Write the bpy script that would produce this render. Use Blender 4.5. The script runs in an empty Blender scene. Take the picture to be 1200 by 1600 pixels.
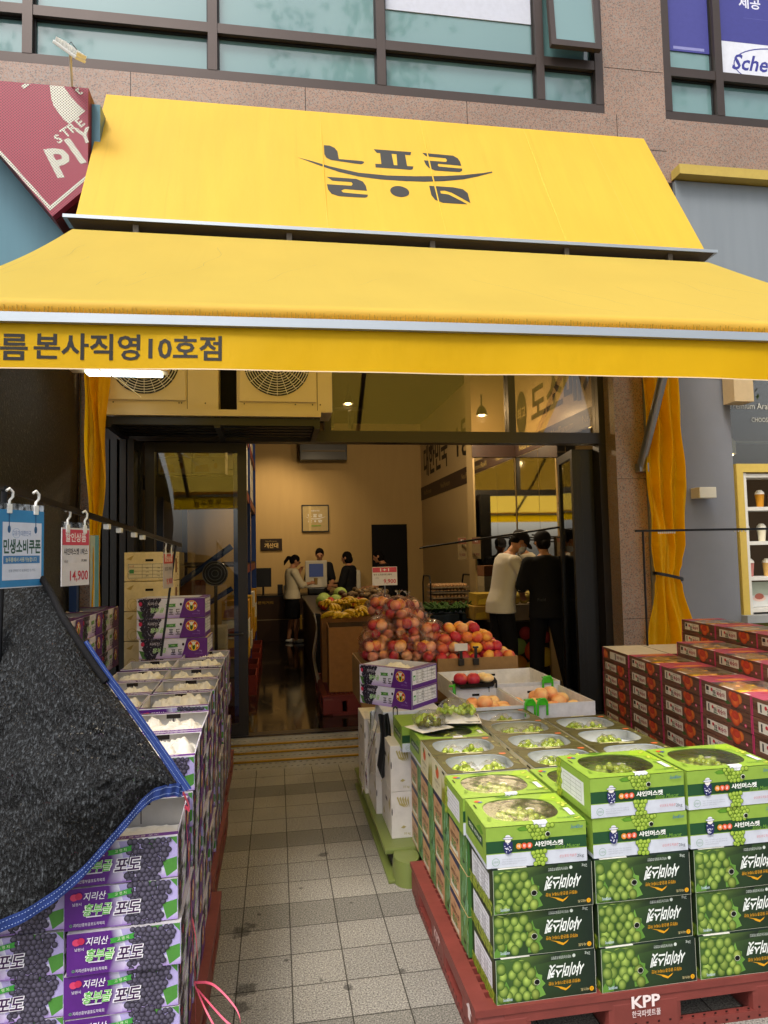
import bpy, bmesh, math, random
from mathutils import Vector, Matrix, Euler
random.seed(7)
R = math.radians
SC = bpy.context.scene
COL = SC.collection
def c(h, k=1.0):
    h = h.lstrip('#'); o = []
    for i in (0, 2, 4):
        s = int(h[i:i+2], 16)/255
        o.append((s/12.92 if s <= .04045 else ((s+.055)/1.055)**2.4)*k)
    return tuple(o)
# ------------------------------------------------------------ camera
cd = bpy.data.cameras.new('camera'); cam = bpy.data.objects.new('camera', cd); COL.objects.link(cam)
cd.sensor_fit = 'VERTICAL'; cd.sensor_height = 36; cd.lens = 1055/1600*36
cd.clip_start = .05; cd.clip_end = 400
_y, _p, _r = R(9.1), R(3.53), R(-1.19)
_f = Vector((math.sin(_y)*math.cos(_p), math.cos(_y)*math.cos(_p), math.sin(_p)))
_rt = Vector((math.cos(_y), -math.sin(_y), 0)); _u = _rt.cross(_f)
_r2 = _rt*math.cos(_r)+_u*math.sin(_r); _u2 = -_rt*math.sin(_r)+_u*math.cos(_r)
cam.matrix_world = Matrix(((_r2.x, _u2.x, -_f.x, 0), (_r2.y, _u2.y, -_f.y, 0), (_r2.z, _u2.z, -_f.z, 1.65), (0, 0, 0, 1)))
SC.camera = cam
# ------------------------------------------------------------ sky, sun, exposure
W = bpy.data.worlds.new('World'); SC.world = W; W.use_nodes = True
wn = W.node_tree.nodes; wl = W.node_tree.links
bg = wn['Background']
sk = wn.new('ShaderNodeTexSky'); sk.sky_type = 'NISHITA'; sk.sun_disc = False
SUN_EL, SUN_AZ = R(58), R(215)      # azimuth clockwise from +Y
sk.sun_elevation = SUN_EL; sk.sun_rotation = SUN_AZ
sk.air_density = 1.0; sk.dust_density = 5.0; sk.ozone_density = 1.0
hs = wn.new('ShaderNodeHueSaturation'); hs.inputs['Saturation'].default_value = .3; hs.inputs['Value'].default_value = 1.0
wl.new(sk.outputs[0], hs.inputs['Color']); wl.new(hs.outputs[0], bg.inputs['Color'])
bg.inputs['Strength'].default_value = .15
sd = bpy.data.lights.new('sun', 'SUN'); sd.energy = 1.3; sd.angle = R(14); sd.color = (1, .95, .88)
so = bpy.data.objects.new('sun', sd); COL.objects.link(so)
_d = Vector((math.sin(SUN_AZ)*math.cos(SUN_EL), math.cos(SUN_AZ)*math.cos(SUN_EL), math.sin(SUN_EL)))
so.rotation_euler = (-_d).to_track_quat('-Z', 'Y').to_euler(); so.location = _d*30
SC.view_settings.view_transform = 'Standard'; SC.view_settings.look = 'None'; SC.view_settings.gamma = 1
SC.view_settings.exposure = .72
SC.cycles.max_bounces = 8; SC.cycles.transparent_max_bounces = 16; SC.cycles.caustics_reflective = False; SC.cycles.caustics_refractive = False
SC.cycles.sample_clamp_indirect = 6
try: SC.cycles.use_denoising = True
except Exception: pass

# ------------------------------------------------------------ materials
def newmat(name):
    m = bpy.data.materials.new(name); m.use_nodes = True
    nt = m.node_tree; return m, nt.nodes, nt.links, nt.nodes['Principled BSDF']
def vmix(n, l, a, b, fac, mode='MIX'):
    x = n.new('ShaderNodeMix'); x.data_type = 'RGBA'; x.blend_type = mode
    for sock, v in ((x.inputs[0], fac), (x.inputs[6], a), (x.inputs[7], b)):
        if hasattr(v, 'is_linked'): l.new(v, sock)
        elif isinstance(v, (int, float)): sock.default_value = v
        else: sock.default_value = (*v[:3], 1)
    return x.outputs[2]
def ramp(n, l, src, stops):
    r = n.new('ShaderNodeValToRGB'); e = r.color_ramp.elements
    while len(e) < len(stops): e.new(.5)
    for i, (p, v) in enumerate(stops):
        e[i].position = p; e[i].color = (*((v, v, v) if isinstance(v, (int, float)) else v), 1)
    l.new(src, r.inputs[0]); return r.outputs[0]
def noise(n, l, scale, detail=3, rough=.5, vec=None, stretch=None, coord='Object', rand=False):
    t = n.new('ShaderNodeTexNoise'); t.inputs['Scale'].default_value = scale; t.inputs['Detail'].default_value = detail; t.inputs['Roughness'].default_value = rough
    if vec is None:
        tc = n.new('ShaderNodeTexCoord'); vec = tc.outputs[coord]
        if rand:
            oi = n.new('ShaderNodeObjectInfo'); vm = n.new('ShaderNodeVectorMath'); vm.operation = 'MULTIPLY_ADD'
            cx = n.new('ShaderNodeCombineXYZ')
            for k in range(3): l.new(oi.outputs['Random'], cx.inputs[k])
            l.new(cx.outputs[0], vm.inputs[0]); vm.inputs[1].default_value = (37, 91, 53); l.new(vec, vm.inputs[2]); vec = vm.outputs[0]
    if stretch:
        mp = n.new('ShaderNodeMapping'); mp.inputs['Scale'].default_value = stretch; l.new(vec, mp.inputs[0]); vec = mp.outputs[0]
    l.new(vec, t.inputs['Vector']); return t.outputs['Fac']
def bump(n, l, p, src, strength, dist=.01):
    b = n.new('ShaderNodeBump'); b.inputs['Strength'].default_value = strength; b.inputs['Distance'].default_value = dist
    l.new(src, b.inputs['Height']); l.new(b.outputs[0], p.inputs['Normal'])
M = {}
def simple(name, col, rough=.5, metal=0, spec=.5, var=.12, nscale=9, bmp=0, bscale=60, stretch=None, emit=None, rand=False):
    m, n, l, p = newmat(name)
    f = noise(n, l, nscale, 4, stretch=stretch, rand=rand)
    cc = vmix(n, l, [v*(1-var) for v in col], [min(1, v*(1+var)) for v in col], f)
    l.new(cc, p.inputs['Base Color'])
    p.inputs['Roughness'].default_value = rough; p.inputs['Metallic'].default_value = metal
    p.inputs['Specular IOR Level'].default_value = spec
    if bmp: bump(n, l, p, noise(n, l, bscale, 4, stretch=stretch), bmp)
    if emit: p.inputs['Emission Color'].default_value = (*emit[0], 1); p.inputs['Emission Strength'].default_value = emit[1]
    M[name] = m; return m
def printmat(name, rough, spec=.3, var=.07, bmp=.04):
    m, n, l, p = newmat(name)
    a = n.new('ShaderNodeVertexColor'); a.layer_name = 'Col'
    f = noise(n, l, 22, 5, .6, rand=True)
    g = ramp(n, l, f, [(.25, 1-2*var), (.75, 1+var*.3)])
    l.new(vmix(n, l, a.outputs[0], g, 1.0, 'MULTIPLY'), p.inputs['Base Color'])
    p.inputs['Roughness'].default_value = rough; p.inputs['Specular IOR Level'].default_value = spec
    bump(n, l, p, noise(n, l, 45, 4), bmp, .01)
    M[name] = m; return m
printmat('print', .42, .35)
printmat('card', .62, .2, .1, .08)
printmat('plain', .5, .3, .05, .02)
def yellow(name, col, trans, rough=.6, streak=.1, wr=.25, ws=2.6):
    m, n, l, p = newmat(name)
    f = noise(n, l, 1.0, 5, .65, stretch=(9, .7, .7)); f2 = noise(n, l, 1.6, 3)
    a = vmix(n, l, [v*(1-streak) for v in col], col, ramp(n, l, f, [(.3, 0), (.62, 1)]))
    a = vmix(n, l, a, [v*.9 for v in col], ramp(n, l, f2, [(.45, 0), (.75, .7)]))
    l.new(a, p.inputs['Base Color']); p.inputs['Roughness'].default_value = rough; p.inputs['Specular IOR Level'].default_value = .25
    w = noise(n, l, ws, 5, .55, stretch=(1.6, .7, .7)); bump(n, l, p, w, wr, .06)
    dr = ramp(n, l, noise(n, l, 1.0, 4, .7, stretch=(26, .5, .5)), [(.60, 0), (.72, streak*3)]); a = vmix(n, l, a, [v*.62 for v in col], dr); l.new(a, p.inputs['Base Color'])
    t = n.new('ShaderNodeBsdfTranslucent'); t.inputs[0].default_value = (min(1, col[0]*1.15), min(1, col[1]*1.05), min(1, col[2]*.8), 1)
    mx = n.new('ShaderNodeMixShader'); mx.inputs[0].default_value = trans
    l.new(p.outputs[0], mx.inputs[1]); l.new(t.outputs[0], mx.inputs[2]); l.new(mx.outputs[0], n['Material Output'].inputs['Surface'])
    M[name] = m
yellow('sign_fabric', c('#dcb038'), .12, streak=.08, wr=.12)
yellow('awning_fabric', c('#e9cc5e'), .48, streak=.03, wr=.1)
yellow('valance_fabric', c('#f6c60e'), .5, streak=.03)
yellow('curtain_fabric', c('#ffc814'), .5, .42, streak=.0, wr=.7, ws=5.5)
# granite
m, n, l, p = newmat('granite')
v = n.new('ShaderNodeTexVoronoi'); v.inputs['Scale'].default_value = 120; tc = n.new('ShaderNodeTexCoord'); l.new(tc.outputs['Object'], v.inputs['Vector'])
sep = n.new('ShaderNodeSeparateColor'); l.new(v.outputs['Color'], sep.inputs[0])
a = ramp(n, l, sep.outputs[0], [(0, c('#6b5d54')), (.15, c('#77665c')), (.22, c('#977867')), (.7, c('#a58470')), (.78, c('#94897f'))])
a = vmix(n, l, a, ramp(n, l, noise(n, l, 1.3, 4), [(.3, .8), (.7, 1.05)]), 1, 'MULTIPLY')
l.new(a, p.inputs['Base Color']); p.inputs['Roughness'].default_value = .35
M['granite'] = m
simple('dark_frame', c('#2b2623'), .35, .3, .5, .15, 5)
simple('black_frame', c('#141210'), .38, .2, .5, .15, 5)
simple('window_frame', c('#4a403c'), .4, .5, .5, .12, 5)
simple('aluminium', c('#b9c0c6'), .35, .7, .5, .08, 4)
simple('brown_gutter', c('#4e4436'), .5, .1, .4, .12, 4)
simple('steel', c('#8c8c8c'), .3, .9, .5, .1, 8)
simple('rack_metal', c('#17171a'), .4, .4, .5, .1, 9)
simple('blue_panel', c('#5a7f8c'), .35, .2, .4, .12, 2, stretch=(6, 6, .6))
simple('grey_wall', c('#7e7f84'), .7, 0, .3, .06, 6, .05, 90)
simple('grey_panel', c('#868d92'), .5, .1, .4, .1, 2, stretch=(5, 5, .5))
simple('ac_body', c('#c6b48d'), .45, 0, .4, .06, 4)
simple('concrete', c('#8a8781'), .85, 0, .2, .12, 8, .1, 40)
simple('asphalt', c('#4b4b4d'), .9, 0, .2, .15, 30, .2, 120)
simple('inner_wall', c('#b89a66'), .8, 0, .2, .07, 2.5, stretch=(4, 4, .5))
simple('side_wall', c('#ab9368'), .35, 0, .5, .06, 2)
simple('dark_wall', c('#2a2019'), .6, 0, .3, .1, 4)
simple('ceiling', c('#17130f'), .8, 0, .2, .1, 4)
simple('brown_counter', c('#3b281e'), .45, 0, .4, .1, 4)
simple('black_cloth', c('#131214'), .8, 0, .2, .2, 20, .2, 160)
simple('black_plastic', c('#121214'), .35, 0, .5, .1, 9)
simple('white_plastic', c('#e8e8e4'), .35, 0, .5, .04, 9)
simple('red_plastic', c('#74352f'), .5, 0, .4, .3, 11, .08, 40, rand=True)
simple('dark_red_plastic', c('#6d2824'), .5, 0, .4, .15, 6, .05, 40)
simple('lime_plastic', c('#6e793f'), .4, 0, .45, .1, 6)
simple('green_clip', c('#3fae1f'), .3, 0, .5, .05, 9)
simple('blue_steel', c('#1f3c7d'), .45, .2, .5, .12, 6)
simple('blue_ribbon', c('#233873'), .6, 0, .3, .15, 40, .25, 90)
simple('pink_ribbon', c('#e85f78'), .4, 0, .4, .15, 30)
simple('tissue', c('#dedad2'), .8, 0, .2, .05, 12, .25, 40)
simple('plaster', c('#d9d3c2'), .7, 0, .3, .05, 9)
simple('skin', c('#c08a68'), .5, 0, .4, .06, 14)
simple('hair', c('#120e0c'), .8, 0, .12, .2, 60)
simple('white_shirt', c('#e2dbd0'), .85, 0, .2, .06, 8, .35, 9)
simple('knit_shirt', c('#e0d5b8'), .9, 0, .2, .08, 60, .5, 140)
simple('black_shirt', c('#1a1a1e'), .85, 0, .2, .15, 8, .35, 9)
simple('black_trousers', c('#17171c'), .85, 0, .2, .2, 8, .35, 10)
simple('mask', c('#d5dade'), .8, 0, .2, .04, 9)
simple('bark', c('#4b3d30'), .9, 0, .2, .25, 14, .6, 40)
simple('stem', c('#6d6a2b'), .7, 0, .3, .2, 30)
simple('banana', c('#d3aa1e'), .45, 0, .4, .14, 30, rand=True)
simple('cabbage', c('#9fb45d'), .55, 0, .3, .2, 24, .4, 30)
simple('tomato', c('#b8331e'), .3, 0, .5, .12, 20, rand=True)
simple('brass', c('#b48a2c'), .35, .8, .5, .12, 20)
simple('twig', c('#8d7a4e'), .7, 0, .2, .2, 20)
def leafmat(name, a_, b_):
    m, n, l, p = newmat(name); gm = n.new('ShaderNodeNewGeometry')
    l.new(vmix(n, l, a_, b_, gm.outputs['Random Per Island']), p.inputs['Base Color']); p.inputs['Roughness'].default_value = .55
    M[name] = m
leafmat('leaves', c('#40592f'), c('#86a65c'))
def fruit(name, a_, b_, d_, lo=.35, hi=.62, rough=.42, sc=9):
    m, n, l, p = newmat(name); f = noise(n, l, sc, 3, .5, rand=True)
    x = vmix(n, l, a_, b_, ramp(n, l, f, [(lo, 0), (hi, 1)]))
    x = vmix(n, l, x, d_, ramp(n, l, noise(n, l, 90, 2), [(.55, 0), (.8, .5)]))
    l.new(x, p.inputs['Base Color']); p.inputs['Roughness'].default_value = rough; p.inputs['Subsurface Weight'].default_value = .04
    p.inputs['Subsurface Radius'].default_value = (.01, .005, .002); M[name] = m
fruit('peach', c('#f0b04c'), c('#d04f3a'), c('#e89a58'), .38, .6, .5)
fruit('nectarine', c('#e58a55'), c('#b8263c'), c('#d0605a'), .3, .5, .45)
fruit('pale_peach', c('#f4c88a'), c('#e0804c'), c('#eab070'), .4, .7, .55)
fruit('yellow_peach', c('#f0c03c'), c('#e8a040'), c('#f0c858'), .4, .7, .5)
fruit('apple', c('#f5b684'), c('#e2716a'), c('#f5d6a8'), .34, .7, .3)
fruit('muscat', c('#9fb83e'), c('#bccb58'), c('#8aa838'), .3, .7, .25, 20)
fruit('dark_grape', c('#2a2338'), c('#453a58'), c('#1a1622'), .3, .7, .4, 20)
fruit('cut_peach', c('#f2d9a0'), c('#eec48a'), c('#f6e6c0'), .3, .7, .4, 20)
# clear film and panes
def film(name, tint, base, rough=.12, bmp=.5, bscale=16):
    m, n, l, p = newmat(name); n.remove(p)
    t = n.new('ShaderNodeBsdfTransparent'); t.inputs[0].default_value = (*tint, 1)
    g = n.new('ShaderNodeBsdfGlossy'); g.inputs['Roughness'].default_value = rough; g.inputs['Color'].default_value = (1, 1, 1, 1)
    fr = n.new('ShaderNodeFresnel'); fr.inputs['IOR'].default_value = 1.45
    ad = n.new('ShaderNodeMath'); ad.operation = 'ADD'; ad.inputs[1].default_value = base; ad.use_clamp = True; l.new(fr.outputs[0], ad.inputs[0])
    mx = n.new('ShaderNodeMixShader'); fk = n.new('ShaderNodeMath'); fk.operation = 'MULTIPLY'; fk.inputs[1].default_value = .6 if 'bag' in name else 1; l.new(ad.outputs[0], fk.inputs[0]); l.new(fk.outputs[0], mx.inputs[0]); l.new(t.outputs[0], mx.inputs[1]); l.new(g.outputs[0], mx.inputs[2])
    l.new(mx.outputs[0], n['Material Output'].inputs['Surface'])
    if bmp:
        b = n.new('ShaderNodeBump'); b.inputs['Strength'].default_value = bmp; b.inputs['Distance'].default_value = .02
        l.new(noise(n, l, bscale, 3), b.inputs['Height']); l.new(b.outputs[0], g.inputs['Normal']); l.new(b.outputs[0], fr.inputs['Normal'])
    M[name] = m
film('bag_film', (.99, .99, .99), .03, .12, .9, 34)
film('lid_film', (.95, .95, .93), .04, .3, .3, 9)
film('glass', (.86, .86, .82), .03, .01, 0)
film('transom_glass', (.58, .53, .45), .03, .02, 0)
film('clear_sheet', (.9, .92, .95), .05, .08, .4, 6)
m, n, l, p = newmat('mirror'); p.inputs['Metallic'].default_value = 1; p.inputs['Roughness'].default_value = .02; p.inputs['Base Color'].default_value = (.78, .78, .74, 1); M['mirror'] = m
m, n, l, p = newmat('side_mirror'); p.inputs['Metallic'].default_value = 1; p.inputs['Roughness'].default_value = .03; p.inputs['Base Color'].default_value = (.6, .57, .5, 1); M['side_mirror'] = m
m, n, l, p = newmat('teal_glass')
f = noise(n, l, .9, 3, stretch=(1, 1, .6))
l.new(vmix(n, l, c('#5f8385'), c('#729795'), f), p.inputs['Base Color']); p.inputs['Roughness'].default_value = .12; p.inputs['Coat IOR'].default_value = 1.62; p.inputs['Specular IOR Level'].default_value = .6
p.inputs['Coat Weight'].default_value = 1; p.inputs['Coat Roughness'].default_value = .04; M['teal_glass'] = m
# pavement of square blocks
STAINS = [(-.163, 3.16, .06), (.24, 3.85, .035), (-.133, 2.74, .05), (-.145, 2.63, .045), (.25, 2.68, .022), (.155, 2.74, .018), (-.1, 3.28, .015), (.1, 3.49, .012), (.47, 2.74, .02), (.33, 3.3, .014), (.02, 2.9, .012)]
m, n, l, p = newmat('paving')
tc = n.new('ShaderNodeTexCoord'); br = n.new('ShaderNodeTexBrick'); br.offset = 0; br.squash = 1
mp = n.new('ShaderNodeMapping'); mp.inputs['Location'].default_value = (.1685, -2.303+.2105*20, 0); l.new(tc.outputs['Object'], mp.inputs[0]); l.new(mp.outputs[0], br.inputs['Vector'])
br.inputs['Scale'].default_value = 1; br.inputs['Brick Width'].default_value = .2105; br.inputs['Row Height'].default_value = .2105
br.inputs['Mortar Size'].default_value = .0032; br.inputs['Mortar Smooth'].default_value = .4; br.inputs['Bias'].default_value = 0
br.inputs['Color1'].default_value = (.9, .9, .9, 1); br.inputs['Color2'].default_value = (1.06, 1.05, 1.03, 1); br.inputs['Mortar'].default_value = (.2, .19, .18, 1)
sx = n.new('ShaderNodeSeparateXYZ'); l.new(tc.outputs['Object'], sx.inputs[0])
m1 = n.new('ShaderNodeMath'); m1.operation = 'SUBTRACT'; l.new(sx.outputs[1], m1.inputs[0]); m1.inputs[1].default_value = 2.303-.842*8
m2 = n.new('ShaderNodeMath'); m2.operation = 'MODULO'; l.new(m1.outputs[0], m2.inputs[0]); m2.inputs[1].default_value = .842
m3 = n.new('ShaderNodeMath'); m3.operation = 'LESS_THAN'; l.new(m2.outputs[0], m3.inputs[0]); m3.inputs[1].default_value = .2105
sp = noise(n, l, 150, 3, .8); sp2 = ramp(n, l, sp, [(.34, c('#494744')), (.5, c('#87837c')), (.66, c('#b6b1a7'))])
spd = ramp(n, l, sp, [(.34, c('#403e3c')), (.5, c('#74716a')), (.66, c('#9e9990'))])
a = vmix(n, l, sp2, spd, m3.outputs[0]); a = vmix(n, l, a, br.outputs['Color'], 1, 'MULTIPLY')
a = vmix(n, l, a, ramp(n, l, noise(n, l, 1.7, 5, .6), [(.3, .86), (.65, 1.04)]), 1, 'MULTIPLY')
st = ramp(n, l, noise(n, l, 6, 4, .65), [(.70, 1), (.74, .45)]); a = vmix(n, l, a, st, .8, 'MULTIPLY')
wob = noise(n, l, 22, 3)
for sx_, sy_, sr_ in STAINS:
    dv = n.new('ShaderNodeVectorMath'); dv.operation = 'DISTANCE'; l.new(tc.outputs['Object'], dv.inputs[0]); dv.inputs[1].default_value = (sx_, sy_, 0)
    ad = n.new('ShaderNodeMath'); ad.operation = 'MULTIPLY_ADD'; l.new(wob, ad.inputs[0]); ad.inputs[1].default_value = sr_*2.4; l.new(dv.outputs['Value'], ad.inputs[2])
    a = vmix(n, l, a, ramp(n, l, ad.outputs[0], [(sr_*1.75, .42), (sr_*2.1, 1)]), 1, 'MULTIPLY')
l.new(a, p.inputs['Base Color']); p.inputs['Roughness'].default_value = .8; p.inputs['Specular IOR Level'].default_value = .25
bump(n, l, p, br.outputs['Fac'], -.4, .004); M['paving'] = m
# polished dark marble inside
m, n, l, p = newmat('marble')
wv = n.new('ShaderNodeTexNoise'); wv.inputs['Scale'].default_value = 1.1; wv.inputs['Detail'].default_value = 6; wv.inputs['Distortion'].default_value = 2.5
tc = n.new('ShaderNodeTexCoord'); l.new(tc.outputs['Object'], wv.inputs['Vector'])
a = ramp(n, l, wv.outputs['Fac'], [(.482, c('#1c1612')), (.498, c('#6b5a46')), (.512, c('#1c1612'))])
br = n.new('ShaderNodeTexBrick'); br.offset = 0; br.inputs['Scale'].default_value = 1; br.inputs['Brick Width'].default_value = .6; br.inputs['Row Height'].default_value = .6; br.inputs['Mortar Size'].default_value = .002
br.inputs['Color1'].default_value = br.inputs['Color2'].default_value = (1, 1, 1, 1); br.inputs['Mortar'].default_value = (.3, .3, .3, 1); l.new(tc.outputs['Object'], br.inputs['Vector'])
a = vmix(n, l, a, br.outputs['Color'], 1, 'MULTIPLY')
l.new(a, p.inputs['Base Color']); p.inputs['Roughness'].default_value = .09; M['marble'] = m
# shade net: woven black tape, strand sparkle painted into the colour as grey specks
m, n, l, p = newmat('shade_net')
f1 = noise(n, l, 125, 2, .6, stretch=(1.2, 1, .55)); f2 = noise(n, l, 3, 3)
l.new(ramp(n, l, f1, [(.38, c('#060607')), (.52, c('#141516')), (.64, c('#383b3e')), (.76, c('#5a5e61'))]), p.inputs['Base Color']); p.inputs['Roughness'].default_value = .65; p.inputs['Specular IOR Level'].default_value = .25
bump(n, l, p, f1, 1.0, .012)
tr = n.new('ShaderNodeBsdfTransparent'); mx = n.new('ShaderNodeMixShader'); l.new(ramp(n, l, noise(n, l, 170, 1), [(.66, 0), (.74, .35)]), mx.inputs[0]); l.new(p.outputs[0], mx.inputs[1]); l.new(tr.outputs[0], mx.inputs[2]); l.new(mx.outputs[0], n['Material Output'].inputs['Surface']); M['shade_net'] = m
m, n, l, p = newmat('side_net')
f1 = noise(n, l, 75, 3, .8, stretch=(1, 1, .7))
l.new(ramp(n, l, f1, [(.45, c('#070605')), (.58, c('#14110f')), (.68, c('#5c554c'))]), p.inputs['Base Color']); p.inputs['Roughness'].default_value = .55  # sparkle of the strands painted as paler specks
bump(n, l, p, f1, .8, .01); M['side_net'] = m
# wood-print and perforated plate
m, n, l, p = newmat('perforated')
a_ = n.new('ShaderNodeVertexColor'); a_.layer_name = 'Col'
tc = n.new('ShaderNodeTexCoord'); mp = n.new('ShaderNodeMapping'); mp.inputs['Rotation'].default_value = (R(90), 0, 0); l.new(tc.outputs['Object'], mp.inputs[0])
vo = n.new('ShaderNodeTexVoronoi'); vo.inputs['Scale'].default_value = 62; vo.inputs['Randomness'].default_value = 0; vo.voronoi_dimensions = '2D'
mp2 = n.new('ShaderNodeMapping'); mp2.inputs['Rotation'].default_value = (0, 0, R(45)); l.new(mp.outputs[0], mp2.inputs[0]); l.new(mp2.outputs[0], vo.inputs['Vector'])
h = ramp(n, l, vo.outputs['Distance'], [(.3, .1), (.34, 1)])
l.new(vmix(n, l, a_.outputs[0], h, 1, 'MULTIPLY'), p.inputs['Base Color']); p.inputs['Roughness'].default_value = .5; M['perforated'] = m
def emitter(name, col, k):
    m, n, l, p = newmat(name); p.inputs['Base Color'].default_value = (*col, 1); p.inputs['Emission Color'].default_value = (*col, 1); p.inputs['Emission Strength'].default_value = k; M[name] = m
emitter('tube_light', c('#dff2ff'), 4); emitter('bulb', c('#ffdca0'), 14); emitter('screen_glow', c('#3a4a78'), .12)

# ------------------------------------------------------------ mesh builder
class MB:
    def __init__(s): s.v = []; s.f = []; s.c = []; s.sm = []
    def add(s, vs, fs, col, smooth=False):
        o = len(s.v); s.v += [tuple(x) for x in vs]
        for i, f in enumerate(fs):
            s.f.append(tuple(o+k for k in f)); s.sm.append(smooth)
            s.c.append(col if isinstance(col, tuple) else [col[k] for k in f])
        return s
    def box(s, x0, y0, z0, x1, y1, z1, col=(.8, .8, .8), mat=None):
        vs = [Vector((x, y, z)) for z in (z0, z1) for y in (y0, y1) for x in (x0, x1)]
        if mat is not None: vs = [mat @ v for v in vs]
        return s.add(vs, [(0, 2, 3, 1), (4, 5, 7, 6), (0, 1, 5, 4), (2, 6, 7, 3), (0, 4, 6, 2), (1, 3, 7, 5)], col)
    def bbox(s, x0, y0, z0, x1, y1, z1, b=.004, col=(.8, .8, .8), mat=None):     # box with bevelled edges
        bm = bmesh.new(); bmesh.ops.create_cube(bm, size=1)
        for v in bm.verts: v.co = Vector(((x0+x1)/2+v.co.x*(x1-x0), (y0+y1)/2+v.co.y*(y1-y0), (z0+z1)/2+v.co.z*(z1-z0)))
        bmesh.ops.bevel(bm, geom=list(bm.edges), offset=b, segments=2, affect='EDGES', profile=.6)
        if mat is not None: bm.transform(mat)
        bm.verts.index_update(); s.add([v.co[:] for v in bm.verts], [[v.index for v in f.verts] for f in bm.faces], col); bm.free(); return s
    def tube(s, pts, r, seg=8, col=(.8, .8, .8), caps=True, smooth=True):
        pts = [Vector(p) for p in pts]; rs = r if isinstance(r, (list, tuple)) else [r]*len(pts)
        vs = []; fs = []; up = None
        for i, p in enumerate(pts):
            t = (pts[min(i+1, len(pts)-1)]-pts[max(i-1, 0)]).normalized()
            a = up if up is not None else (Vector((0, 0, 1)) if abs(t.z) < .9 else Vector((1, 0, 0)))
            a = (a-t*a.dot(t)).normalized(); b = t.cross(a); up = a
            for k in range(seg):
                th = 2*math.pi*k/seg; vs.append(p+(a*math.cos(th)+b*math.sin(th))*rs[i])
        for i in range(len(pts)-1):
            for k in range(seg): fs.append((i*seg+k, i*seg+(k+1) % seg, (i+1)*seg+(k+1) % seg, (i+1)*seg+k))
        s.add(vs, fs, col, smooth)
        if caps: s.add(vs[:seg], [tuple(range(seg))[::-1]], col); s.add(vs[-seg:], [tuple(range(seg))], col)
        return s
    def loft(s, rings, col=(.8, .8, .8), closed=True, smooth=True, caps=True):
        k = len(rings[0]); vs = [v for r in rings for v in r]; fs = []
        for i in range(len(rings)-1):
            for j in range(k if closed else k-1): fs.append((i*k+j, i*k+(j+1) % k, (i+1)*k+(j+1) % k, (i+1)*k+j))
        s.add(vs, fs, col, smooth)
        if caps and closed: s.add(rings[0], [tuple(range(k))[::-1]], col); s.add(rings[-1], [tuple(range(k))], col)
        return s
    def ball(s, ce, rx, ry=None, rz=None, col=(.8, .8, .8), u=12, w=8, mat=None, fn=None):
        ry = ry or rx; rz = rz or rx; rings = []
        for i in range(w+1):
            a = math.pi*i/w; r = max(math.sin(a), .02); z = math.cos(a)
            rg = []
            for k in range(u):
                p = Vector((r*math.cos(2*math.pi*k/u), r*math.sin(2*math.pi*k/u), z))
                if fn: p = fn(p)
                p = Vector((p.x*rx, p.y*ry, p.z*rz))
                if mat is not None: p = mat @ p
                rg.append(Vector(ce)+p)
            rings.append(rg)
        return s.loft(rings[::-1], col)
    def prism(s, poly, o, u, v, t, col=(.8, .8, .8)):       # polygon in plane (u,v) at o, thickness vector t
        o, u, v, t = Vector(o), Vector(u), Vector(v), Vector(t)
        a = [o+u*x+v*y for x, y in poly]; b = [p+t for p in a]; k = len(a)
        s.add(a+b, [tuple(range(k))[::-1], tuple(range(k, 2*k))]+[(i, (i+1) % k, k+(i+1) % k, k+i) for i in range(k)], col); return s
    def grid(s, fn, nu, nv, col=(.8, .8, .8), smooth=True):
        vs = [fn(i/nu, j/nv) for j in range(nv+1) for i in range(nu+1)]
        return s.add(vs, [(j*(nu+1)+i, j*(nu+1)+i+1, (j+1)*(nu+1)+i+1, (j+1)*(nu+1)+i) for j in range(nv) for i in range(nu)], col, smooth)
    def mesh(s, name, mat):
        me = bpy.data.meshes.new(name); me.from_pydata(s.v, [], s.f)
        at = me.color_attributes.new('Col', 'FLOAT_COLOR', 'CORNER'); d = []
        for f, cc in zip(s.f, s.c):
            if isinstance(cc, tuple): d += [*cc[:3], 1.0]*len(f)
            else:
                for q in cc: d += [*q[:3], 1.0]
        at.data.foreach_set('color', d); me.polygons.foreach_set('use_smooth', s.sm)
        me.materials.append(M[mat]); me.update(); return me
    def build(s, name, mat, parent=None, loc=None, rz=0):
        o = bpy.data.objects.new(name, s.mesh(name, mat)); COL.objects.link(o)
        if parent is not None: o.parent = parent
        if loc is not None: o.location = loc
        o.rotation_euler.z = rz; return o
def tag(o, label, cat, group=None):
    o['label'] = label; o['category'] = cat
    if group: o['group'] = group
    return o
def struct(o, kind='structure'): o['kind'] = kind; return o
def empty(name, loc=(0, 0, 0), rz=0, label=None, cat=None, group=None):
    o = bpy.data.objects.new(name, None); COL.objects.link(o); o.location = loc; o.rotation_euler.z = rz; o.empty_display_size = .1
    if label: tag(o, label, cat, group)
    return o
def inst(name, me, parent=None, loc=(0, 0, 0), rz=0):
    o = bpy.data.objects.new(name, me); COL.objects.link(o); o.location = loc; o.rotation_euler.z = rz
    if parent is not None: o.parent = parent
    return o
def copy_tree(root, loc, rz=0, label=None, group=None):
    r = root.copy(); COL.objects.link(r); r.location = loc; r.rotation_euler.z = rz
    if label: r['label'] = label
    if group: r['group'] = group
    for ch in root.children:
        k = ch.copy(); COL.objects.link(k); k.parent = r
        for g in ch.children:
            q = g.copy(); COL.objects.link(q); q.parent = k
    return r
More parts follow.
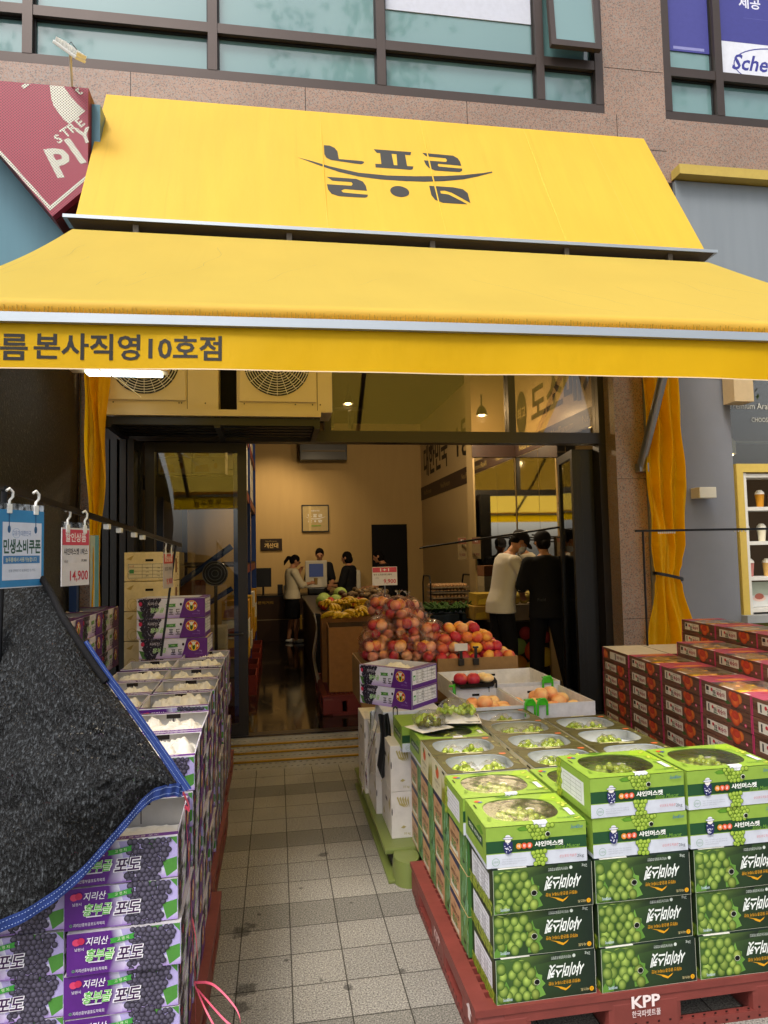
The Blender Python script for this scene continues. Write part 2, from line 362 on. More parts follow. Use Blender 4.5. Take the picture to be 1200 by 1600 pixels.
# ------------------------------------------------------------ lettering and printing
_TX = {}
def t2d(s, off=0.0):
    if (s, off) in _TX: return _TX[(s, off)]
    cu = bpy.data.curves.new('lettering', 'FONT'); cu.body = s; cu.size = 1; cu.align_x = 'CENTER'; cu.align_y = 'CENTER'
    cu.fill_mode = 'FRONT'; cu.offset = off; cu.resolution_u = 2
    ob = bpy.data.objects.new('lettering', cu); COL.objects.link(ob); bpy.context.view_layer.update()
    me = bpy.data.meshes.new_from_object(ob.evaluated_get(bpy.context.evaluated_depsgraph_get()))
    vs = [(v.co.x, v.co.y) for v in me.vertices]; fs = [tuple(f.vertices) for f in me.polygons]
    bpy.data.objects.remove(ob); bpy.data.curves.remove(cu); bpy.data.meshes.remove(me)
    if vs:
        x0 = min(v[0] for v in vs); x1 = max(v[0] for v in vs); y0 = min(v[1] for v in vs); y1 = max(v[1] for v in vs)
        vs = [(x-(x0+x1)/2, y-(y0+y1)/2) for x, y in vs]; wh = (x1-x0, y1-y0)
    else: wh = (1, 1)
    _TX[(s, off)] = (vs, fs, wh); return _TX[(s, off)]
class Panel:
    def __init__(s, mb, o, u, v, lift=.0005, step=4e-5):
        s.mb = mb; s.o = Vector(o); s.u = Vector(u).normalized(); s.v = Vector(v).normalized(); s.n = s.u.cross(s.v); s.k = 0; s.lift = lift; s.step = step
    def pt(s, a, b): return s.o+s.u*a+s.v*b+s.n*(s.lift+s.k*s.step)
    def poly(s, pts, col): s.mb.add([s.pt(*p) for p in pts], [tuple(range(len(pts)))], col); s.k += 1
    def rect(s, x0, y0, x1, y1, col): s.poly([(x0, y0), (x1, y0), (x1, y1), (x0, y1)], col)
    def disc(s, x, y, rx, ry, col, hi=None, hp=(-.25, .3), seg=12, rot=0):
        cr, sr = math.cos(rot), math.sin(rot); pts = []
        for i in range(seg):
            a = 2*math.pi*i/seg; px, py = rx*math.cos(a), ry*math.sin(a); pts.append((x+px*cr-py*sr, y+px*sr+py*cr))
        if hi is None: s.poly(pts, col); return
        mid = tuple((a_*.55+b_*.45) for a_, b_ in zip(col, hi)); hx, hy = x+hp[0]*rx, y+hp[1]*ry
        inner = [(hx+(px-hx)*.62, hy+(py-hy)*.62) for px, py in pts]
        vs = [s.pt(*p) for p in pts]+[s.pt(*p) for p in inner]+[s.pt(hx, hy)]
        fs = [(i, (i+1) % seg, seg+(i+1) % seg, seg+i) for i in range(seg)]+[(seg+i, seg+(i+1) % seg, 2*seg) for i in range(seg)]
        s.mb.add(vs, fs, [col]*seg+[mid]*seg+[hi]); s.k += 1
    def ring(s, x, y, r, w, col, seg=20, ry=None):
        ry = ry or r; vs = []; fs = []
        for i in range(seg):
            a = 2*math.pi*i/seg; vs += [s.pt(x+r*math.cos(a), y+ry*math.sin(a)), s.pt(x+(r-w)*math.cos(a), y+(ry-w)*math.sin(a))]
        for i in range(seg): j = (i+1) % seg; fs.append((2*i, 2*j, 2*j+1, 2*i+1))
        s.mb.add(vs, fs, col); s.k += 1
    def text(s, t, x, y, h, col, w=None, off=.012, rot=0, slant=0):        # h: height of the word, w: forced width
        vs, fs, (tw, th) = t2d(t, off); k = h/th; kx = (w/tw) if w else k; cr, sr = math.cos(rot), math.sin(rot); P = []
        for a, b in vs:
            a, b = a*kx+b*k*slant, b*k; P.append(s.pt(x+a*cr-b*sr, y+a*sr+b*cr))
        s.mb.add(P, fs, col); s.k += 1
    def table(s, x0, y0, x1, y1, rows, cols, ink=c('#55555a')):
        lw = (y1-y0)*.012
        for i in range(rows+1): yy = y0+(y1-y0)*i/rows; s.rect(x0, yy-lw, x1, yy+lw, ink)
        for j in range(cols+1): xx = x0+(x1-x0)*(j/cols)**.8; s.rect(xx-lw, y0, xx+lw, y1, ink)
ORD = ['bottom', 'second', 'third', 'fourth', 'fifth', 'sixth', 'seventh', 'eighth', 'ninth', 'tenth']
NTH = ['first', 'second', 'third', 'fourth', 'fifth', 'sixth', 'seventh', 'eighth', 'ninth']
# ============================================================ SETTING
WY = 5.85          # granite facade plane
DY = 6.10          # shop front plane
g = MB(); g.add([(-60, -60, 0), (60, -60, 0), (60, 5.9, 0), (-60, 5.9, 0)], [(0, 1, 2, 3)], (.5, .5, .5)); struct(g.build('pavement', 'paving'))
g = MB(); g.add([(-200, -200, -.02), (200, -200, -.02), (200, 200, -.02), (-200, 200, -.02)], [(0, 1, 2, 3)], (.5, .5, .5)); struct(g.build('ground', 'asphalt'))
g = MB(); g.add([(-60, -60, .004), (60, -60, .004), (60, -4.2, .004), (-60, -4.2, .004)], [(0, 1, 2, 3)], (.5, .5, .5)); struct(g.build('road', 'asphalt'))
g = MB(); g.add([(-1.8, 6.02, .1), (3.6, 6.02, .1), (3.6, 13.6, .1), (-1.8, 13.6, .1)], [(0, 1, 2, 3)], (.2, .2, .2)); struct(g.build('floor', 'marble'))

bld = empty('commercial_building', (0, WY, 0), 0, 'pink granite building with dark framed teal windows above the yellow awning', 'building')
def bpart(mb, name, mat): return mb.build(name, mat, bld, (0, -WY, 0))
g = MB()
for b in ((-9, 5.85, 5.2, 9, 6.15, 5.85), (3.18, 5.85, 5.85, 3.82, 6.15, 9), (-9, 5.85, 8.2, 3.18, 6.15, 9), (3.82, 5.85, 8.2, 9, 6.15, 9),
          (-1.52, 5.85, 3.95, 3.147, 6.15, 5.2), (-9, 5.9, 0, -1.52, 6.15, 5.2)): g.box(*b, col=(.5, .4, .35))
bpart(g, 'wall', 'granite')
g = MB().box(3.147, 5.85, 0, 3.44, 6.15, 5.2); bpart(g, 'pillar', 'granite')
g = MB()
for x, z0, z1 in ((-1.2, 5.2, 5.85), (.3, 5.2, 5.85), (1.8, 5.2, 5.85), (3.3, 5.2, 5.85)): g.box(x-.003, 5.8492, z0, x+.003, 5.851, z1)
for z in (5.52, 6.32, 7.1): g.box(3.19, 5.8492, z-.003, 3.81, 5.851, z+.003)
g.box(3.15, 5.8492, 2.3, 3.44, 5.851, 2.304); g.box(3.15, 5.8492, 1.0, 3.44, 5.851, 1.004)
bpart(g, 'joint', 'dark_wall')
def window(xs, z0, zt0, zt1, z1, name='window'):
    f = MB(); d0, d1 = 5.855, 5.97
    f.box(xs[0]-.04, d0, z0, xs[-1]+.04, d1, z0+.085)
    f.box(xs[0]-.04, d0, z1, xs[-1]+.04, d1, z1+.08)
    for i, x in enumerate(xs): f.box(x-.04, d0-.003, z0+.085, x+.04, d1, z1)
    for i in range(len(xs)-1): f.box(xs[i]+.04, d0+.004, zt0, xs[i+1]-.04, d1, zt1)
    w = f.build(name, 'window_frame', bld, (0, -WY, 0))
    for i in range(len(xs)-1):
        for a, b in ((z0+.085, zt0), (zt1, z1)):
            q = MB().box(xs[i]+.04, 5.925, a, xs[i+1]-.04, 5.935, b); q.build('pane', 'teal_glass', w)
            q = MB()
            for s_ in (xs[i]+.04, xs[i+1]-.055): q.box(s_, 5.9, a+.015, s_+.015, 5.93, b-.015)
            q.box(xs[i]+.04, 5.9, a, xs[i+1]-.04, 5.93, a+.015); q.box(xs[i]+.04, 5.9, b-.015, xs[i+1]-.04, 5.93, b); q.build('bead', 'black_frame', w)
    return w
w1 = window([-5.1, -3.57, -2.04, -.51, 1.0, 2.54, 3.14], 5.855, 6.29, 6.38, 8.1)
w2 = window([3.86, 4.43, 6.4], 5.855, 6.31, 6.40, 8.1)
# pale blind and posters behind the panes, the sash that stands open
g = MB().box(1.06, 5.915, 6.73, 2.49, 5.922, 8.05, c('#c9ccd8')); g.build('blind', 'plain', w1)
g = MB().box(3.92, 5.915, 6.62, 4.38, 5.922, 8.05, c('#4a4b93')); P = Panel(g, (3.92, 5.915, 6.62), (1, 0, 0), (0, 0, 1)); P.rect(.06, .02, .4, .05, c('#8f90c4')); g.build('poster', 'plain', w2)
g = MB().box(4.48, 5.915, 6.42, 6.3, 5.922, 8.05, c('#e3e5ee')); P = Panel(g, (4.48, 5.915, 6.42), (1, 0, 0), (0, 0, 1))
P.rect(0, .36, 1.82, 1.63, c('#45468f')); P.rect(.3, .63, 1.82, .632, c('#7273ad')); P.text('제공', .38, .80, .13, c('#e6e6f2'), off=.02); P.text('Sche', .36, .15, .17, c('#3c3f92'), w=.40, off=.02, slant=.3)
P.ring(.62, .13, .46, .012, c('#3c3f92'), 40, .2); P.rect(.75, -.0, 1.3, .03, c('#e3e5ee')); g.build('poster', 'plain', w2)
hx = Matrix.Translation((3.1, 5.86, 7.9)) @ Matrix.Rotation(R(-4.5), 4, 'X')
g = MB()
for b in ((-.5, -.03, -1.52, 0, .02, -1.46), (-.5, -.03, -.05, 0, .02, 0), (-.5, -.03, -1.46, -.45, .02, -.05), (-.05, -.03, -1.46, 0, .02, -.05)): g.box(*b, mat=hx)
sash = g.build('sash', 'window_frame', w1); g = MB().box(-.45, -.006, -1.46, -.05, .004, -.05, mat=hx); g.build('sash_pane', 'teal_glass', w1)

# ---------------------------------------------- shop interior shell
sh = empty('shop_room', (0, DY, 0), 0, 'dim cream walled shop interior behind the open glass doors', 'shop interior')
def spart(mb, name, mat): return mb.build(name, mat, sh, (0, -DY, 0))
spart(MB().box(-1.9, 13.5, .1, 3.6, 13.7, 4.3), 'back_wall', 'inner_wall')
spart(MB().box(-1.9, 6.2, .1, -1.75, 13.5, 4.3), 'left_wall', 'dark_wall')
spart(MB().box(2.95, 9.0, .1, 3.7, 13.5, 4.3), 'right_wall', 'side_wall')
spart(MB().box(3.32, 6.16, .1, 3.7, 8.99, 4.3), 'right_wall', 'side_wall')
spart(MB().box(-1.9, 6.2, 4.3, 3.7, 13.7, 4.4), 'ceiling', 'ceiling')
spart(MB().box(1.9, 13.47, .1, 2.62, 13.5, 2.24, ), 'doorway', 'black_cloth')  # dark recess painted as a flat black sheet on the wall
spart(MB().box(2.72, 8.985, .3, 3.30, 8.998, 2.95), 'mirror_pillar', 'mirror')
spart(MB().box(2.70, 9.0, .1, 2.95, 9.3, 4.3), 'pillar', 'side_wall')
g = MB()
for y0 in (6.5, 7.33, 8.16): g.box(3.312, y0, .9, 3.318, y0+.82, 2.95)
spart(g, 'mirror_panel', 'side_mirror')
# brown band and big lettering on the side wall
g = MB().box(2.94, 9.3, 2.72, 2.95, 13.5, 2.98, c('#33231c')); g.box(3.309, 6.2, 2.96, 3.32, 8.99, 3.16, c('#33231c')); g.box(2.69, 8.975, 2.96, 3.31, 8.985, 3.16, c('#33231c'))
P = Panel(g, (2.94, 13.5, 2.72), (0, -1, 0), (0, 0, 1), .002)
for x in (.6, 2.0, 3.4): P.text('NeulPureum', x, .13, .09, c('#8d7446'), off=0)
P = Panel(g, (3.309, 8.99, 2.96), (0, -1, 0), (0, 0, 1), .002)
for x in (.5, 1.6, 2.45): P.text('NeulPureum', x, .1, .085, c('#a08a52'), off=0)
spart(g, 'band', 'plain')
g = MB(); P = Panel(g, (2.95, 13.5, 2.98), (0, -1, 0), (0, 0, 1), .004)
P.text('대한민국', 1.25, .48, .62, c('#1d1713'), w=1.9, off=.025); P.text('1등', 3.2, .48, .6, c('#1d1713'), off=.025)
P = Panel(g, (3.32, 8.99, 3.16), (0, -1, 0), (0, 0, 1), .004); P.disc(.3, .36, .19, .3, c('#1d1713'), seg=28); P.k += 5; P.text('최고', .3, .36, .16, c('#b39b62'), off=.02)
P.text('도소매가', 1.65, .38, .5, c('#2a211b'), w=2.0, off=.03)
spart(g, 'lettering', 'plain')

# ---------------------------------------------- shop front (frames, glazing, folding doors)
sf = empty('storefront', (0, DY, .1), 0, 'dark bronze shop front with glass transom and fixed glass door leaf', 'shop front')
def fpart(mb, name, mat): return mb.build(name, mat, sf, (0, -DY, -.1))
g = MB(); y0, y1 = DY-.06, DY+.07
g.box(-1.52, y0, 2.665, 3.147, y1, 2.77); g.box(-1.52, y0, 3.86, 3.147, y1, 3.95)
g.box(-1.52, y0+.002, .1, -1.45, y1-.002, 2.665); g.box(3.075, y0+.002, .1, 3.147, y1-.002, 2.665)
g.box(2.18, y0+.002, 2.77, 2.25, y1-.002, 3.86); g.box(.44, y0+.002, 2.77, .5, y1-.002, 3.86); g.box(3.085, y0+.002, 2.77, 3.147, y1-.002, 3.86); g.box(-1.52, y0+.002, 2.77, -1.45, y1-.002, 3.86)
fpart(g, 'frame', 'dark_frame')
for a, b in ((-1.45, .44), (.5, 2.18), (2.25, 3.085)): fpart(MB().box(a, DY, 2.77, b, DY+.008, 3.86), 'transom_pane', 'transom_glass')
g = MB(); g.box(-1.12, DY-.03, .1, -1.04, DY+.03, 2.66); g.box(-.335, DY-.03, .1, -.255, DY+.03, 2.66); g.box(-1.04, DY-.028, 2.58, -.335, DY+.028, 2.66); g.box(-1.04, DY-.028, .1, -.335, DY+.028, .2)
lf = fpart(g, 'door_leaf', 'dark_frame')
q = MB().box(-1.04, DY-.005, .2, -.335, DY+.005, 2.58).build('pane', 'glass', lf)
q = MB().tube([(-.30, DY-.04, .98), (-.30, DY-.09, .98), (-.42, DY-.09, .98)], .009).build('handle', 'black_plastic', lf)
fpart(MB().box(-1.45, DY-.05, .098, 3.075, DY+.06, .104), 'threshold', 'dark_frame')
fd = empty('folding_door', (2.95, 6.3, .1), 0, 'folded stack of dark glazed door leaves at the right jamb', 'folding door')
def leaf(mb, x0, ya, x1, yb, w=.042):
    a, b = Vector((x0, ya, 0)), Vector((x1, yb, 0)); d = (b-a); ang = math.atan2(d.y, d.x); mt = Matrix.Translation((x0, ya, 0)) @ Matrix.Rotation(ang, 4, 'Z'); Lh = d.length
    for bx in ((0, -w/2, .11, .07, w/2, 2.63), (Lh-.07, -w/2, .11, Lh, w/2, 2.63), (.07, -w/2+.001, 2.55, Lh-.07, w/2-.001, 2.63), (.07, -w/2+.001, .11, Lh-.07, w/2-.001, .22)): mb.box(*bx, mat=mt)
    return mt, Lh
for i, (x0, ya, x1, yb) in enumerate(((2.88, 6.18, 2.99, 6.78), (2.925, 6.18, 3.03, 6.8), (2.97, 6.18, 3.06, 6.8), (3.01, 6.18, 3.09, 6.8), (3.05, 6.18, 3.12, 6.8), (3.09, 6.18, 3.15, 6.8))):
    g = MB(); mt, Lh = leaf(g, x0, ya, x1, yb); o = g.build('door_leaf', 'black_frame', fd, (-2.95, -6.3, -.1))
    MB().box(.07, -.004, .22, Lh-.07, .004, 2.55, mat=mt).build('pane', 'glass', o)
fd = empty('folding_door', (-1.3, 5.9, .0), 0, 'folded stack of dark door leaves at the left jamb, behind the yellow curtain', 'folding door')
for i in range(5):
    g = MB(); x = -1.43+i*.066; mt, Lh = leaf(g, x, 5.72+.02*(i % 2), x+.02, 6.0, .05); g.box(x, 5.74, .22, x+.02, 6.0, 2.55); g.build('door_leaf', 'black_frame', fd, (1.3, -5.9, 0))
# ramp at the threshold with brass strips
rp = empty('entrance_ramp', (0, 5.8, 0), 0, 'low checker plate ramp with three brass strips at the doorway', 'ramp')
g = MB(); g.add([(-.6, 5.42, 0), (1.2, 5.42, 0), (1.2, 6.04, .097), (-.6, 6.04, .097), (-.6, 6.04, 0), (1.2, 6.04, 0)], [(0, 1, 2, 3), (0, 3, 4), (1, 5, 2), (3, 2, 5, 4)], (.3, .3, .3))
for i in range(36):
    for j in range(9):
        x, t = -.57+i*.048+(j % 2)*.024, .06+j*.1; y = 5.42+t*.62; g.box(x-.011, y-.003, t*.097, x+.011, y+.003, t*.097+.004)
g.build('plate', 'concrete', rp, (0, -5.8, 0))
for t in (.22, .47, .72): MB().box(-.6, 5.42+.62*t-.013, .097*t, 1.2, 5.42+.62*t+.013, .097*t+.012).build('strip', 'brass', rp, (0, -5.8, 0))

# ---------------------------------------------- fabric sign with the shop's mark
sg = empty('storefront_sign', (1.1, 5.8, 4.1), 0, 'sloping yellow fabric sign with grey lettering above the awning', 'shop sign')
sp0 = Vector((-1.405, 5.02, 4.115)); SV = Vector((0, .83, 1.515)).normalized(); SU = Vector((1, 0, 0)); SN = SU.cross(SV)
g = MB(); Ls = 1.7275
def sfn(i, j):
    x = -1.405+.0*(1-j)+4.985*i+(.012*(j-.5) if i < .5 else -.012*(j-.5))
    w = .012*math.sin(i*math.pi)*math.sin(j*math.pi)+.002*math.sin(i*34)*math.sin(j*math.pi)
    return Vector((x, sp0.y, sp0.z))+SV*(j*Ls)-SN*w
g.grid(sfn, 60, 16); g.build('fabric', 'sign_fabric', sg, (-1.1, -5.8, -4.1))
for x in (.42, 1.35, 2.35, 3.0):
    g = MB(); g.add([sfn((x+1.405-.004)/4.985, 0)+SN*.0008, sfn((x+1.405+.004)/4.985, 0)+SN*.0008, sfn((x+1.405+.004)/4.985, .5)+SN*.0008, sfn((x+1.405+.004)/4.985, 1)+SN*.0008, sfn((x+1.405-.004)/4.985, 1)+SN*.0008, sfn((x+1.405-.004)/4.985, .5)+SN*.0008], [(0, 1, 2, 3, 4, 5)], c('#d8b13a'))
    g.build('seam', 'plain', sg, (-1.1, -5.8, -4.1))
ink = c('#2f2e2b'); g = MB(); P = Panel(g, sp0+SU*.015, SU, SV, .004, 2e-4)
LOGO = [[(1.598, .992), (1.706, .958), (1.864, .899), (2.102, .838), (2.344, .822), (2.594, .838), (2.85, .876), (3.026, .911), (3.207, .958), (3.296, .989), (3.296, .972), (3.144, .899), (3.016, .847), (2.839, .799), (2.668, .768), (2.501, .755), (2.289, .758), (2.097, .782), (1.94, .827), (1.783, .897), (1.674, .954)],
 [(1.828, 1.208), (1.879, 1.209), (1.919, 1.179), (1.941, 1.132), (1.948, 1.017), (2.147, 1.014), (2.166, 1.002), (2.153, .977), (2.135, .963), (1.933, .987), (1.876, .994), (1.841, 1.023), (1.827, 1.073)],
 [(2.26, 1.204), (2.599, 1.2), (2.585, 1.15), (2.284, 1.15)], [(2.313, 1.158), (2.414, 1.158), (2.418, .975), (2.31, .975)], [(2.458, 1.158), (2.537, 1.158), (2.536, .975), (2.448, .975)], [(2.257, .986), (2.591, .982), (2.579, .938), (2.558, .927), (2.256, .93)],
 [(2.698, 1.202), (2.976, 1.198), (3.014, 1.161), (3.027, 1.109), (3.028, 1.05), (2.821, 1.054), (2.812, 1.03), (2.821, 1.012), (3.028, 1.007), (3.025, .977), (2.998, .951), (2.776, .947), (2.729, .976), (2.705, 1.025), (2.697, 1.089), (2.897, 1.092), (2.911, 1.12), (2.9, 1.148), (2.726, 1.154)],
 [(1.832, .743), (2.079, .745), (2.132, .713), (2.152, .653), (2.157, .585), (1.973, .588), (1.943, .562), (1.957, .538), (2.161, .529), (2.152, .496), (2.13, .484), (1.92, .482), (1.862, .507), (1.836, .565), (1.831, .638), (2.031, .642), (2.045, .668), (2.035, .694), (1.877, .694)],
 [(2.692, .713), (2.903, .717), (2.983, .699), (3.017, .645), (3.015, .502), (2.946, .57), (2.874, .637), (2.819, .659), (2.778, .649), (2.779, .614), (2.845, .607), (2.925, .541), (2.987, .483), (2.777, .48), (2.716, .514), (2.692, .578)]]
def flat_lift(pts):       # follow the fabric's slight sag
    return [(x, y) for x, y in pts]
for pts in LOGO: P.poly(pts[::-1], ink)
P.disc(2.429, .6, .078, .078, ink, seg=32)
for q, v_ in enumerate(g.v):
    d_ = Vector(v_)-sp0; g.v[q] = tuple(sfn(d_.x/4.985, d_.dot(SV)/Ls)+SN*.0015)
g.build('lettering', 'plain', sg, (-1.1, -5.8, -4.1))
g = MB().box(-1.47, 4.93, 4.075, 3.63, 5.1, 4.1, (.6, .6, .6)); g.build('trim', 'aluminium', sg, (-1.1, -5.8, -4.1))
g = MB()
g.add([(-1.44, 4.94, 4.073), (3.6, 4.94, 4.073), (3.5, 5.15, 3.96), (-1.36, 5.15, 3.96), (-1.44, 5.2, 4.073), (3.6, 5.2, 4.073)], [(0, 3, 2, 1), (0, 4, 3), (1, 2, 5), (3, 4, 5, 2)], (.2, .2, .2))
for x in (-1.0, .1, 1.2, 2.3, 3.2): g.box(x, 4.96, 4.0, x+.04, 5.2, 4.06)
g.build('gutter', 'brown_gutter', sg, (-1.1, -5.8, -4.1))
# ---------------------------------------------- retractable awning
aw = empty('awning', (1.1, 4.9, 3.9), 0, 'wide sunlit yellow retractable awning with lettered valance over the fruit', 'awning')
AX0, AX1, AY0, AZ0, AY1, AZ1 = -1.40, 3.53, 4.92, 3.985, 2.53, 2.545
def awp(mb, name, mat): return mb.build(name, mat, aw, (-1.1, -4.9, -3.9))
def afn(i, j):
    x = AX0+(AX1-AX0)*i; t = j
    z = AZ0+(AZ1-AZ0)*t-.06*math.sin(math.pi*t)-.03*math.sin(math.pi*i)*math.sin(math.pi*t)
    z += .004*math.sin(i*23+t*3)*t+.003*math.sin((i*60)+t*8)*t*t
    return Vector((x, AY0+(AY1-AY0)*t, z))
g = MB().grid(afn, 80, 40); awp(g, 'fabric', 'awning_fabric')
def barz(x): return 2.515+.012*(x+1)/3+.012*math.sin(math.pi*(x+1.4)/4.9)
xs_ = [AX0+(AX1-AX0)*k/40 for k in range(41)]
g = MB(); rings = []
for x in xs_:
    zz = barz(x)
    rings.append([Vector((x, 2.53+math.cos(a)*.035, zz+.034+math.sin(a)*.032)) for a in [2*math.pi*k/12 for k in range(12)]])
g.loft(rings); awp(g, 'roll_hem', 'awning_fabric')
g = MB(); rr = random.Random(3)
for k in range(330):
    x = AX0+(AX1-AX0)*k/330+rr.uniform(-.004, .004); zz = barz(x); g.box(x-.0008, 2.4935, zz+.004+rr.uniform(0, .004), x+.0008, 2.4965, zz+.03+rr.uniform(-.012, .002), c('#a88a2a'))
awp(g, 'stitching', 'plain')['kind'] = 'stuff'
g = MB(); g.loft([[Vector((x, a, barz(x)+b)) for a, b in ((2.488, -.03), (2.56, -.03), (2.56, .004), (2.488, .004))] for x in xs_], smooth=False); awp(g, 'front_bar', 'aluminium')
def vfn(i, j):
    x = AX0+(AX1-AX0)*i; zz = barz(x)-.03
    return Vector((x, 2.51+.008*math.sin(i*19)*(1-j)+.004*math.sin(i*47)*(1-j)-.012*(1-j), zz-.163*(1-j)))
g = MB().grid(vfn, 120, 8); awp(g, 'valance', 'valance_fabric')
g = MB().grid(lambda i, j: vfn(i, j*.025)+Vector((0, -.003, -.003)), 120, 1, c('#e2c8a0')); awp(g, 'hem', 'plain')
g = MB(); P = Panel(g, (-.842, 2.4885, 2.352), (1, 0, .008), (0, .05, 1), .002); P.text('본사직영10호점', .328, .056, .098, c('#1d1812'), w=.648, off=.022)
P.text('늘푸름', -.158, .05, .098, c('#1d1812'), w=.285, off=.022)
for q, v_ in enumerate(g.v):
    i_ = (v_[0]-AX0)/(AX1-AX0); g.v[q] = (v_[0], vfn(i_, 1-(barz(v_[0])-.03-v_[2])/.163).y-.0015, v_[2])
awp(g, 'lettering', 'plain')
g = MB()
for x in (-1.2, 1.0, 3.35): g.tube([(x, 4.95, 3.85), (x+.02, 3.8, 3.1), (x, 2.56, 2.5)], .028, 8)
awp(g, 'folding_arm', 'brown_gutter')
g = MB().tube([(3.36, 5.80, 2.40), (3.42, 5.0, 3.98)], .042, 10); g.box(3.33, 5.76, 2.36, 3.42, 5.849, 2.44); awp(g, 'brace', 'steel')
cr_ = random.Random(8)
for k in range(14):
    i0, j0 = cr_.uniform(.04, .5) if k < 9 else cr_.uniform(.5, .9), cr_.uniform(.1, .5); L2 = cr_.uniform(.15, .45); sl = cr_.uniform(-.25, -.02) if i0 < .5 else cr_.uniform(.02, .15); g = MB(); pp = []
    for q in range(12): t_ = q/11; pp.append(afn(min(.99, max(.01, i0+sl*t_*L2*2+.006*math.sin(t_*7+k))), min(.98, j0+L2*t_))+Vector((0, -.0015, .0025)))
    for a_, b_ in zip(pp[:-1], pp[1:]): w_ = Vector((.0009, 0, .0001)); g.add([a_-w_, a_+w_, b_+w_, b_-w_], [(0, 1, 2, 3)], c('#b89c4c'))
    awp(g, 'crease', 'plain')  # crease shade painted as thin darker strips, no real folds
awp(MB().tube([(-1.4, 5.02, 3.95), (3.53, 5.02, 3.95)], .06, 12), 'roller', 'brown_gutter')
# fluorescent lamp under the awning, lit
fl = empty('strip_light', (-1.0, 4.6, 3.0), 0, 'lit fluorescent strip light hanging below the awning at the left', 'light')
MB().box(-.3, -.05, .02, .3, .05, .06, c('#d8b98a')).build('housing', 'plain', fl); MB().box(-.2, -.045, 0, .26, .045, .018).build('tube', 'tube_light', fl)
MB().tube([(-.12, -.05, .02), (.02, -.1, -.06), (.16, -.16, -.18)], .004, 6).build('cord', 'plaster', fl)
fl.location = (-.985, 4.5, 2.835)
# ---------------------------------------------- yellow side curtains, side net
def curtain(mb, prof, y, pl, amp, ph=0, nu=90, nv=60):
    def fn(i, j):
        z = prof[0][0]+(prof[-1][0]-prof[0][0])*j
        for a, b in zip(prof[:-1], prof[1:]):
            if (a[0]-z)*(b[0]-z) <= 0:
                t = (z-a[0])/(b[0]-a[0]); t = t*t*(3-2*t); xl = a[1]+(b[1]-a[1])*t; xr = a[2]+(b[2]-a[2])*t; am = a[3]+(b[3]-a[3])*t; break
        w = math.sin(i*pl*2*math.pi+ph+.9*math.sin(z*1.7+i*3))+.35*math.sin(i*pl*4.4*math.pi+z*2.3)+.22*math.sin(i*9+z*6+2*math.sin(z*3))
        return Vector((xl+(xr-xl)*i+.012*math.sin(z*7+i*5)*am, y+amp*am*w+.02*math.sin(z*3+i*4), z))
    mb.grid(fn, nu, nv); return mb
cu = empty('side_curtain', (3.4, 5.5, 3.9), 0, 'yellow fabric curtain tied with a black strap beside the granite pillar', 'curtain')
g = curtain(MB(), [(3.95, 3.39, 3.78, 1), (3.2, 3.38, 3.78, 1), (1.7, 3.39, 3.755, .9), (1.5, 3.41, 3.70, .75), (1.395, 3.425, 3.66, .6), (1.3, 3.41, 3.69, .8), (.9, 3.36, 3.80, 1.1), (.35, 3.32, 3.84, 1.1)], 5.73, 3.2, .045)
g.build('fabric', 'curtain_fabric', cu, (-3.4, -5.5, -3.9))
g = MB(); g.loft([[Vector((3.542+.145*s_*math.cos(a), 5.73+.085*s_*math.sin(a), 1.39+dz-.12*math.cos(a)*.28)) for a in [2*math.pi*k/24 for k in range(24)]] for dz, s_ in ((-.014, 1), (.014, 1))], caps=False); g.build('strap', 'black_plastic', cu, (-3.4, -5.5, -3.9))
cu = empty('side_curtain', (-1.35, 5.3, 3.9), 0, 'gathered yellow fabric curtain hanging between black net and folding door', 'curtain')
g = curtain(MB(), [(3.95, -1.43, -1.24, 1), (3.05, -1.43, -1.245, 1), (2.3, -1.40, -1.26, .9), (1.75, -1.37, -1.285, .6), (1.5, -1.35, -1.30, .4), (1.2, -1.36, -1.30, .5)], 5.3, 1.8, .035, 1.0, 50)
g.build('fabric', 'curtain_fabric', cu, (1.35, -5.3, -3.9))
g = MB(); g.grid(lambda i, j: Vector((-1.44+.02*math.sin(i*9+j*4)+.012*math.sin(j*17), 2.4+2.87*i+.01*math.sin(j*9), (2.40+(2.4+2.87*i-2.53)*.585)*(1-j)+.55*j)), 60, 50)
tag(g.build('shade_net_wall', 'side_net'), 'black woven shade net hung as the left side wall below the awning', 'net')
g = MB().tube([(-1.40, 5.16, 3.7), (-1.405, 5.16, 1.2)], .006, 6); tag(g.build('net_edge_cord', 'black_plastic'), 'thin dark cord along the edge of the hanging black net', 'cord')
g = MB().box(-1.36, 5.28, .3, -1.30, 5.285, 1.83, c('#cfe2ea')); g.box(-1.325, 5.277, .3, -1.30, 5.28, 1.83, c('#74b4d6')); tag(g.build('hanging_banner', 'plain'), 'narrow white and light blue banner strip hanging beside the left yellow curtain', 'banner')
MBp = MB().box(-1.44, 5.05, 0, -1.39, 5.1, 1.6); tag(MBp.build('corner_post', 'blue_steel'), 'dark blue square post at the bottom corner of the hanging net', 'post')

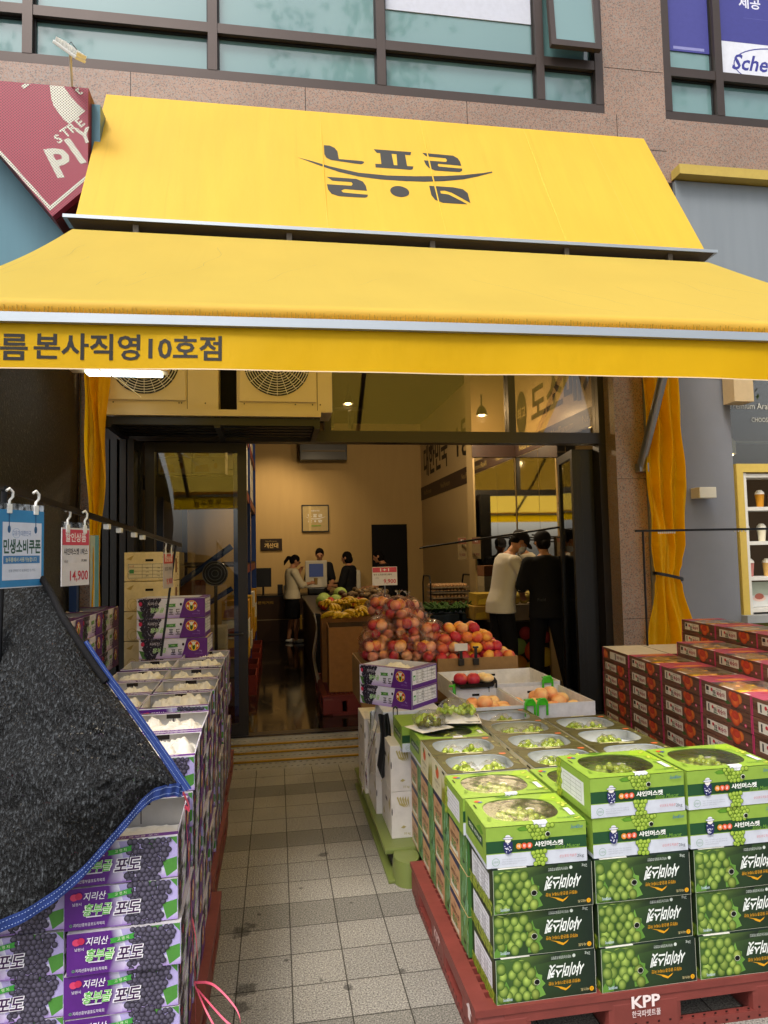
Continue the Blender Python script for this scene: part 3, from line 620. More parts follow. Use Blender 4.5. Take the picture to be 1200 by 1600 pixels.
# ---------------------------------------------- air conditioners on their rack
rk = empty('condenser_rack', (-.45, 5.5, 2.6), 0, 'beige edged black louvred rack carrying two outdoor air conditioner units', 'rack')
g = MB().box(-1.3, 5.32, 2.745, .36, 5.36, 2.795, (.5, .45, .35)); g.build('front_rail', 'ac_body', rk, (.45, -5.5, -2.6))
g = MB()
for k in range(5): g.box(-1.28, 5.40+k*.11, 2.70-.004*k, .35, 5.47+k*.11, 2.72-.004*k)
for x in (-1.28, -.47, .31): g.box(x, 5.37, 2.66, x+.045, 6.0, 2.745)
g.box(-1.28, 5.365, 2.68, .355, 5.375, 2.74); g.build('louvre', 'black_frame', rk, (.45, -5.5, -2.6))
def condenser(x0, x1, fx, lab):
    t = empty('air_conditioner', ((x0+x1)/2, 5.6, 2.8), 0, lab, 'air conditioner', 'outdoor units over the entrance'); L_ = (-(x0+x1)/2, -5.6, -2.8)
    MB().bbox(x0, 5.42, 2.8, x1, 5.78, 3.52, .012).build('casing', 'ac_body', t, L_)
    g = MB().bbox(x0+.02, 5.405, 2.88, fx+.31, 5.42, 3.50, .006); g.build('front_panel', 'ac_body', t, L_)
    g = MB(); g.loft([[Vector((fx+r*math.cos(a), y, 3.19+r*math.sin(a))) for a in [2*math.pi*k/36 for k in range(36)]] for r, y in ((.262, 5.404), (.25, 5.402))]); g.build('fan_opening', 'black_plastic', t, L_)
    g = MB()
    for r in [.03+.02*k for k in range(12)]: g.tube([(fx+r*math.cos(a), 5.392-.012*(1-(r/.26)**2), 3.19+r*math.sin(a)) for a in [2*math.pi*k/30 for k in range(31)]], .003, 5, caps=False)
    for k in range(20):
        a = 2*math.pi*k/20; g.tube([(fx+.03*math.cos(a), 5.382, 3.19+.03*math.sin(a)), (fx+.26*math.cos(a), 5.394, 3.19+.26*math.sin(a))], .0025, 5)
    g.build('grille', 'plaster', t, L_)
    g = MB()
    for x in (x0+.06, fx+.28, x1-.3, x1-.1): g.tube([(x, 5.402, 2.86), (x, 5.398, 2.86)], .006, 8)
    g.box(fx+.318, 5.4185, 2.81, fx+.322, 5.421, 3.51); g.build('screw', 'black_plastic', t, L_)
condenser(-1.29, -.44, -1.0, 'beige outdoor air conditioner unit above the left glass door, nearer the curtain')
condenser(-.30, .462, .02, 'beige outdoor air conditioner unit above the entrance, right of the other unit')
g = MB().box(-.44, 5.6, 2.8, -.3, 5.78, 3.3); tag(g.build('unit_cover', 'black_cloth'), 'black plastic sheet hanging in the gap between the two air conditioner units', 'cover')

# ---------------------------------------------- neighbours
nb = empty('left_shop', (-3.5, 5.8, 3.0), 0, 'neighbouring shop with a weathered blue fascia panel at the left', 'shop')
MB().box(-9, 5.72, 3.4, -1.5, 5.84, 5.37).build('fascia', 'blue_panel', nb, (3.5, -5.8, -3))
MB().box(-9, 5.4, 0, -1.6, 5.84, 3.39).build('wall', 'dark_wall', nb, (3.5, -5.8, -3))
ps = empty('pizza_sign', (-1.9, 5.45, 4.8), 0, 'perforated red pointed sign with white lettering fixed to the blue fascia', 'sign')
pol = [(-2.53, 5.362), (-2.53, 5.35), (-1.682, 4.306), (-1.425, 4.56), (-1.425, 5.362)]
g = MB(); g.prism([(x, z) for x, z in pol], (0, 5.47, 0), (1, 0, 0), (0, 0, 1), (0, -.07, 0), c('#a8324a'))
P = Panel(g, (0, 5.3995, 0), (1, 0, 0), (0, 0, 1), .001, 1e-4); wh = c('#dcd8c8')
P.poly([(-2.45, 5.252), (-1.7, 4.388), (-1.44, 4.645), (-1.44, 4.614), (-1.7, 4.35), (-2.47, 5.24)][::-1], wh)
P.poly([(-1.712, 5.359), (-1.607, 5.359), (-1.59, 5.33), (-1.559, 5.286), (-1.5, 5.22), (-1.447, 5.173), (-1.565, 5.055), (-1.61, 5.09), (-1.648, 5.147), (-1.68, 5.19), (-1.698, 5.25)][::-1], wh)
P.poly([(-1.922, 5.335), (-1.892, 5.355), (-1.849, 5.355), (-1.899, 5.311)][::-1], wh)
for s_, x, z, h, r_ in (('S', -1.645, 4.93, .075, 38), ('T', -1.592, 4.985, .075, 40), ('R', -1.54, 5.03, .075, 42), ('E', -1.488, 5.075, .075, 44), ('P', -1.622, 4.74, .24, 12), ('I', -1.52, 4.84, .22, 20), ('t', -1.5, 5.33, .07, 40), ('Y', -1.45, 4.97, .12, 20)):
    P.text(s_, x, z, h, wh, off=.03, rot=R(r_)-R(0), slant=-.25 if s_ in 'PI' else 0)
g.build('plate', 'perforated', ps, (1.9, -5.45, -4.8))
g = MB().prism([(x*1.0, z) for x, z in pol], (0, 5.72, 0), (1, 0, 0), (0, 0, 1), (0, -.24, 0)); g.build('box', 'dark_red_plastic', ps, (1.9, -5.45, -4.8))
g = MB().box(-1.5, 5.5, 3.6, -1.36, 5.84, 5.3); g.build('fascia_return', 'blue_panel', nb, (3.5, -5.8, -3))
fl2 = empty('floodlight', (-1.51, 5.25, 5.5), 0, 'small white finned floodlight on a rod above the red sign', 'light')
mt = Matrix.Translation((-1.51, 5.2, 5.5)) @ Matrix.Rotation(R(35), 4, 'Y') @ Matrix.Rotation(R(30), 4, 'X')
g = MB().bbox(-.1, -.07, -.012, .1, .07, .012, .006, mat=mt)
for k in range(8): g.box(-.09+k*.025, -.065, .012, -.082+k*.025, .065, .04, mat=mt)
g.build('head', 'white_plastic', fl2, (1.51, -5.25, -5.5)); MB().tube([(-1.51, 5.22, 5.49), (-1.56, 5.45, 5.34)], .01, 8).build('arm', 'plaster', fl2, (1.51, -5.25, -5.5))
MB().tube([(-1.53, 5.2, 5.53), (-1.5, 5.2, 5.58), (-1.46, 5.22, 5.53)], .004, 6).build('cord', 'black_plastic', fl2, (1.51, -5.25, -5.5))

cf = empty('cafe_front', (5, 5.8, 0), 0, 'grey walled cafe next door with a yellow framed display window', 'cafe')
def cp(mb, name, mat, par=None): return mb.build(name, mat, par or cf, (-5, -5.8, 0) if par is None else None)
cp(MB().box(3.445, 5.83, 0, 4.335, 6.1, 3.32), 'wall', 'grey_wall'); cp(MB().box(3.85, 5.80, 3.32, 9, 6.1, 5.2), 'fascia', 'grey_panel'); cp(MB().box(3.445, 5.84, 3.32, 3.85, 6.1, 5.2), 'fascia', 'dark_wall')
cp(MB().box(3.84, 5.70, 5.215, 9, 5.84, 5.31, c('#bfa552')), 'cap_strip', 'plain')
cp(MB().box(4.335, 5.80, .1, 9, 6.0, .93, c('#6f6a25')), 'lower_panel', 'plain'); cp(MB().box(4.335, 5.74, .93, 9, 6.0, 1.0, c('#9b9c9a')), 'sill', 'plain')
cp(MB().box(4.335, 5.9, 2.44, 9, 5.91, 3.32), 'window_pane', 'glass')
g = MB(); g.box(4.36, 5.82, 2.36, 5.6, 5.92, 2.44, c('#d2b458')); g.box(4.36, 5.82, 1.0, 4.43, 5.92, 2.36, c('#d2b458')); cp(g, 'yellow_frame', 'plain')
g = MB()
for z in (1.02, 1.32, 1.66, 1.99, 2.31): g.box(4.43, 5.84, z, 5.6, 6.05, z+.035, c('#dedad0'))
g.box(4.43, 5.836, 1.0, 4.47, 5.93, 2.355, c('#dedad0')); g.box(4.90, 5.85, 1.0, 4.93, 6.0, 2.35, c('#dedad0')); cp(g, 'display_shelf', 'plain')
g = MB(); P = Panel(g, (4.37, 5.9, 3.0), (1, 0, 0), (0, 0, 1), .003); P.text('Premium Arabica 1', .3, .02, .06, c('#c9c3b0'), w=.58, off=0); P.text('CHOOSE YOUR', .42, -.115, .045, c('#c9c3b0'), w=.36, off=0); cp(g, 'lettering', 'plain')
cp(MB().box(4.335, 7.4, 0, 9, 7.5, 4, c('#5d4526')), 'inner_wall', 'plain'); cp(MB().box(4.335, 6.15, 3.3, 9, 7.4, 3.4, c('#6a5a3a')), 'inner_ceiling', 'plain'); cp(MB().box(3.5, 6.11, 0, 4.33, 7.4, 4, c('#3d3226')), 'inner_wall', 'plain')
g = MB()
for x in (4.55, 4.72, 5.1): g.box(x, 6.9, 1.2, x+.025, 6.93, 3.3, c('#7a6c4c'))
g.box(4.4, 6.89, 2.82, 6, 6.94, 2.85, c('#8a8470')); cp(g, 'shelf_frame', 'plain')
cl = empty('pendant_lamp', (4.62, 6.3, 2.6), 0, 'small lit pendant lamp inside the cafe window', 'lamp')
g = MB(); g.loft([[Vector((r*math.cos(a), r*math.sin(a), z)) for a in [2*math.pi*k/20 for k in range(20)]] for r, z in ((.085, 0), (.085, .13), (.06, .16))], c('#cfc8b0')); g.tube([(0, 0, .16), (0, 0, .28)], .02, 8, c('#cfc8b0')); g.tube([(0, 0, .28), (0, 0, .7)], .004, 5); g.build('shade', 'plain', cl)
MB().ball((0, 0, -.005), .06, .06, .02).build('bulb', 'bulb', cl)
tag(MB().bbox(-.085, -.07, -.05, .085, .07, .05, .004).build('wall_lamp', 'plaster', None, (3.96, 5.76, 2.155)), 'small cream cube wall lamp on the grey cafe wall', 'lamp')
tag(MB().box(-.1, -.08, -.2, .1, .08, .3, c('#c2a87e')).build('box_sign', 'plain', None, (4.33, 5.7, 3.2)), 'beige box sign hanging at the top corner of the cafe window', 'sign')
def cup(x, z, col, lab, lid=True, y=5.96):
    t = empty('drink_cup', (x, y, z), 0, lab, 'cup')
    MB().loft([[Vector((r*math.cos(a), r*math.sin(a), h)) for a in [2*math.pi*k/16 for k in range(16)]] for r, h in ((.03, 0), (.042, .13))], col).build('cup', 'plain', t)
    if lid: MB().loft([[Vector((r*math.cos(a), r*math.sin(a), h)) for a in [2*math.pi*k/16 for k in range(16)]] for r, h in ((.044, .13), (.04, .15), (.02, .172))], c('#e8e2d2')).build('lid', 'plain', t)
cup(4.70, 2.025, c('#c98a20'), 'orange drink cup on the top shelf of the cafe display'); cup(4.82, 2.025, c('#5a4a3a'), 'dark low cup on the top shelf of the cafe display', False)
cup(4.52, 1.695, c('#5f9a86'), 'green drink cup on the second shelf of the cafe display'); cup(4.70, 1.695, c('#e6dcc0'), 'cream drink cup on the second shelf of the cafe display'); cup(4.85, 1.695, c('#33302c'), 'dark drink cup on the second shelf of the cafe display')
cup(4.55, 1.355, c('#c07a70'), 'pink and white sundae cup on the third shelf of the cafe display'); cup(4.74, 1.355, c('#d0a860'), 'iced coffee cup on the third shelf of the cafe display'); cup(4.86, 1.355, c('#4aa0c0'), 'blue cup on the third shelf of the cafe display')
g = MB().box(0, 0, 0, .5, .01, .24, c('#b9c2b0')); P = Panel(g, (0, 0, 0), (1, 0, 0), (0, 0, 1)); P.rect(0, 0, .5, .11, c('#d8d8d4')); P.disc(.13, .08, .07, .03, c('#e8c8b8')); P.disc(.13, .1, .05, .03, c('#b86a5a')); P.rect(.24, .06, .29, .18, c('#c0557a')); P.rect(.31, .03, .37, .15, c('#a83050'))
tag(g.build('menu_picture', 'plain', None, (4.5, 5.95, 1.06)), 'picture of pink drinks and dessert on the lowest shelf of the cafe display', 'picture')

# ---------------------------------------------- street trees behind the camera (seen in the window glass)
def tree(x, y, h, seed, lab):
    rr = random.Random(seed); t = empty('street_tree', (x, y, 0), 0, lab, 'tree', 'trees across the pavement')
    g = MB().tube([(0, 0, 0), (.05, 0, h*.3), (0, .1, h*.55), (.1, 0, h*.8)], [.2, .15, .1, .03], 10)
    for k in range(9):
        a = k*2.4; z = h*(.35+.05*k); L_ = h*(.24-.012*k); g.tube([(0, 0, z), (math.cos(a)*L_*.6, math.sin(a)*L_*.6, z+L_*.4), (math.cos(a)*L_, math.sin(a)*L_, z+L_*.8)], [.06, .04, .01], 6)
    g.build('trunk', 'bark', t); g = MB()
    for k in range(46):
        a = rr.uniform(0, 6.28); rad = rr.uniform(.2, 1)*h*.24; z = h*rr.uniform(.42, 1.0); cx, cy = math.cos(a)*rad, math.sin(a)*rad
        for q in range(55):
            p = Vector((cx+rr.gauss(0, .42), cy+rr.gauss(0, .42), z+rr.gauss(0, .35))); e = Euler((rr.uniform(0, 6), rr.uniform(0, 6), 0)); s_ = rr.uniform(.09, .17)
            u_, v_ = e.to_matrix() @ Vector((s_, 0, 0)), e.to_matrix() @ Vector((0, s_*.55, 0)); g.add([p-u_, p+v_, p+u_, p-v_], [(0, 1, 2, 3)], (.1, .2, .1))
    g.build('crown', 'leaves', t)
tree(-9.5, -6.5, 17.5, 1, 'leafy street tree behind the viewer, nearer the left end'); tree(4.2, -6.0, 17, 2, 'leafy street tree behind the viewer, nearer the right end')

tree(12.5, -6.5, 17, 3, 'leafy street tree behind the viewer, farthest to the right')
# ============================================================ BOXES AND THEIR PRINTING
WHT = c('#eceaf0'); INK = c('#2a2430')
def shell(mb, w, d, h, out, inn, top=False, t=.004):     # open carton: four walls, floor; origin at the centre of the bottom front edge... x -w/2..w/2, y 0..d
    x = w/2
    for a in ((-x, 0, 0, x, t, h), (-x, d-t, 0, x, d, h), (-x, t, 0, -x+t, d-t, h), (x-t, t, 0, x, d-t, h)):
        mb.box(*a, col=out)
    mb.box(-x+t, t, 0, x-t, d-t, t, inn)
    e = .0006
    mb.add([(-x+t+e, t+e, t+e), (x-t-e, t+e, t+e), (x-t-e, d-t-e, t+e), (-x+t+e, d-t-e, t+e), (-x+t+e, t+e, h-.0005), (x-t-e, t+e, h-.0005), (x-t-e, d-t-e, h-.0005), (-x+t+e, d-t-e, h-.0005)],
           [(0, 1, 2, 3), (0, 4, 5, 1), (1, 5, 6, 2), (2, 6, 7, 3), (3, 7, 4, 0)], inn)
    if top: mb.box(-x, 0, h, x, d, h+.002, out)
def lidring(mb, w, d, z, rx, ry, cx, cy, col, under, n=48, p=2.6, t=.003):      # card lid with a rounded opening
    out = []; inn = []
    for k in range(n):
        a = 2*math.pi*k/n+.0001; ca, sa = math.cos(a), math.sin(a)
        s_ = 1/max(abs(ca)/(w/2), abs(sa)/(d/2)); out.append((ca*s_, d/2+sa*s_))
        inn.append((cx+rx*math.copysign(abs(ca)**(2/p), ca), d/2+cy+ry*math.copysign(abs(sa)**(2/p), sa)))
    q = lambda a, zz: [(x, y, zz) for x, y in a]
    corners = [(-w/2, 0), (w/2, 0), (w/2, d), (-w/2, d)]
    vs = q(out, z+t)+q(inn, z+t)+q(inn, z); fs = []
    for k in range(n): j = (k+1) % n; fs += [(k, j, n+j, n+k)]
    mb.add(vs, fs, col); mb.add(vs, [(n+k, n+(k+1) % n, 2*n+(k+1) % n, 2*n+k) for k in range(n)], under)
    mb.add(q(out, z-.0004)+q(inn, z-.0004), [(k, n+k, n+(k+1) % n, (k+1) % n) for k in range(n)], under)
    for cxx, cyy in corners:     # fill the corner cut by the fan
        near = sorted(out, key=lambda p_: (p_[0]-cxx)**2+(p_[1]-cyy)**2)[:2]
        mb.add([(cxx, cyy, z+t+.0002), (*near[0], z+t+.0002), (*near[1], z+t+.0002)], [(0, 1, 2)] if ((near[0][0]-cxx)*(near[1][1]-cyy)-(near[0][1]-cyy)*(near[1][0]-cxx)) > 0 else [(0, 2, 1)], col)
def cluster(P, pts, r, dk, hi, jit, rr):
    for x, y in pts:
        k = rr.uniform(.9, 1.12); f = rr.uniform(.85, 1.15); P.disc(x, y, r*k, r*k*rr.uniform(.95, 1.1), tuple(v*f for v in dk), tuple(v*f for v in hi), (rr.uniform(-.35, -.1), rr.uniform(.15, .4)), 10)
def tri_pts(x0, x1, y0, y1, r, rr, keep):
    o = []; y = y0; row = 0
    while y < y1:
        x = x0+(row % 2)*r*.85
        while x < x1:
            px, py = x+rr.uniform(-.25, .25)*r, y+rr.uniform(-.25, .25)*r
            if keep(px, py): o.append((px, py))
            x += r*1.7
        y += r*1.5; row += 1
    rr.shuffle(o); return o
GDK, GHI = c('#1c1724'), c('#6c677c')
def grape_front(P, w, h, rr):
    pu = c('#5b2580'); lv = c('#b79ad6')
    P.rect(0, 0, w, h, c('#b3a8da')); P.mb.add([P.pt(0, 0), P.pt(w, 0), P.pt(w, h*.28), P.pt(0, h*.1)], [(0, 1, 2, 3)], [lv, c('#a98fd0'), c('#dcdcec'), c('#c2b4de')]); P.k += 1
    P.mb.add([P.pt(0, 0), P.pt(.42*w, 0), P.pt(.47*w, h*.5), P.pt(.43*w, h), P.pt(0, h)], [(0, 1, 2, 3, 4)], pu); P.k += 1
    P.mb.add([P.pt(.36*w, 0), P.pt(.50*w, 0), P.pt(.52*w, h*.5), P.pt(.47*w, h), P.pt(.38*w, h), P.pt(.41*w, h*.5)], [(0, 1, 2, 5), (5, 2, 3, 4)], [pu, c('#c9b5de'), c('#dcdcec'), c('#dcdcec'), pu, pu]); P.k += 1
    gr = c('#4f8c3c')
    P.poly([(.70*w, h), (.84*w, h), (.79*w, .72*h), (.735*w, .55*h)], gr); P.poly([(.86*w, .42*h), (.995*w, .5*h), (.995*w, .18*h), (.9*w, .02*h)], gr); P.poly([(.93*w, h), (.995*w, h), (.995*w, .8*h)], gr)
    r = h*.076
    cluster(P, tri_pts(.52*w, .74*w, .04*h, h, r, rr, lambda x, y: abs(x/w-(.57+.09*(y/h))) < .035+.06*(y/h)), r, GDK, GHI, 0, rr)
    cluster(P, tri_pts(.63*w, .99*w, .02*h, h*.98, r, rr, lambda x, y: ((x/w-.70-.13*(y/h))/.13)**2 < 1 and y < h*(1.02-.5*max(0, x/w-.9)*4) and x < .985*w), r, GDK, GHI, 0, rr)
    P.disc(.085*w, .80*h, .035*w, .085*h, c('#d8446c')); P.disc(.125*w, .82*h, .032*w, .085*h, c('#c02f55')); P.text('남원시', .11*w, .63*h, .075*h, WHT, off=0)
    P.text('지리산', .265*w, .80*h, .2*h, WHT, w=.19*w, off=.012, slant=.2)
    P.text('흥부골', .29*w, .47*h, .30*h, c('#e8f4dc'), w=.25*w, off=.045, slant=.25); P.text('흥부골', .29*w, .47*h, .29*h, c('#58b83a'), w=.235*w, off=.01, slant=.25)
    P.rect(.19*w, .29*h, .33*w, .32*h, c('#d9d2e4')); P.text('지리산흥부골포도작목회', .215*w, .13*h, .085*h, WHT, w=.27*w, off=0); P.ring(.06*w, .13*h, .012*w, .004*w, c('#58b83a'), 10)
    P.poly([(.375*w, .82*h), (.47*w, .84*h), (.59*w, .90*h), (.58*w, .83*h), (.59*w, .77*h), (.47*w, .715*h), (.375*w, .695*h), (.385*w, .76*h)][::-1], c('#3f9a3e')); P.text('고 랭 지', .49*w, .795*h, .08*h, c('#e0efc8'), off=0, rot=.1)
    P.text('포도', .555*w, .44*h, .34*h, WHT, w=.24*w, off=.085, slant=.2); P.text('포도', .555*w, .44*h, .31*h, c('#3d1f4a'), w=.22*w, off=.022, slant=.2)
    P.rect(.40*w, 0, .585*w, .035*h, c('#8a6cab'))
def grape_art(P, w, h, rr, em=True):        # the long panel: grapes at the left, emblem on purple at the right
    pu = c('#5b2578'); P.rect(0, 0, w, h, c('#d9d6e6')); P.mb.add([P.pt(0, 0), P.pt(w*.7, 0), P.pt(w*.7, h*.4), P.pt(0, h*.2)], [(0, 1, 2, 3)], [c('#bfa8d8'), c('#a988cc'), c('#d9d6e6'), c('#d9d6e6')]); P.k += 1
    P.poly([(0, .45*h), (.1*w, .35*h), (.12*w, 0), (.05*w, .02*h)][::-1], c('#4f7c3c')); r = h*.055
    cluster(P, tri_pts(.03*w, .36*w, .05*h, h*.97, r, rr, lambda x, y: y > h*(1-1.25*(1-abs(x/w-.15)*1.2)) and x < w*(.36-.12*(1-y/h)) and x > .02*w+.08*w*(1-y/h)), r, c('#1c1722'), c('#3f3a4a'), 0, rr)
    P.mb.add([P.pt(.62*w, 0), P.pt(w, 0), P.pt(w, h), P.pt(.70*w, h)], [(0, 1, 2, 3)], [pu, pu, pu, pu]); P.k += 1
    P.disc(.055*w, .76*h, .026*w, .11*h, c('#c02f55')); P.text('지리산', .23*w, .76*h, .16*h, c('#cfc8d8'), w=.15*w, off=.01)
    P.text('흥부골', .30*w, .42*h, .27*h, c('#eef4e0'), w=.2*w, off=.04, slant=.2); P.text('흥부골', .30*w, .42*h, .26*h, c('#58a83a'), w=.19*w, off=.01, slant=.2)
    P.poly([(.42*w, .72*h), (.57*w, .74*h), (.56*w, .66*h), (.57*w, .58*h), (.42*w, .56*h), (.435*w, .64*h)][::-1], c('#4a8a3e')); P.text('고랭지', .495*w, .65*h, .075*h, c('#d8e8c0'), off=0)
    P.text('포 도', .55*w, .32*h, .28*h, c('#221a2a'), w=.17*w, off=.01)
    if em:
        P.disc(.80*w, .62*h, .085*w, .27*h, c('#e0c040'), seg=20); P.disc(.80*w, .62*h, .078*w, .245*h, c('#c2311f'), seg=20); P.disc(.80*w, .55*h, .04*w, .18*h, c('#e0c63a')); P.disc(.80*w, .55*h, .022*w, .16*h, c('#2c4a24'))
        for s_ in (-1, 0, 1): P.poly([(.795*w, .62*h), (.805*w, .62*h), ((.80+.03*s_+.012)*w, .82*h), ((.80+.03*s_-.012)*w, .82*h)], c('#d8dcd0'))
        for s_ in (-1, 1): P.disc((.80+.055*s_)*w, .60*h, .012*w, .07*h, c('#e8e0d0'))
        P.text('3kg', .90*w, .34*h, .09*h, c('#b79ad6'), off=0); P.text('남원시농협', .87*w, .20*h, .08*h, c('#8c62b0'), off=0)
        P.disc(.645*w, .70*h, .018*w, .075*h, c('#1a0f20'))
def grape_box_mesh(opened, seed, w=.305, d=.352, h=.1145):
    rr = random.Random(seed); mb = MB(); x = w/2
    if opened: shell(mb, w, d, h, c('#d9d6e6'), c('#c9c6c4'))
    else: mb.box(-x, 0, 0, x, d, h-.0015, c('#b9b4b8'))
    grape_front(Panel(mb, (-x, 0, 0), (1, 0, 0), (0, 0, 1)), w, h-.002, rr)
    grape_art(Panel(mb, (x, 0, 0), (0, 1, 0), (0, 0, 1)), d, h-.002, rr)
    if opened:
        for y0, y1 in ((.0, .03), (d-.03, d)):
            mb.box(-x, y0, h, x, y1, h+.002, c('#e6e4ea')); P = Panel(mb, (-x, y0, h+.002), (1, 0, 0), (0, 1, 0)); P.rect(0, .004, w, .026, c('#6d3690')); P.text('지리산 흥부골 포도', w*.6, .015, .012, WHT, w=w*.45, off=0); P.rect(.02, .006, .07, .024, c('#3e3a2c'))
        mb.box(-.002, d-.0055, .03, .002, d-.0045, h, c('#6a6468')); mb.box(-.03, d-.0056, .09, .03, d-.0046, h-.002, c('#2a2428'))
    return mb.mesh('carton', 'print')
def tissue_mesh(w, d, z0, amp, seed):
    from mathutils import noise as mn
    def fn(i, j):
        x, y = i-.5, j-.5
        e = max(0, 1-(2*abs(x))**8)*max(0, 1-(2*abs(y))**8); q = Vector((i*3+seed*7.3, j*2.4, seed*1.7))
        n_ = .62+.35*mn.noise(q)+.30*(1-2*abs(mn.noise(q*2.1)))-.25+.16*(1-2*abs(mn.noise(q*4.7)))
        return Vector((x*w, j*d, z0+amp*e*max(.1, n_)))
    return MB().grid(fn, 44, 38).mesh('tissue', 'tissue')
GC = [grape_box_mesh(False, s_) for s_ in (1, 2)]; GO = [grape_box_mesh(True, s_) for s_ in (3, 4)]
TS = [tissue_mesh(.295, .34, .03, .095, s_) for s_ in (1, 2, 3)]
TLOW = tissue_mesh(.29, .33, .02, .025, 9)
def grape_box(x, y, z, opened, label, group, rz=0, low=False, k=0):
    t = empty('grape_box', (x, y, z), rz, label, 'box', group)
    inst('carton', (GO if opened else GC)[k % 2], t)
    if opened: inst('tissue', TLOW if low else TS[k % 3], t, (0, .01, 0))
    return t
# ---- pallets
def pallet(name, x, y, sx, sy, label, mat, dark, text=False, group='plastic pallets under the stacks', h=.15, rz=0, z=0):
    t = empty(name, (x, y, z), rz, label, 'pallet', group); g = MB(); th = .022
    def slab(a, b, c_, d_, z0=h-th, z1=h): g.box(a, b, z0, c_, d_, z1, (.5, .2, .2))
    fr = .055
    slab(0, 0, sx, fr); slab(0, sy-fr, sx, sy); slab(0, fr, fr, sy-fr); slab(sx-fr, fr, sx, sy-fr)
    n = int((sx-2*fr)/.045)
    for k in range(1, n): xx = fr+(sx-2*fr)*k/n; slab(xx-.006, fr, xx+.006, sy-fr, h-.03, h-.002)
    n = int((sy-2*fr)/.045)
    for k in range(1, n): yy = fr+(sy-2*fr)*k/n; slab(fr, yy-.006, sx-fr, yy+.006, h-.028, h-.004)
    g.build('deck', mat, t); g = MB()
    # skids: rounded posts joined by a low skirt, fork openings between them
    for i, (a, b) in enumerate(((0, .2), (sx/2-.14, sx/2+.14), (sx-.2, sx))):
        for j, (c_, d_) in enumerate(((0, .2), (sy/2-.13, sy/2+.13), (sy-.2, sy))): g.bbox(a+.003, c_+.003, 0, b-.003, d_-.003, h-th, .022, (.5, .2, .2))
    for a in (.004, sx-.03): g.box(a, .1, 0, a+.026, sy-.1, .03, (.5, .2, .2)); g.box(a, .1, h-.06, a+.026, sy-.1, h-th, (.5, .2, .2))
    for a in (.004, sy-.03): g.box(.1, a, .0, sx-.1, a+.026, .028, (.5, .2, .2)); g.box(.1, a, h-.055, sx-.1, a+.026, h-th, (.5, .2, .2))
    g.build('skid', mat, t); g = MB(); pf = MB()
    for k in range(26):
        for q, zz in enumerate((.012, .04)):
            u_ = .05+k*(sy-.1)/26+(.012 if q else 0); pf.box(.002, u_, zz-.003, .0028, u_+.008, zz+.003, c('#2a0d0c'))
            u_ = .05+k*(sx-.1)/26; pf.box(u_, .002, zz-.003, u_+.008, .0028, zz+.003, c('#2a0d0c'))
    P = Panel(g, (0, 0, 0), (1, 0, 0), (0, 0, 1), .0008)
    if text:
        P.text('KPP', sx/2, .112, .04, c('#e6d6d4'), w=.105, off=.03); P.text('한국파렛트풀', sx/2, .074, .022, c('#dcc8c6'), w=.105, off=.01)
        P.poly([(sx-.1, .07), (sx-.07, .07), (sx-.07, .1), (sx-.05, .1), (sx-.085, .125), (sx-.12, .1), (sx-.1, .1)], c('#dcc8c6'))
        P = Panel(g, (.003, sy, 0), (0, -1, 0), (0, 0, 1), .0008); P.text('KPP', sy/2, .09, .04, c('#c9a8a4'), w=.1, off=.03); P.poly([(sy-.1, .07), (sy-.07, .07), (sy-.07, .1), (sy-.05, .1), (sy-.085, .125), (sy-.12, .1), (sy-.1, .1)], c('#dcc8c6'))
    pf.build('perforation', 'plain', t)['kind'] = 'stuff'
    if text: g.build('marking', 'plain', t)
    return t
# ============================================================ LEFT: PURPLE GRAPE STACKS
ROWY = [2.07, 2.45, 2.81, 3.27, 3.64, 4.0, 4.42, 4.79]
ROWX = [-.437, -.447, -.456, -.468, -.477, -.486, -.493, -.497]
rj = random.Random(11)
for r_, (y, x) in enumerate(zip(ROWY, ROWX)):
    nl = 6 if r_ == 0 else 7
    for k in range(nl):
        top = k == nl-1
        lab = (f'open purple grape box lined with tissue, top of the {NTH[r_]} aisle stack' if top else f'purple grape box, {ORD[k]} layer of the {NTH[r_]} aisle stack from the front')
        grape_box(x+rj.uniform(-.008, .006), y+rj.uniform(-.009, .009), .15+k*.1165, top, lab, 'purple grape boxes along the aisle', R(1.2)+rj.uniform(-.02, .02), r_ == 0, k+r_)
for r_ in range(8):
    nl = 6 if r_ == 0 else 7
    for k in ([0, 1, 2, 3, 4, 5] if r_ == 0 else [6]):
        if r_ == 7: continue
        lab = (f'purple grape box, {ORD[k]} layer of the front stack beneath the net hem' if r_ == 0 else f'open purple grape box beside the net, behind the {NTH[r_]} aisle stack toward the wall')
        if r_: lab = f'open purple grape box, second from the aisle, in the {NTH[r_]} row from the front'
        grape_box(ROWX[r_]-.318+rj.uniform(-.004, .004), ROWY[r_]+.01+rj.uniform(-.006, .006), .15+k*.1165, r_ > 0, lab, 'purple grape boxes in the second file', R(1.2), False, k+r_+1)
def lpal(x, y, w): return pallet('pallet', x-.86, y, 1.1, 1.1, w, 'red_plastic', 'dark_red_plastic')
lpal(-.50, 2.12, 'red plastic pallet under the nearest purple grape stacks'); lpal(-.545, 3.25, 'red plastic pallet under the middle purple grape stacks'); lpal(-.585, 4.4, 'red plastic pallet under the farthest purple grape stacks')
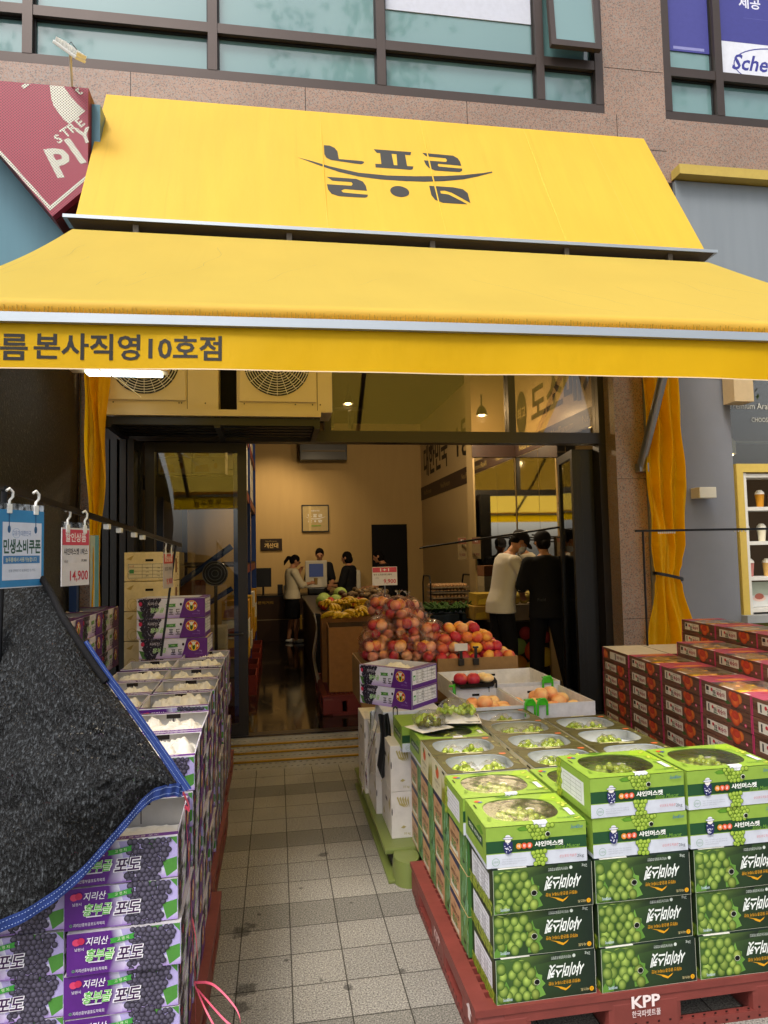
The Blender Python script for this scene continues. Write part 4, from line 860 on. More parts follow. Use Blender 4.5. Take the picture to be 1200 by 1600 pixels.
# bigger purple cartons: three stacked in front of the glass, two by the white boxes, and a tall side stack
def big_grape_mesh(seed, opened, w=.47, d=.33, h=.139):
    rr = random.Random(seed); mb = MB(); x = w/2
    if opened: shell(mb, w, d, h, c('#d9d6e6'), c('#cfccd0'))
    else: mb.box(-x, 0, 0, x, d, h-.001, c('#c9b79a'))
    grape_art(Panel(mb, (-x, 0, 0), (1, 0, 0), (0, 0, 1)), w, h-.002, rr)
    P = Panel(mb, (x, 0, 0), (0, 1, 0), (0, 0, 1)); P.rect(0, 0, d, h-.002, c('#5b2a86')); P.rect(.01, .03, d-.012, h-.01, c('#e9e8ec')); P.table(.06, .04, d-.02, h-.014, 4, 4)
    for i, a in enumerate(('품목', '품종', '산지', '등급')): P.text(a, .075, .049+i*.0208, .011, INK, off=0)
    for i, a in enumerate(('포도', '캠벨얼리', '전북 남원', '3kg')): P.text(a, .14, .049+(3-i)*.0208, .012, INK, off=0)
    P.text('흥부골포도', d-.06, .105, .018, INK, w=.075, off=0); P.text('작목회', d-.06, .075, .016, INK, off=0); P.rect(.02, .06, .048, .095, c('#4a9a58')); P.rect(.024, .064, .044, .084, c('#d8ead8'))
    if opened:
        mb.box(-x, 0, h, x, .035, h+.002, c('#5b2a78')); mb.box(x-.05, .035, h, x, d, h+.002, c('#5b2a78'))
    return mb.mesh('carton', 'print')
BG = [big_grape_mesh(21, False), big_grape_mesh(22, True)]
BT = tissue_mesh(.44, .30, .06, .08, 5)
def big_grape(x, y, z, label, rz=0, opened=False, group='large purple grape boxes'):
    t = empty('grape_box', (x, y, z), rz, label, 'box', group); inst('carton', BG[1 if opened else 0], t)
    if opened: inst('tissue', BT, t, (0, .015, 0))
    return t
for k in range(4):
    big_grape(-.745+(.015 if k < 2 else 0), 5.02, .80+k*.1415, f'wide purple grape box with oval emblem, {ORD[k]} of the pile before the glass door', R(-1), k == 3)
for r_, y in enumerate((3.42, 3.87, 4.33, 4.8)):
    for k in range(3):
        big_grape(-1.16, y+.23, .88+k*.1415, f'wide purple grape box, {("lowest", "middle", "open top")[k]} one in the {NTH[r_]} pile along the black net', R(90), k == 2, 'large purple grape boxes by the net')
# cream pear cartons
def cream_box_mesh(seed, lab):
    mb = MB(); w, d, h = .44, .33, .225; mb.bbox(-w/2, 0, 0, w/2, d, h-.004, .006, c('#e0cd9e')); P = Panel(mb, (-w/2, 0, 0), (1, 0, 0), (0, 0, 1)); li = c('#b09250')
    for cx, cy in ((.07, .05), (.33, .05)): P.ring(cx, cy, .045, .003, li); P.ring(cx+.02, cy-.01, .035, .002, li)
    for cx, cy in ((.05, .17), (.36, .18)): P.poly([(cx-.03, cy), (cx, cy+.015), (cx+.035, cy+.03), (cx+.01, cy-.01)][::-1], c('#b99d5c'))
    P.rect(.185, .15, .255, .168, c('#120d08'))
    if lab:
        P.rect(.03, .02, .41, .135, c('#d8cba8')); P.table(.035, .025, .405, .13, 4, 4); P.rect(.045, .06, .085, .09, c('#46884e')); P.text('농산물', .065, .115, .014, c('#b83c30'), off=0)
        for i, a in enumerate(('품목', '산지', '등급')): P.text(a, .2, .04+i*.03, .013, INK, off=0); P.text('15kg', .3, .04+i*.03, .013, INK, off=0)
    else: P.text('나주배', .22, .07, .022, INK, off=.02, slant=.3)
    P = Panel(mb, (w/2, 0, 0), (0, 1, 0), (0, 0, 1)); P.rect(.06, .06, .16, .17, c('#7a4a2c'))
    for k in range(4): P.rect(.2, .04+k*.045, .23, .05+k*.045, c('#7a6234'))
    mb.box(-w/2+.005, .1, h, w/2-.005, .14, h+.001, c('#b9a478')); return mb.mesh('carton', 'card')
CBm = [cream_box_mesh(1, True), cream_box_mesh(2, False)]
for k in range(4):
    t = empty('pear_box', (-.965, 5.42, .80+k*.226), 0, f'cream fruit carton with {"a printed table label" if k == 3 else "line drawn fruit"}, {ORD[k]} of its pile', 'box', 'cream cartons by the folding door'); inst('carton', CBm[0 if k == 3 else 1], t); t.scale = (.84, .84, 1)
# ============================================================ RIGHT: MUSCAT BOXES
DKG = c('#15241c'); MG, MH = c('#2d4a14'), c('#a8bf60')
def dark_front(P, w, h, rr):        # printed upside down: the boxes stand on their heads
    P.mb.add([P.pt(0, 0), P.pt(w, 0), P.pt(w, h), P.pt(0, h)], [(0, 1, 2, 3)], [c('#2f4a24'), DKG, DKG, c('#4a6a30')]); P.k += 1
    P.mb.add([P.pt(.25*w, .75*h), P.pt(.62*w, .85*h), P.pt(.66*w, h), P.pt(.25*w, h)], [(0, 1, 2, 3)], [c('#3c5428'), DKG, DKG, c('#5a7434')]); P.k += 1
    for pts in ([(.0, .1), (.06, .3), (.1, .5), (.14, .3), (.12, .02), (0, .0)], [(.33, .5), (.385, .72), (.42, .58), (.46, .55), (.455, .45), (.49, .35), (.455, .28), (.49, .1), (.42, .05), (.34, .05)], [(.36, .6), (.39, .78), (.41, .6)]): P.poly([(a*w, b*h) for a, b in pts][::-1], rr.choice([c('#5d8a36'), c('#6c9a40')]))
    r = h*.125; pts = []
    for row in range(6):
        for k in range(5):
            x = .035*w+k*r*1.78+(row % 2)*r*.85; y = .09*h+row*r*1.42
            if x < (.41 if row < 4 else .33)*w: pts.append((x+rr.uniform(-.2, .2)*r, y+rr.uniform(-.2, .2)*r))
    rr.shuffle(pts); pts = [p_ for p_ in pts if rr.random() > .1]
    for x, y in pts:
        f = rr.uniform(.75, 1.2); k = rr.uniform(.8, 1.15); rx = r*.92*k; ry = min(r*1.08*k, h*.98-y, y+r) if True else r
        if y+ry > h*.95: y = h*.95-ry
        if y-ry < .005*h: y = ry+.005*h
        if x-rx < .004*w: x = rx+.004*w
        yel = max(0, x/w-.3)*2
        P.disc(x, y, rx, ry, (MG[0]*f+.06*yel, MG[1]*f+.02, MG[2]*f), (MH[0]*f+.1*yel, MH[1]*f, MH[2]*f*.9), (-.2, .25), 12, rr.uniform(-.3, .3))
    wh = c('#e6ebe6')
    P.text('샤이머스켓', .70*w, .60*h, .32*h, wh, w=.36*w, off=.03, rot=math.pi, slant=.28)
    P.text('태청산 맑은공기에서 자란', .68*w, .33*h, .085*h, c('#d79a1c'), w=.32*w, off=.01, rot=math.pi)
    P.poly([(.56*w, .28*h), (.62*w, .23*h), (.64*w, .19*h), (.69*w, .14*h), (.73*w, .20*h), (.75*w, .26*h), (.695*w, .19*h), (.65*w, .235*h)], c('#d79a1c'))
    P.text('태청산농업협동조합법인', .655*w, .90*h, .07*h, c('#cdd6cd'), w=.2*w, off=0, rot=math.pi); P.disc(.785*w, .91*h, .016*w, .04*h, c('#cdd6cd'))
    P.text('2kg', .925*w, .93*h, .085*h, c('#c3ccc3'), w=.055*w, off=0, rot=math.pi); P.text('샤스트', .885*w, .11*h, .07*h, c('#d8c890'), off=0, rot=math.pi); P.disc(.955*w, .11*h, .022*w, .055*h, c('#e0a010')); P.text('고', .955*w, .11*h, .05*h, DKG, off=0)
    P.disc(.405*w, .41*h, .03*w, .068*h, c('#d9dccb'), seg=20); P.disc(.405*w, .41*h, .027*w, .06*h, c('#050605'), seg=20); P.text('Soon&Soon', .11*w, .10*h, .075*h, c('#c4d8e2'), w=.09*w, off=.01)
    e = .008*w; lt = c('#c9cbb8'); P.rect(0, 0, w, .006*h, lt); P.rect(0, 0, .003*w, h, lt); P.rect(.997*w, 0, w, h, lt)
def dark_box_mesh(seed, w=.353, d=.266, h=.1455):
    rr = random.Random(seed); mb = MB().bbox(-w/2, 0, 0, w/2, d, h, .002, DKG)
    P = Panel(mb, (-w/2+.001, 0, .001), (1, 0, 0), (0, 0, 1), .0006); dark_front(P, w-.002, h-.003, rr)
    P = Panel(mb, (-w/2, d, 0), (0, -1, 0), (0, 0, 1), .0006); P.rect(.002, .002, d-.002, h-.003, c('#26351c')); P.rect(.0, 0, d, .035, c('#4d6a25')); P.rect(.03, .022, d-.035, h-.028, c('#e2e3ea')); P.table(.05, .03, d-.05, h-.04, 5, 4, c('#7a7a84'))
    cluster(P, tri_pts(.005, d-.01, .0, .03, .009, rr, lambda x, y: True), .009, c('#59701c'), c('#b0ba40'), 0, rr); P.rect(d*.5, h-.022, d*.5+.045, h-.008, c('#070907'))
    for k in range(4): P.text('샤인머스켓', .09, .04+k*.016, .009, INK, off=0); P.text('국내산 2kg', .17, .04+k*.016, .009, INK, off=0)
    mb.box(-w/2+.02, -.0008, h-.001, -w/2+.12, .03, h+.0006, c('#dcdad0')); return mb.mesh('carton', 'print')
LG = c('#8aa942')
def green_front(P, w, h, rr, hole=True):
    P.rect(0, 0, w, h, c('#c8cdd8')); P.rect(0, .34*h, w, h, LG); P.rect(0, .36*h, w, .66*h, c('#1f4a2a'))
    def vine(y0, y1, x0, wd):
        r = h*.062
        for x, y in tri_pts(x0-wd, x0+wd, y0, y1, r, rr, lambda x, y: abs(x-x0) < wd*(.55+.45*(y-y0)/(y1-y0+.001))):
            P.disc(x, y, r*1.08, r*1.08, c('#2c4a12')); P.disc(x, y, r*.93, r*.93, c('#86a82e'), c('#b9cf5a'), seg=10)
            for q in range(2): P.rect(x-r*.6, y-r*.1-q*r*.4, x+r*.45, y-r*.03-q*r*.4, c('#4a6a1c'))
    P.poly([(.30*w, .93*h), (.35*w, .97*h), (.42*w, .99*h), (.46*w, .92*h), (.40*w, .86*h), (.33*w, .86*h)][::-1], c('#5c8f28')); P.ring(.38*w, .92*h, .06*w, .001*w+.0008, c('#2c4a12'), 16, .06*h)
    vine(.68*h, .97*h, .53*w, .13*w); vine(.05*h, .34*h, .52*w, .085*w)
    # farmer emblem: straw hat over a round body of grapes
    nv = c('#262a5c'); P.poly([(.165*w, .64*h), (.165*w, .48*h), (.18*w, .37*h), (.21*w, .34*h), (.24*w, .37*h), (.255*w, .48*h), (.255*w, .64*h)], nv)
    for k in range(16): P.disc(.21*w+rr.uniform(-.034, .034)*w, .49*h+rr.uniform(-.12, .13)*h, .006*w, .014*h, c('#d5d6e6'), seg=6)
    P.disc(.21*w, .68*h, .03*w, .06*h, c('#e6e0d8')); P.disc(.21*w, .73*h, .052*w, .035*h, c('#dcdce4')); P.disc(.21*w, .77*h, .026*w, .045*h, c('#dcdce4')); P.ring(.21*w, .73*h, .052*w, .0016, nv, 18, .035*h)
    for k, s_ in enumerate('태청골'): P.disc((.315+.053*k)*w, .52*h, .029*w, .075*h, (c('#d98a2c'), c('#d8552c'), c('#d8552c'))[k], seg=18); P.text(s_, (.315+.053*k)*w, .52*h, .08*h, WHT, off=.01)
    P.text('샤인머스켓', .615*w, .535*h, .135*h, c('#eef0ea'), w=.285*w, off=.035); P.text('Shine Muscat', .80*w, .435*h, .1*h, c('#7aa83c'), w=.25*w, off=0, slant=.3)
    P.ring(.085*w, .17*h, .037*w, .0012, c('#5f9a70'), 20, .095*h); P.text('고당도', .085*w, .17*h, .05*h, c('#4f8a60'), off=0)
    for k in range(3): P.text('자연이 키운 달콤한 고당도 포도 샤인머스켓' if k < 2 else '싱싱하게 전해드립니다', (.265 if k < 2 else .22)*w, (.22-.055*k)*h, .026*h, c('#8f939e'), w=(.24 if k < 2 else .15)*w, off=0)
    P.text('싱싱포도직송전', .80*w, .19*h, .07*h, c('#c8555c'), w=.17*w, off=0, slant=.2); P.text('2kg', .925*w, .16*h, .1*h, c('#3c3f48'), w=.07*w, off=0); P.text('Soon&Soon', .90*w, .90*h, .09*h, c('#2c6a9c'), w=.12*w, off=.01, slant=.3)
    if hole: P.disc(.605*w, .77*h, .025*w, .062*h, c('#dfe2d0'), seg=18); P.disc(.607*w, .765*h, .021*w, .053*h, c('#0c0d0a'), seg=18)
def green_side(P, d, h, band=True):
    P.rect(0, 0, d, h, LG); P.rect(0, 0, d, .1*h, c('#c4cad8')); P.rect(.12*d, .40*h, .85*d, .66*h, c('#1f4a2a')); P.text('태청골 샤인머스켓', .49*d, .53*h, .12*h, c('#d5dccc'), w=.6*d, off=.02)
    P.poly([(.55*d, .72*h), (.75*d, .9*h), (.9*d, .78*h), (.8*d, .7*h)], c('#5f9226'))
def green_box_mesh(seed, lid, side='band', w=.353, d=.268, h=.1345):
    rr = random.Random(seed); mb = MB(); x = w/2
    if lid: shell(mb, w, d, h-.004, LG, c('#a9bf6a'))
    else: mb.box(-x, 0, 0, x, d, h-.001, LG)
    green_front(Panel(mb, (-x, 0, 0), (1, 0, 0), (0, 0, 1)), w, h-.002, rr, True)
    P = Panel(mb, (-x, d, 0), (0, -1, 0), (0, 0, 1))
    if side == 'band': green_side(P, d, h-.002)
    else:
        P.rect(0, 0, d, h-.002, LG); P.rect(.03, .025, d-.05, h-.03, c('#dfe0e4')); P.table(.05, .035, d-.07, h-.04, 4, 3, c('#8a8a90'))
        cluster(P, tri_pts(.0, .04, 0, h, .012, rr, lambda a, b: True), .012, c('#6a8a1c'), c('#c6d046'), 0, rr)
    if lid:
        mb.box(-x+.006, .006, .05, x-.006, d-.006, .054, c('#c9d69a'))  # raised pale floor added so the opening looks brighter
        lidring(mb, w, d, h-.003, .130, .106, -.010, .002, c('#90b23e'), c('#6f8f34'))
        P = Panel(mb, (-x, 0, h), (1, 0, 0), (0, 1, 0), .0012)
        P.poly([(.75*w, .8*d), (.84*w, .97*d), (.985*w, .97*d), (.985*w, .55*d), (.93*w, .5*d), (.9*w, .7*d)], c('#9cc02e'))
        for k in range(12): a_, b_ = rr.uniform(.90, .98)*w, rr.uniform(.06, .95)*d; P.disc(a_, b_, .009, .009, c('#5d7a18')); P.disc(a_, b_, .0078, .0078, c('#b8c83a'), c('#d8de6a'), seg=8)
        P.disc(.1*w, .86*d, .012, .009, c('#d8542c')); P.disc(.125*w, .83*d, .009, .007, c('#3a5a9c')); P.rect(.035*w, .62*d, .05*w, .76*d, c('#20300e')); P.text('샤인머스켓', .085*w, .22*d, .014, c('#2f5a1a'), w=.035, off=0, rot=1.3); P.text('태청골', .9*w, .35*d, .016, c('#2f5a1a'), w=.05, off=0, rot=-1.2)
        P.text('Soon&Soon', .86*w, .12*d, .012, c('#2f6a3a'), off=0); P.poly([(.3*w, .97*d), (.42*w, .99*d), (.52*w, .96*d), (.42*w, .925*d)][::-1], c('#55861f'))
        P.rect(.90*w, .18*d, .955*w, .42*d, c('#dcdde2'))
    return mb.mesh('carton', 'print')
def bunch_mesh(name, n, rx, ry, rz, r, seed, mat, elong=1.15):
    rr = random.Random(seed); mb = MB(); pts = []
    for k in range(n*6):
        if len(pts) >= n: break
        a = rr.uniform(0, 6.283); q = rr.uniform(0, 1)**.6; z = rr.uniform(0, 1)
        p = Vector((math.cos(a)*rx*q, math.sin(a)*ry*q, rz*z*(1-.75*q*q)))
        if all((p-o).length > r*1.45 for o in pts): pts.append(p)
    for p in pts: mb.ball(p+Vector((0, 0, r)), r, r, r*elong, (.6, .7, .3), 9, 6, Euler((rr.uniform(-.6, .6), rr.uniform(-.6, .6), 0)).to_matrix())
    return mb.mesh(name, mat)
BUN = [bunch_mesh('grape_bunch', 46, .105, .085, .045, .0135, s_, 'muscat') for s_ in (1, 2)]
BUS = [bunch_mesh('grape_bunch', 17, .055, .045, .035, .0135, s_, 'muscat') for s_ in (3, 4)]
def filmsheet(w, d, amp, seed, nu=24, nv=18, mound=0):
    rr = random.Random(seed); ph = [rr.uniform(0, 6) for _ in range(6)]
    def fn(i, j):
        e = max(0, 1-(2*abs(i-.5))**4)*max(0, 1-(2*abs(j-.5))**4)
        return Vector(((i-.5)*w, (j-.5)*d, mound*e+amp*e*(math.sin(i*13+ph[0]+2*math.sin(j*5+ph[1]))+.7*math.sin(j*17+ph[2]+i*7)+.5*math.sin(i*29+j*23+ph[3]))))
    return MB().grid(fn, nu, nv)
LFILM = filmsheet(.274, .226, .0012, 1).mesh('film', 'lid_film'); BFILM = [filmsheet(.15, .12, .005, s_, mound=.055).mesh('bag', 'bag_film') for s_ in (1, 2)]
STK = MB().bbox(-.024, -.0009, -.012, .024, 0, .006, .0004, c('#e8e8ee')).bbox(-.024, -.0009, .006, .024, .016, .0066, .0003, c('#e8e8ee')); P = Panel(STK, (-.024, -.0009, -.012), (1, 0, 0), (0, 0, 1)); P.text('Fresh Grape', .024, .009, .004, c('#6a7a9a'), w=.034, off=0)
STKM = STK.mesh('sticker', 'print')
SLV = MB().loft([[Vector((.017*math.cos(a), .013*math.sin(a), z)) for a in [2*math.pi*k/16 for k in range(16)]] for z in (0, .001)], c('#e4e6e0')).mesh('seal', 'print')
DKM = [dark_box_mesh(s_) for s_ in (31, 32, 33)]; GRO = [green_box_mesh(41, True), green_box_mesh(42, True, 'label')]; GRC = [green_box_mesh(43, False), green_box_mesh(44, False)]
def dark_box(x, y, z, label, k=0):
    t = empty('muscat_box', (x, y, z), rj.uniform(-.02, .02), label, 'box', 'dark green muscat boxes'); inst('carton', DKM[k % 3], t)
def green_box(x, y, z, label, opened, k=0, rz=0.0):
    t = empty('muscat_box', (x, y, z), rz, label, 'box', 'bright green muscat boxes'); inst('carton', (GRO if opened else GRC)[k % 2], t)
    if opened:
        inst('grape_bunch', BUN[k % 2], t, (-.012, .14, .062)); inst('film', LFILM, t, (-.012, .14, .1325)); inst('sticker', STKM, t, (.015, -.0008, .1345)); inst('seal', SLV, t, (.05, .2, .108))
    return t
COLX = (.868, 1.236, 1.600); CN = ('left', 'middle', 'right')
for ci, x in enumerate(COLX):
    for k in range(3): dark_box(x+.012-.004*k+rj.uniform(-.006, .006), 2.245+rj.uniform(-.007, .007), .15+k*.147, f'dark green muscat box with upside down print, {("bottom", "middle", "top")[k]} one of the {CN[ci]} front column', k+ci)
green_box(.858, 2.24, .592, 'bright green muscat box with a film window, on top of the left front column', True, 0, R(-1.2))
for ci in (1, 2):
    green_box(COLX[ci]+.002, 2.243, .592, f'bright green muscat box, lower of the two in the {CN[ci]} front column', False, ci)
    green_box(COLX[ci]-.003, 2.24, .728, f'bright green muscat box with a film window, topmost of the {CN[ci]} front column', True, ci, R(.6))
for ci, x in enumerate(COLX): green_box(x-.012, 2.52, .592, f'bright green film windowed muscat box right behind the {CN[ci]} front column', True, ci+1)
# boxes with orange side panels, seen along the aisle
def orange_box_mesh(seed, w=.353, d=.262, h=.1455):
    rr = random.Random(seed); mb = MB().box(-w/2, 0, 0, w/2, d, h-.001, c('#b9a070')); P = Panel(mb, (-w/2, d, 0), (0, -1, 0), (0, 0, 1))
    P.rect(0, 0, d, h-.002, c('#c0946c')); P.poly([(0, h-.002), (.62*d, h-.002), (.62*d, h-.03), (0, h-.022)][::-1], c('#23284e')); P.rect(.60*d, 0, d, h-.002, c('#5d8a4c')); P.rect(.05*d, .06*h, .5*d, .2*h, c('#d8d4c0'))
    for k in range(22): x = rr.uniform(.64, .98)*d; y = rr.uniform(.0, .8)*h; P.poly([(x, y), (x+.006, y), (x+.014, min(h-.003, y+.04)), (x+.01, min(h-.003, y+.042))], rr.choice([c('#5f8a44'), c('#2f5a2c'), c('#86a860'), c('#8fc0a0')]))
    P.text('샤인머스켓', .30*d, .5*h, .022, c('#3d2418'), w=.12, off=.01); P.text('포도', .28*d, .28*h, .03, c('#4d8a4a'), w=.08, off=.03); P.text('국내산', .3*d, .68*h, .014, c('#4a2c20'), off=0); P.text('2kg', .82*d, .22*h, .02, c('#1c1c24'), off=.03)
    P = Panel(mb, (-w/2, 0, 0), (1, 0, 0), (0, 0, 1)); P.rect(0, 0, w, h-.002, c('#3f6b34')); return mb.mesh('carton', 'print')
OB = [orange_box_mesh(s_) for s_ in (51, 52)]
SIDEY = (2.52, 2.79, 3.055, 3.32)
for r_, y in enumerate(SIDEY):
    for k in range(3):
        t = empty('muscat_box', (COLX[0]-.002+rj.uniform(-.003, .003), y, .15+k*.147), 0, f'orange sided muscat box, {("bottom", "middle", "top")[k]} one of the {NTH[r_]} pile behind the dark boxes', 'box', 'orange sided muscat boxes'); inst('carton', OB[(k+r_) % 2], t)
# olive trays with oval openings
def tray_mesh(seed, w=.353, d=.262, h=.14):
    rr = random.Random(seed); mb = MB(); ol = c('#4d4a24'); shell(mb, w, d, h-.004, c('#cfc6a0'), c('#e8e8e2')); mb.box(-w/2+.006, .006, .078, w/2-.006, d-.006, .082, c('#f0f0ea')); lidring(mb, w, d, h-.003, .142, .108, .0, -.012, ol, c('#b5bfca'), p=3.2)  # raised white sheet added to brighten the inside of the tray
    P = Panel(mb, (-w/2, 0, h), (1, 0, 0), (0, 1, 0), .0012); P.rect(.45*w, .955*d, .66*w, .998*d, c('#d5d3a0')); P.rect(.2*w, .004*d, .55*w, .04*d, c('#d5d3a0'))
    P.disc(.9*w, .84*d, .017, .011, c('#d8703c')); P.rect(.86*w, .865*d, .94*w, .885*d, c('#b84a3a')); P.text('SHINE', .075*w, .55*d, .018, c('#8f8c54'), w=.034, off=0, rot=1.35); P.text('MUSCAT', .95*w, .30*d, .014, c('#a8a468'), w=.045, off=0, rot=-1.1); P.rect(.93*w, .55*d, .965*w, .62*d, c('#a8a468')); P.rect(.03*w, .8*d, .045*w, .9*d, c('#16150a'))
    P = Panel(mb, (-w/2, d, 0), (0, -1, 0), (0, 0, 1)); P.rect(0, 0, d, h-.006, c('#cdc6a4')); P.rect(.74*d, 0, .95*d, .85*h, c('#c8c49c'))
    for k in range(26): x = rr.uniform(.62, .95)*d; P.poly([(x, 0), (x+.007, 0), (x+.012, rr.uniform(.3, .75)*h), (x+.008, rr.uniform(.3, .75)*h)], rr.choice([c('#8c8a24'), c('#6d7a24'), c('#a8a034')]))
    P.disc(.36*d, .68*h, .028, .026, c('#cc5a30')); P.disc(.30*d, .8*h, .016, .012, c('#5a7a34')); P.text('자연담은 포도', .35*d, .38*h, .012, c('#4d4a24'), w=.1, off=0); P.text('국내산', .33*d, .22*h, .01, c('#4d4a24'), off=0); P.rect(.7*d, h-.018, .86*d, h-.009, c('#16150a'))
    P = Panel(mb, (-w/2, 0, 0), (1, 0, 0), (0, 0, 1)); P.rect(0, 0, w, h-.006, c('#cdc6a4')); return mb.mesh('carton', 'print')
TM = [tray_mesh(61), tray_mesh(62)]
def tray(x, y, z, label, k):
    t = empty('muscat_tray', (x, y, z), rj.uniform(-.01, .01), label, 'tray', 'olive muscat trays'); inst('carton', TM[k % 2], t)
    rr = random.Random(k)
    for q, (bx, by) in enumerate(((-.055, .11), (.065, .12)) if k % 3 else ((.0, .12),)):
        inst('grape_bunch', BUS[(q+k) % 2], t, (bx+rr.uniform(-.015, .015), by+rr.uniform(-.02, .02), .084), rr.uniform(0, 6)); inst('bag', BFILM[q], t, (bx, by, .086), rr.uniform(0, 6))
k = 0
for r_, y in ((1, 2.79), (2, 3.055), (3, 3.32), (4, 3.575)):
    for ci, x in enumerate(COLX):
        if (r_ == 3 and ci == 0) or (r_ == 4 and ci == 0): continue
        if r_ == 4 and ci == 2: continue
        k += 1; tray(x-.004+.012*(ci > 0), y, .592, f'olive muscat tray with oval opening, {CN[ci]} column, {NTH[r_-1]} row behind the green boxes', k)
green_box(COLX[0]-.002, 3.32, .595, 'bright green muscat box with leaf print lid, behind the olive trays of the left column', True, 0)
t = green_box(.825, 3.60, .595, 'bright green muscat box beside the white cartons, half hidden behind the leaf print one', False, 1)
pallet('pallet', .625, 2.232, 1.2, 1.1, 'red plastic pallet with white lettering under the front muscat boxes', 'red_plastic', 'dark_red_plastic', True)
# ============================================================ RIGHT: PEACH BOXES
def peach_mesh(seed, kind, w=.437, d=.285, h=.0865):
    rr = random.Random(seed); mb = MB(); x = w/2; wd = c('#784a40')
    if kind == 'open': shell(mb, w, d, h, wd, c('#e4dcdc'))
    else: mb.box(-x, 0, 0, x, d, h-.001, c('#ddd3c8') if kind == 'plain' else wd)
    P = Panel(mb, (-x, 0, 0), (1, 0, 0), (0, 0, 1)); P.rect(0, 0, w, h-.001, wd)
    for k in range(6):
        y0 = h*k/6; P.mb.add([P.pt(0, y0+.001), P.pt(w*rr.uniform(.3, .6), y0+.001), P.pt(w*rr.uniform(.3, .6), y0+h/6-.001), P.pt(0, y0+h/6-.001)], [(0, 1, 2, 3)], [c(rr.choice(['#67483a', '#785746', '#513729'])) for _ in range(4)])
        P.mb.add([P.pt(w*.62, y0+.001), P.pt(w, y0+.001), P.pt(w, y0+h/6-.001), P.pt(w*.62, y0+h/6-.001)], [(0, 1, 2, 3)], [c(rr.choice(['#6e4c3d', '#624538', '#47302a'])) for _ in range(4)]); P.k += 1
    if kind == 'plain':
        P.disc(.1*w, .5*h, .06*w, .38*h, c('#c2402e'), c('#e08a4a')); P.disc(.17*w, .45*h, .04*w, .3*h, c('#b8432a'), c('#e89a50')); P.rect(.3*w, .2*h, .9*w, .78*h, c('#d9d4cc')); P.rect(.5*w, .25*h, .53*w, .72*h, INK); P.text('영동 복숭아', .7*w, .5*h, .022, c('#8f2f3c'), w=.12, off=.02)
    else:
        P.poly([(.47*w, .3*h), (.55*w, .35*h), (.62*w, .2*h), (.54*w, .08*h)][::-1], c('#3c5a2c'))
        P.rect(.1*w, .26*h, .53*w, .82*h, c('#d9d2c6'))
        if rr.random() < .6: P.rect(.115*w, .5*h, .175*w, .76*h, c('#2a2228')); P.text('의성', .145*w, .39*h, .012, INK, off=0)
        else: P.rect(.14*w, .32*h, .165*w, .74*h, INK)
        P.disc(.235*w, .62*h, .022*w, .11*h, c('#c42f3f')); P.text('영동', .285*w, .5*h, .026, c('#2a2a2a'), w=.03, off=.03); P.text('복숭아', .42*w, .5*h, .025, c('#9c2c44'), w=.075, off=.03); P.text('햇사레 과일', .38*w, .72*h, .009, INK, off=0); P.rect(.25*w, .3*h, .34*w, .35*h, c('#3a6a44'))
        P.disc(.63*w, .68*h, .05*w, .24*h, c('#c2452c'), c('#d8682c')); P.disc(.78*w, .62*h, .055*w, .28*h, c('#c25a2c'), c('#dc8a3a')); P.disc(.70*w, .5*h, .085*w, .42*h, c('#b83a26'), c('#de7238'), (.05, -.3), 16); P.disc(.70*w, .62*h, .06*w, .2*h, c('#b2332c'), c('#c24a30'))
        P.disc(.885*w, .3*h, .022*w, .1*h, c('#c42f5c')); P.text('4kg', .885*w, .3*h, .008, WHT, off=0)
    for xx in (.0, .985*w): P.rect(xx, 0, xx+.015*w, h-.001, c('#c4386c'))
    P = Panel(mb, (x, 0, 0), (0, 1, 0), (0, 0, 1)); P.rect(0, 0, d, h-.001, wd); P.rect(0, 0, .012, h-.001, c('#c23a6c')); P.rect(.04, .02, .2, .065, c('#d9d2c6')); P.text('복숭아 4kg', .12, .042, .02, INK, off=.01)
    P = Panel(mb, (-x, d, 0), (0, -1, 0), (0, 0, 1)); P.rect(0, 0, d, h-.001, c('#4a3228'))
    if kind == 'open':
        pk = c('#b8506a')
        for a in ((-x, 0, h, -x+.085, d, h+.002), (x-.085, 0, h, x, d, h+.002)): mb.box(*a, col=pk)
        P = Panel(mb, (-x, 0, h+.002), (1, 0, 0), (0, 1, 0)); P.disc(.045, d*.5, .03, .09, c('#d8703a'), c('#e09a4c')); P.disc(w-.045, d*.55, .03, .08, c('#b03c5c'), c('#d8604c')); P.rect(w-.06, .0, w-.02, .015, c('#e8e4e0'))
        mb.box(-.03, .002, h, .06, .016, h+.0015, c('#ded6d0')); mb.box(-x+.09, d-.0055, .05, -x+.1, d-.0045, .075, c('#1a1214'))
    return mb.mesh('carton', 'print')
PKO = [peach_mesh(s_, 'open') for s_ in (71, 72)]; PKC = [peach_mesh(s_, 'closed') for s_ in (73, 74, 75)]; PKP = peach_mesh(76, 'plain')
def ball_mesh(name, r, mat, seed, dim=True, sq=.93):
    rr = random.Random(seed); sx_, sy_ = rr.uniform(.94, 1.05), rr.uniform(.94, 1.05)
    def fn(p):
        k = 1-.14*math.exp(-((1-p.z)/.09)) if dim else 1
        crease = 1-.05*math.exp(-(p.y/.18)**2)*(p.x > 0)
        return Vector((p.x*crease, p.y, p.z*k))
    mb = MB().ball((0, 0, 0), r*sx_, r*sy_, r*sq, (.8, .5, .3), 18, 12, None, fn); return mb.mesh(name, mat)
PF = {m_: [ball_mesh('peach', .046, m_, s_) for s_ in (1, 2)] for m_ in ('peach', 'nectarine', 'yellow_peach', 'pale_peach')}
INP = []
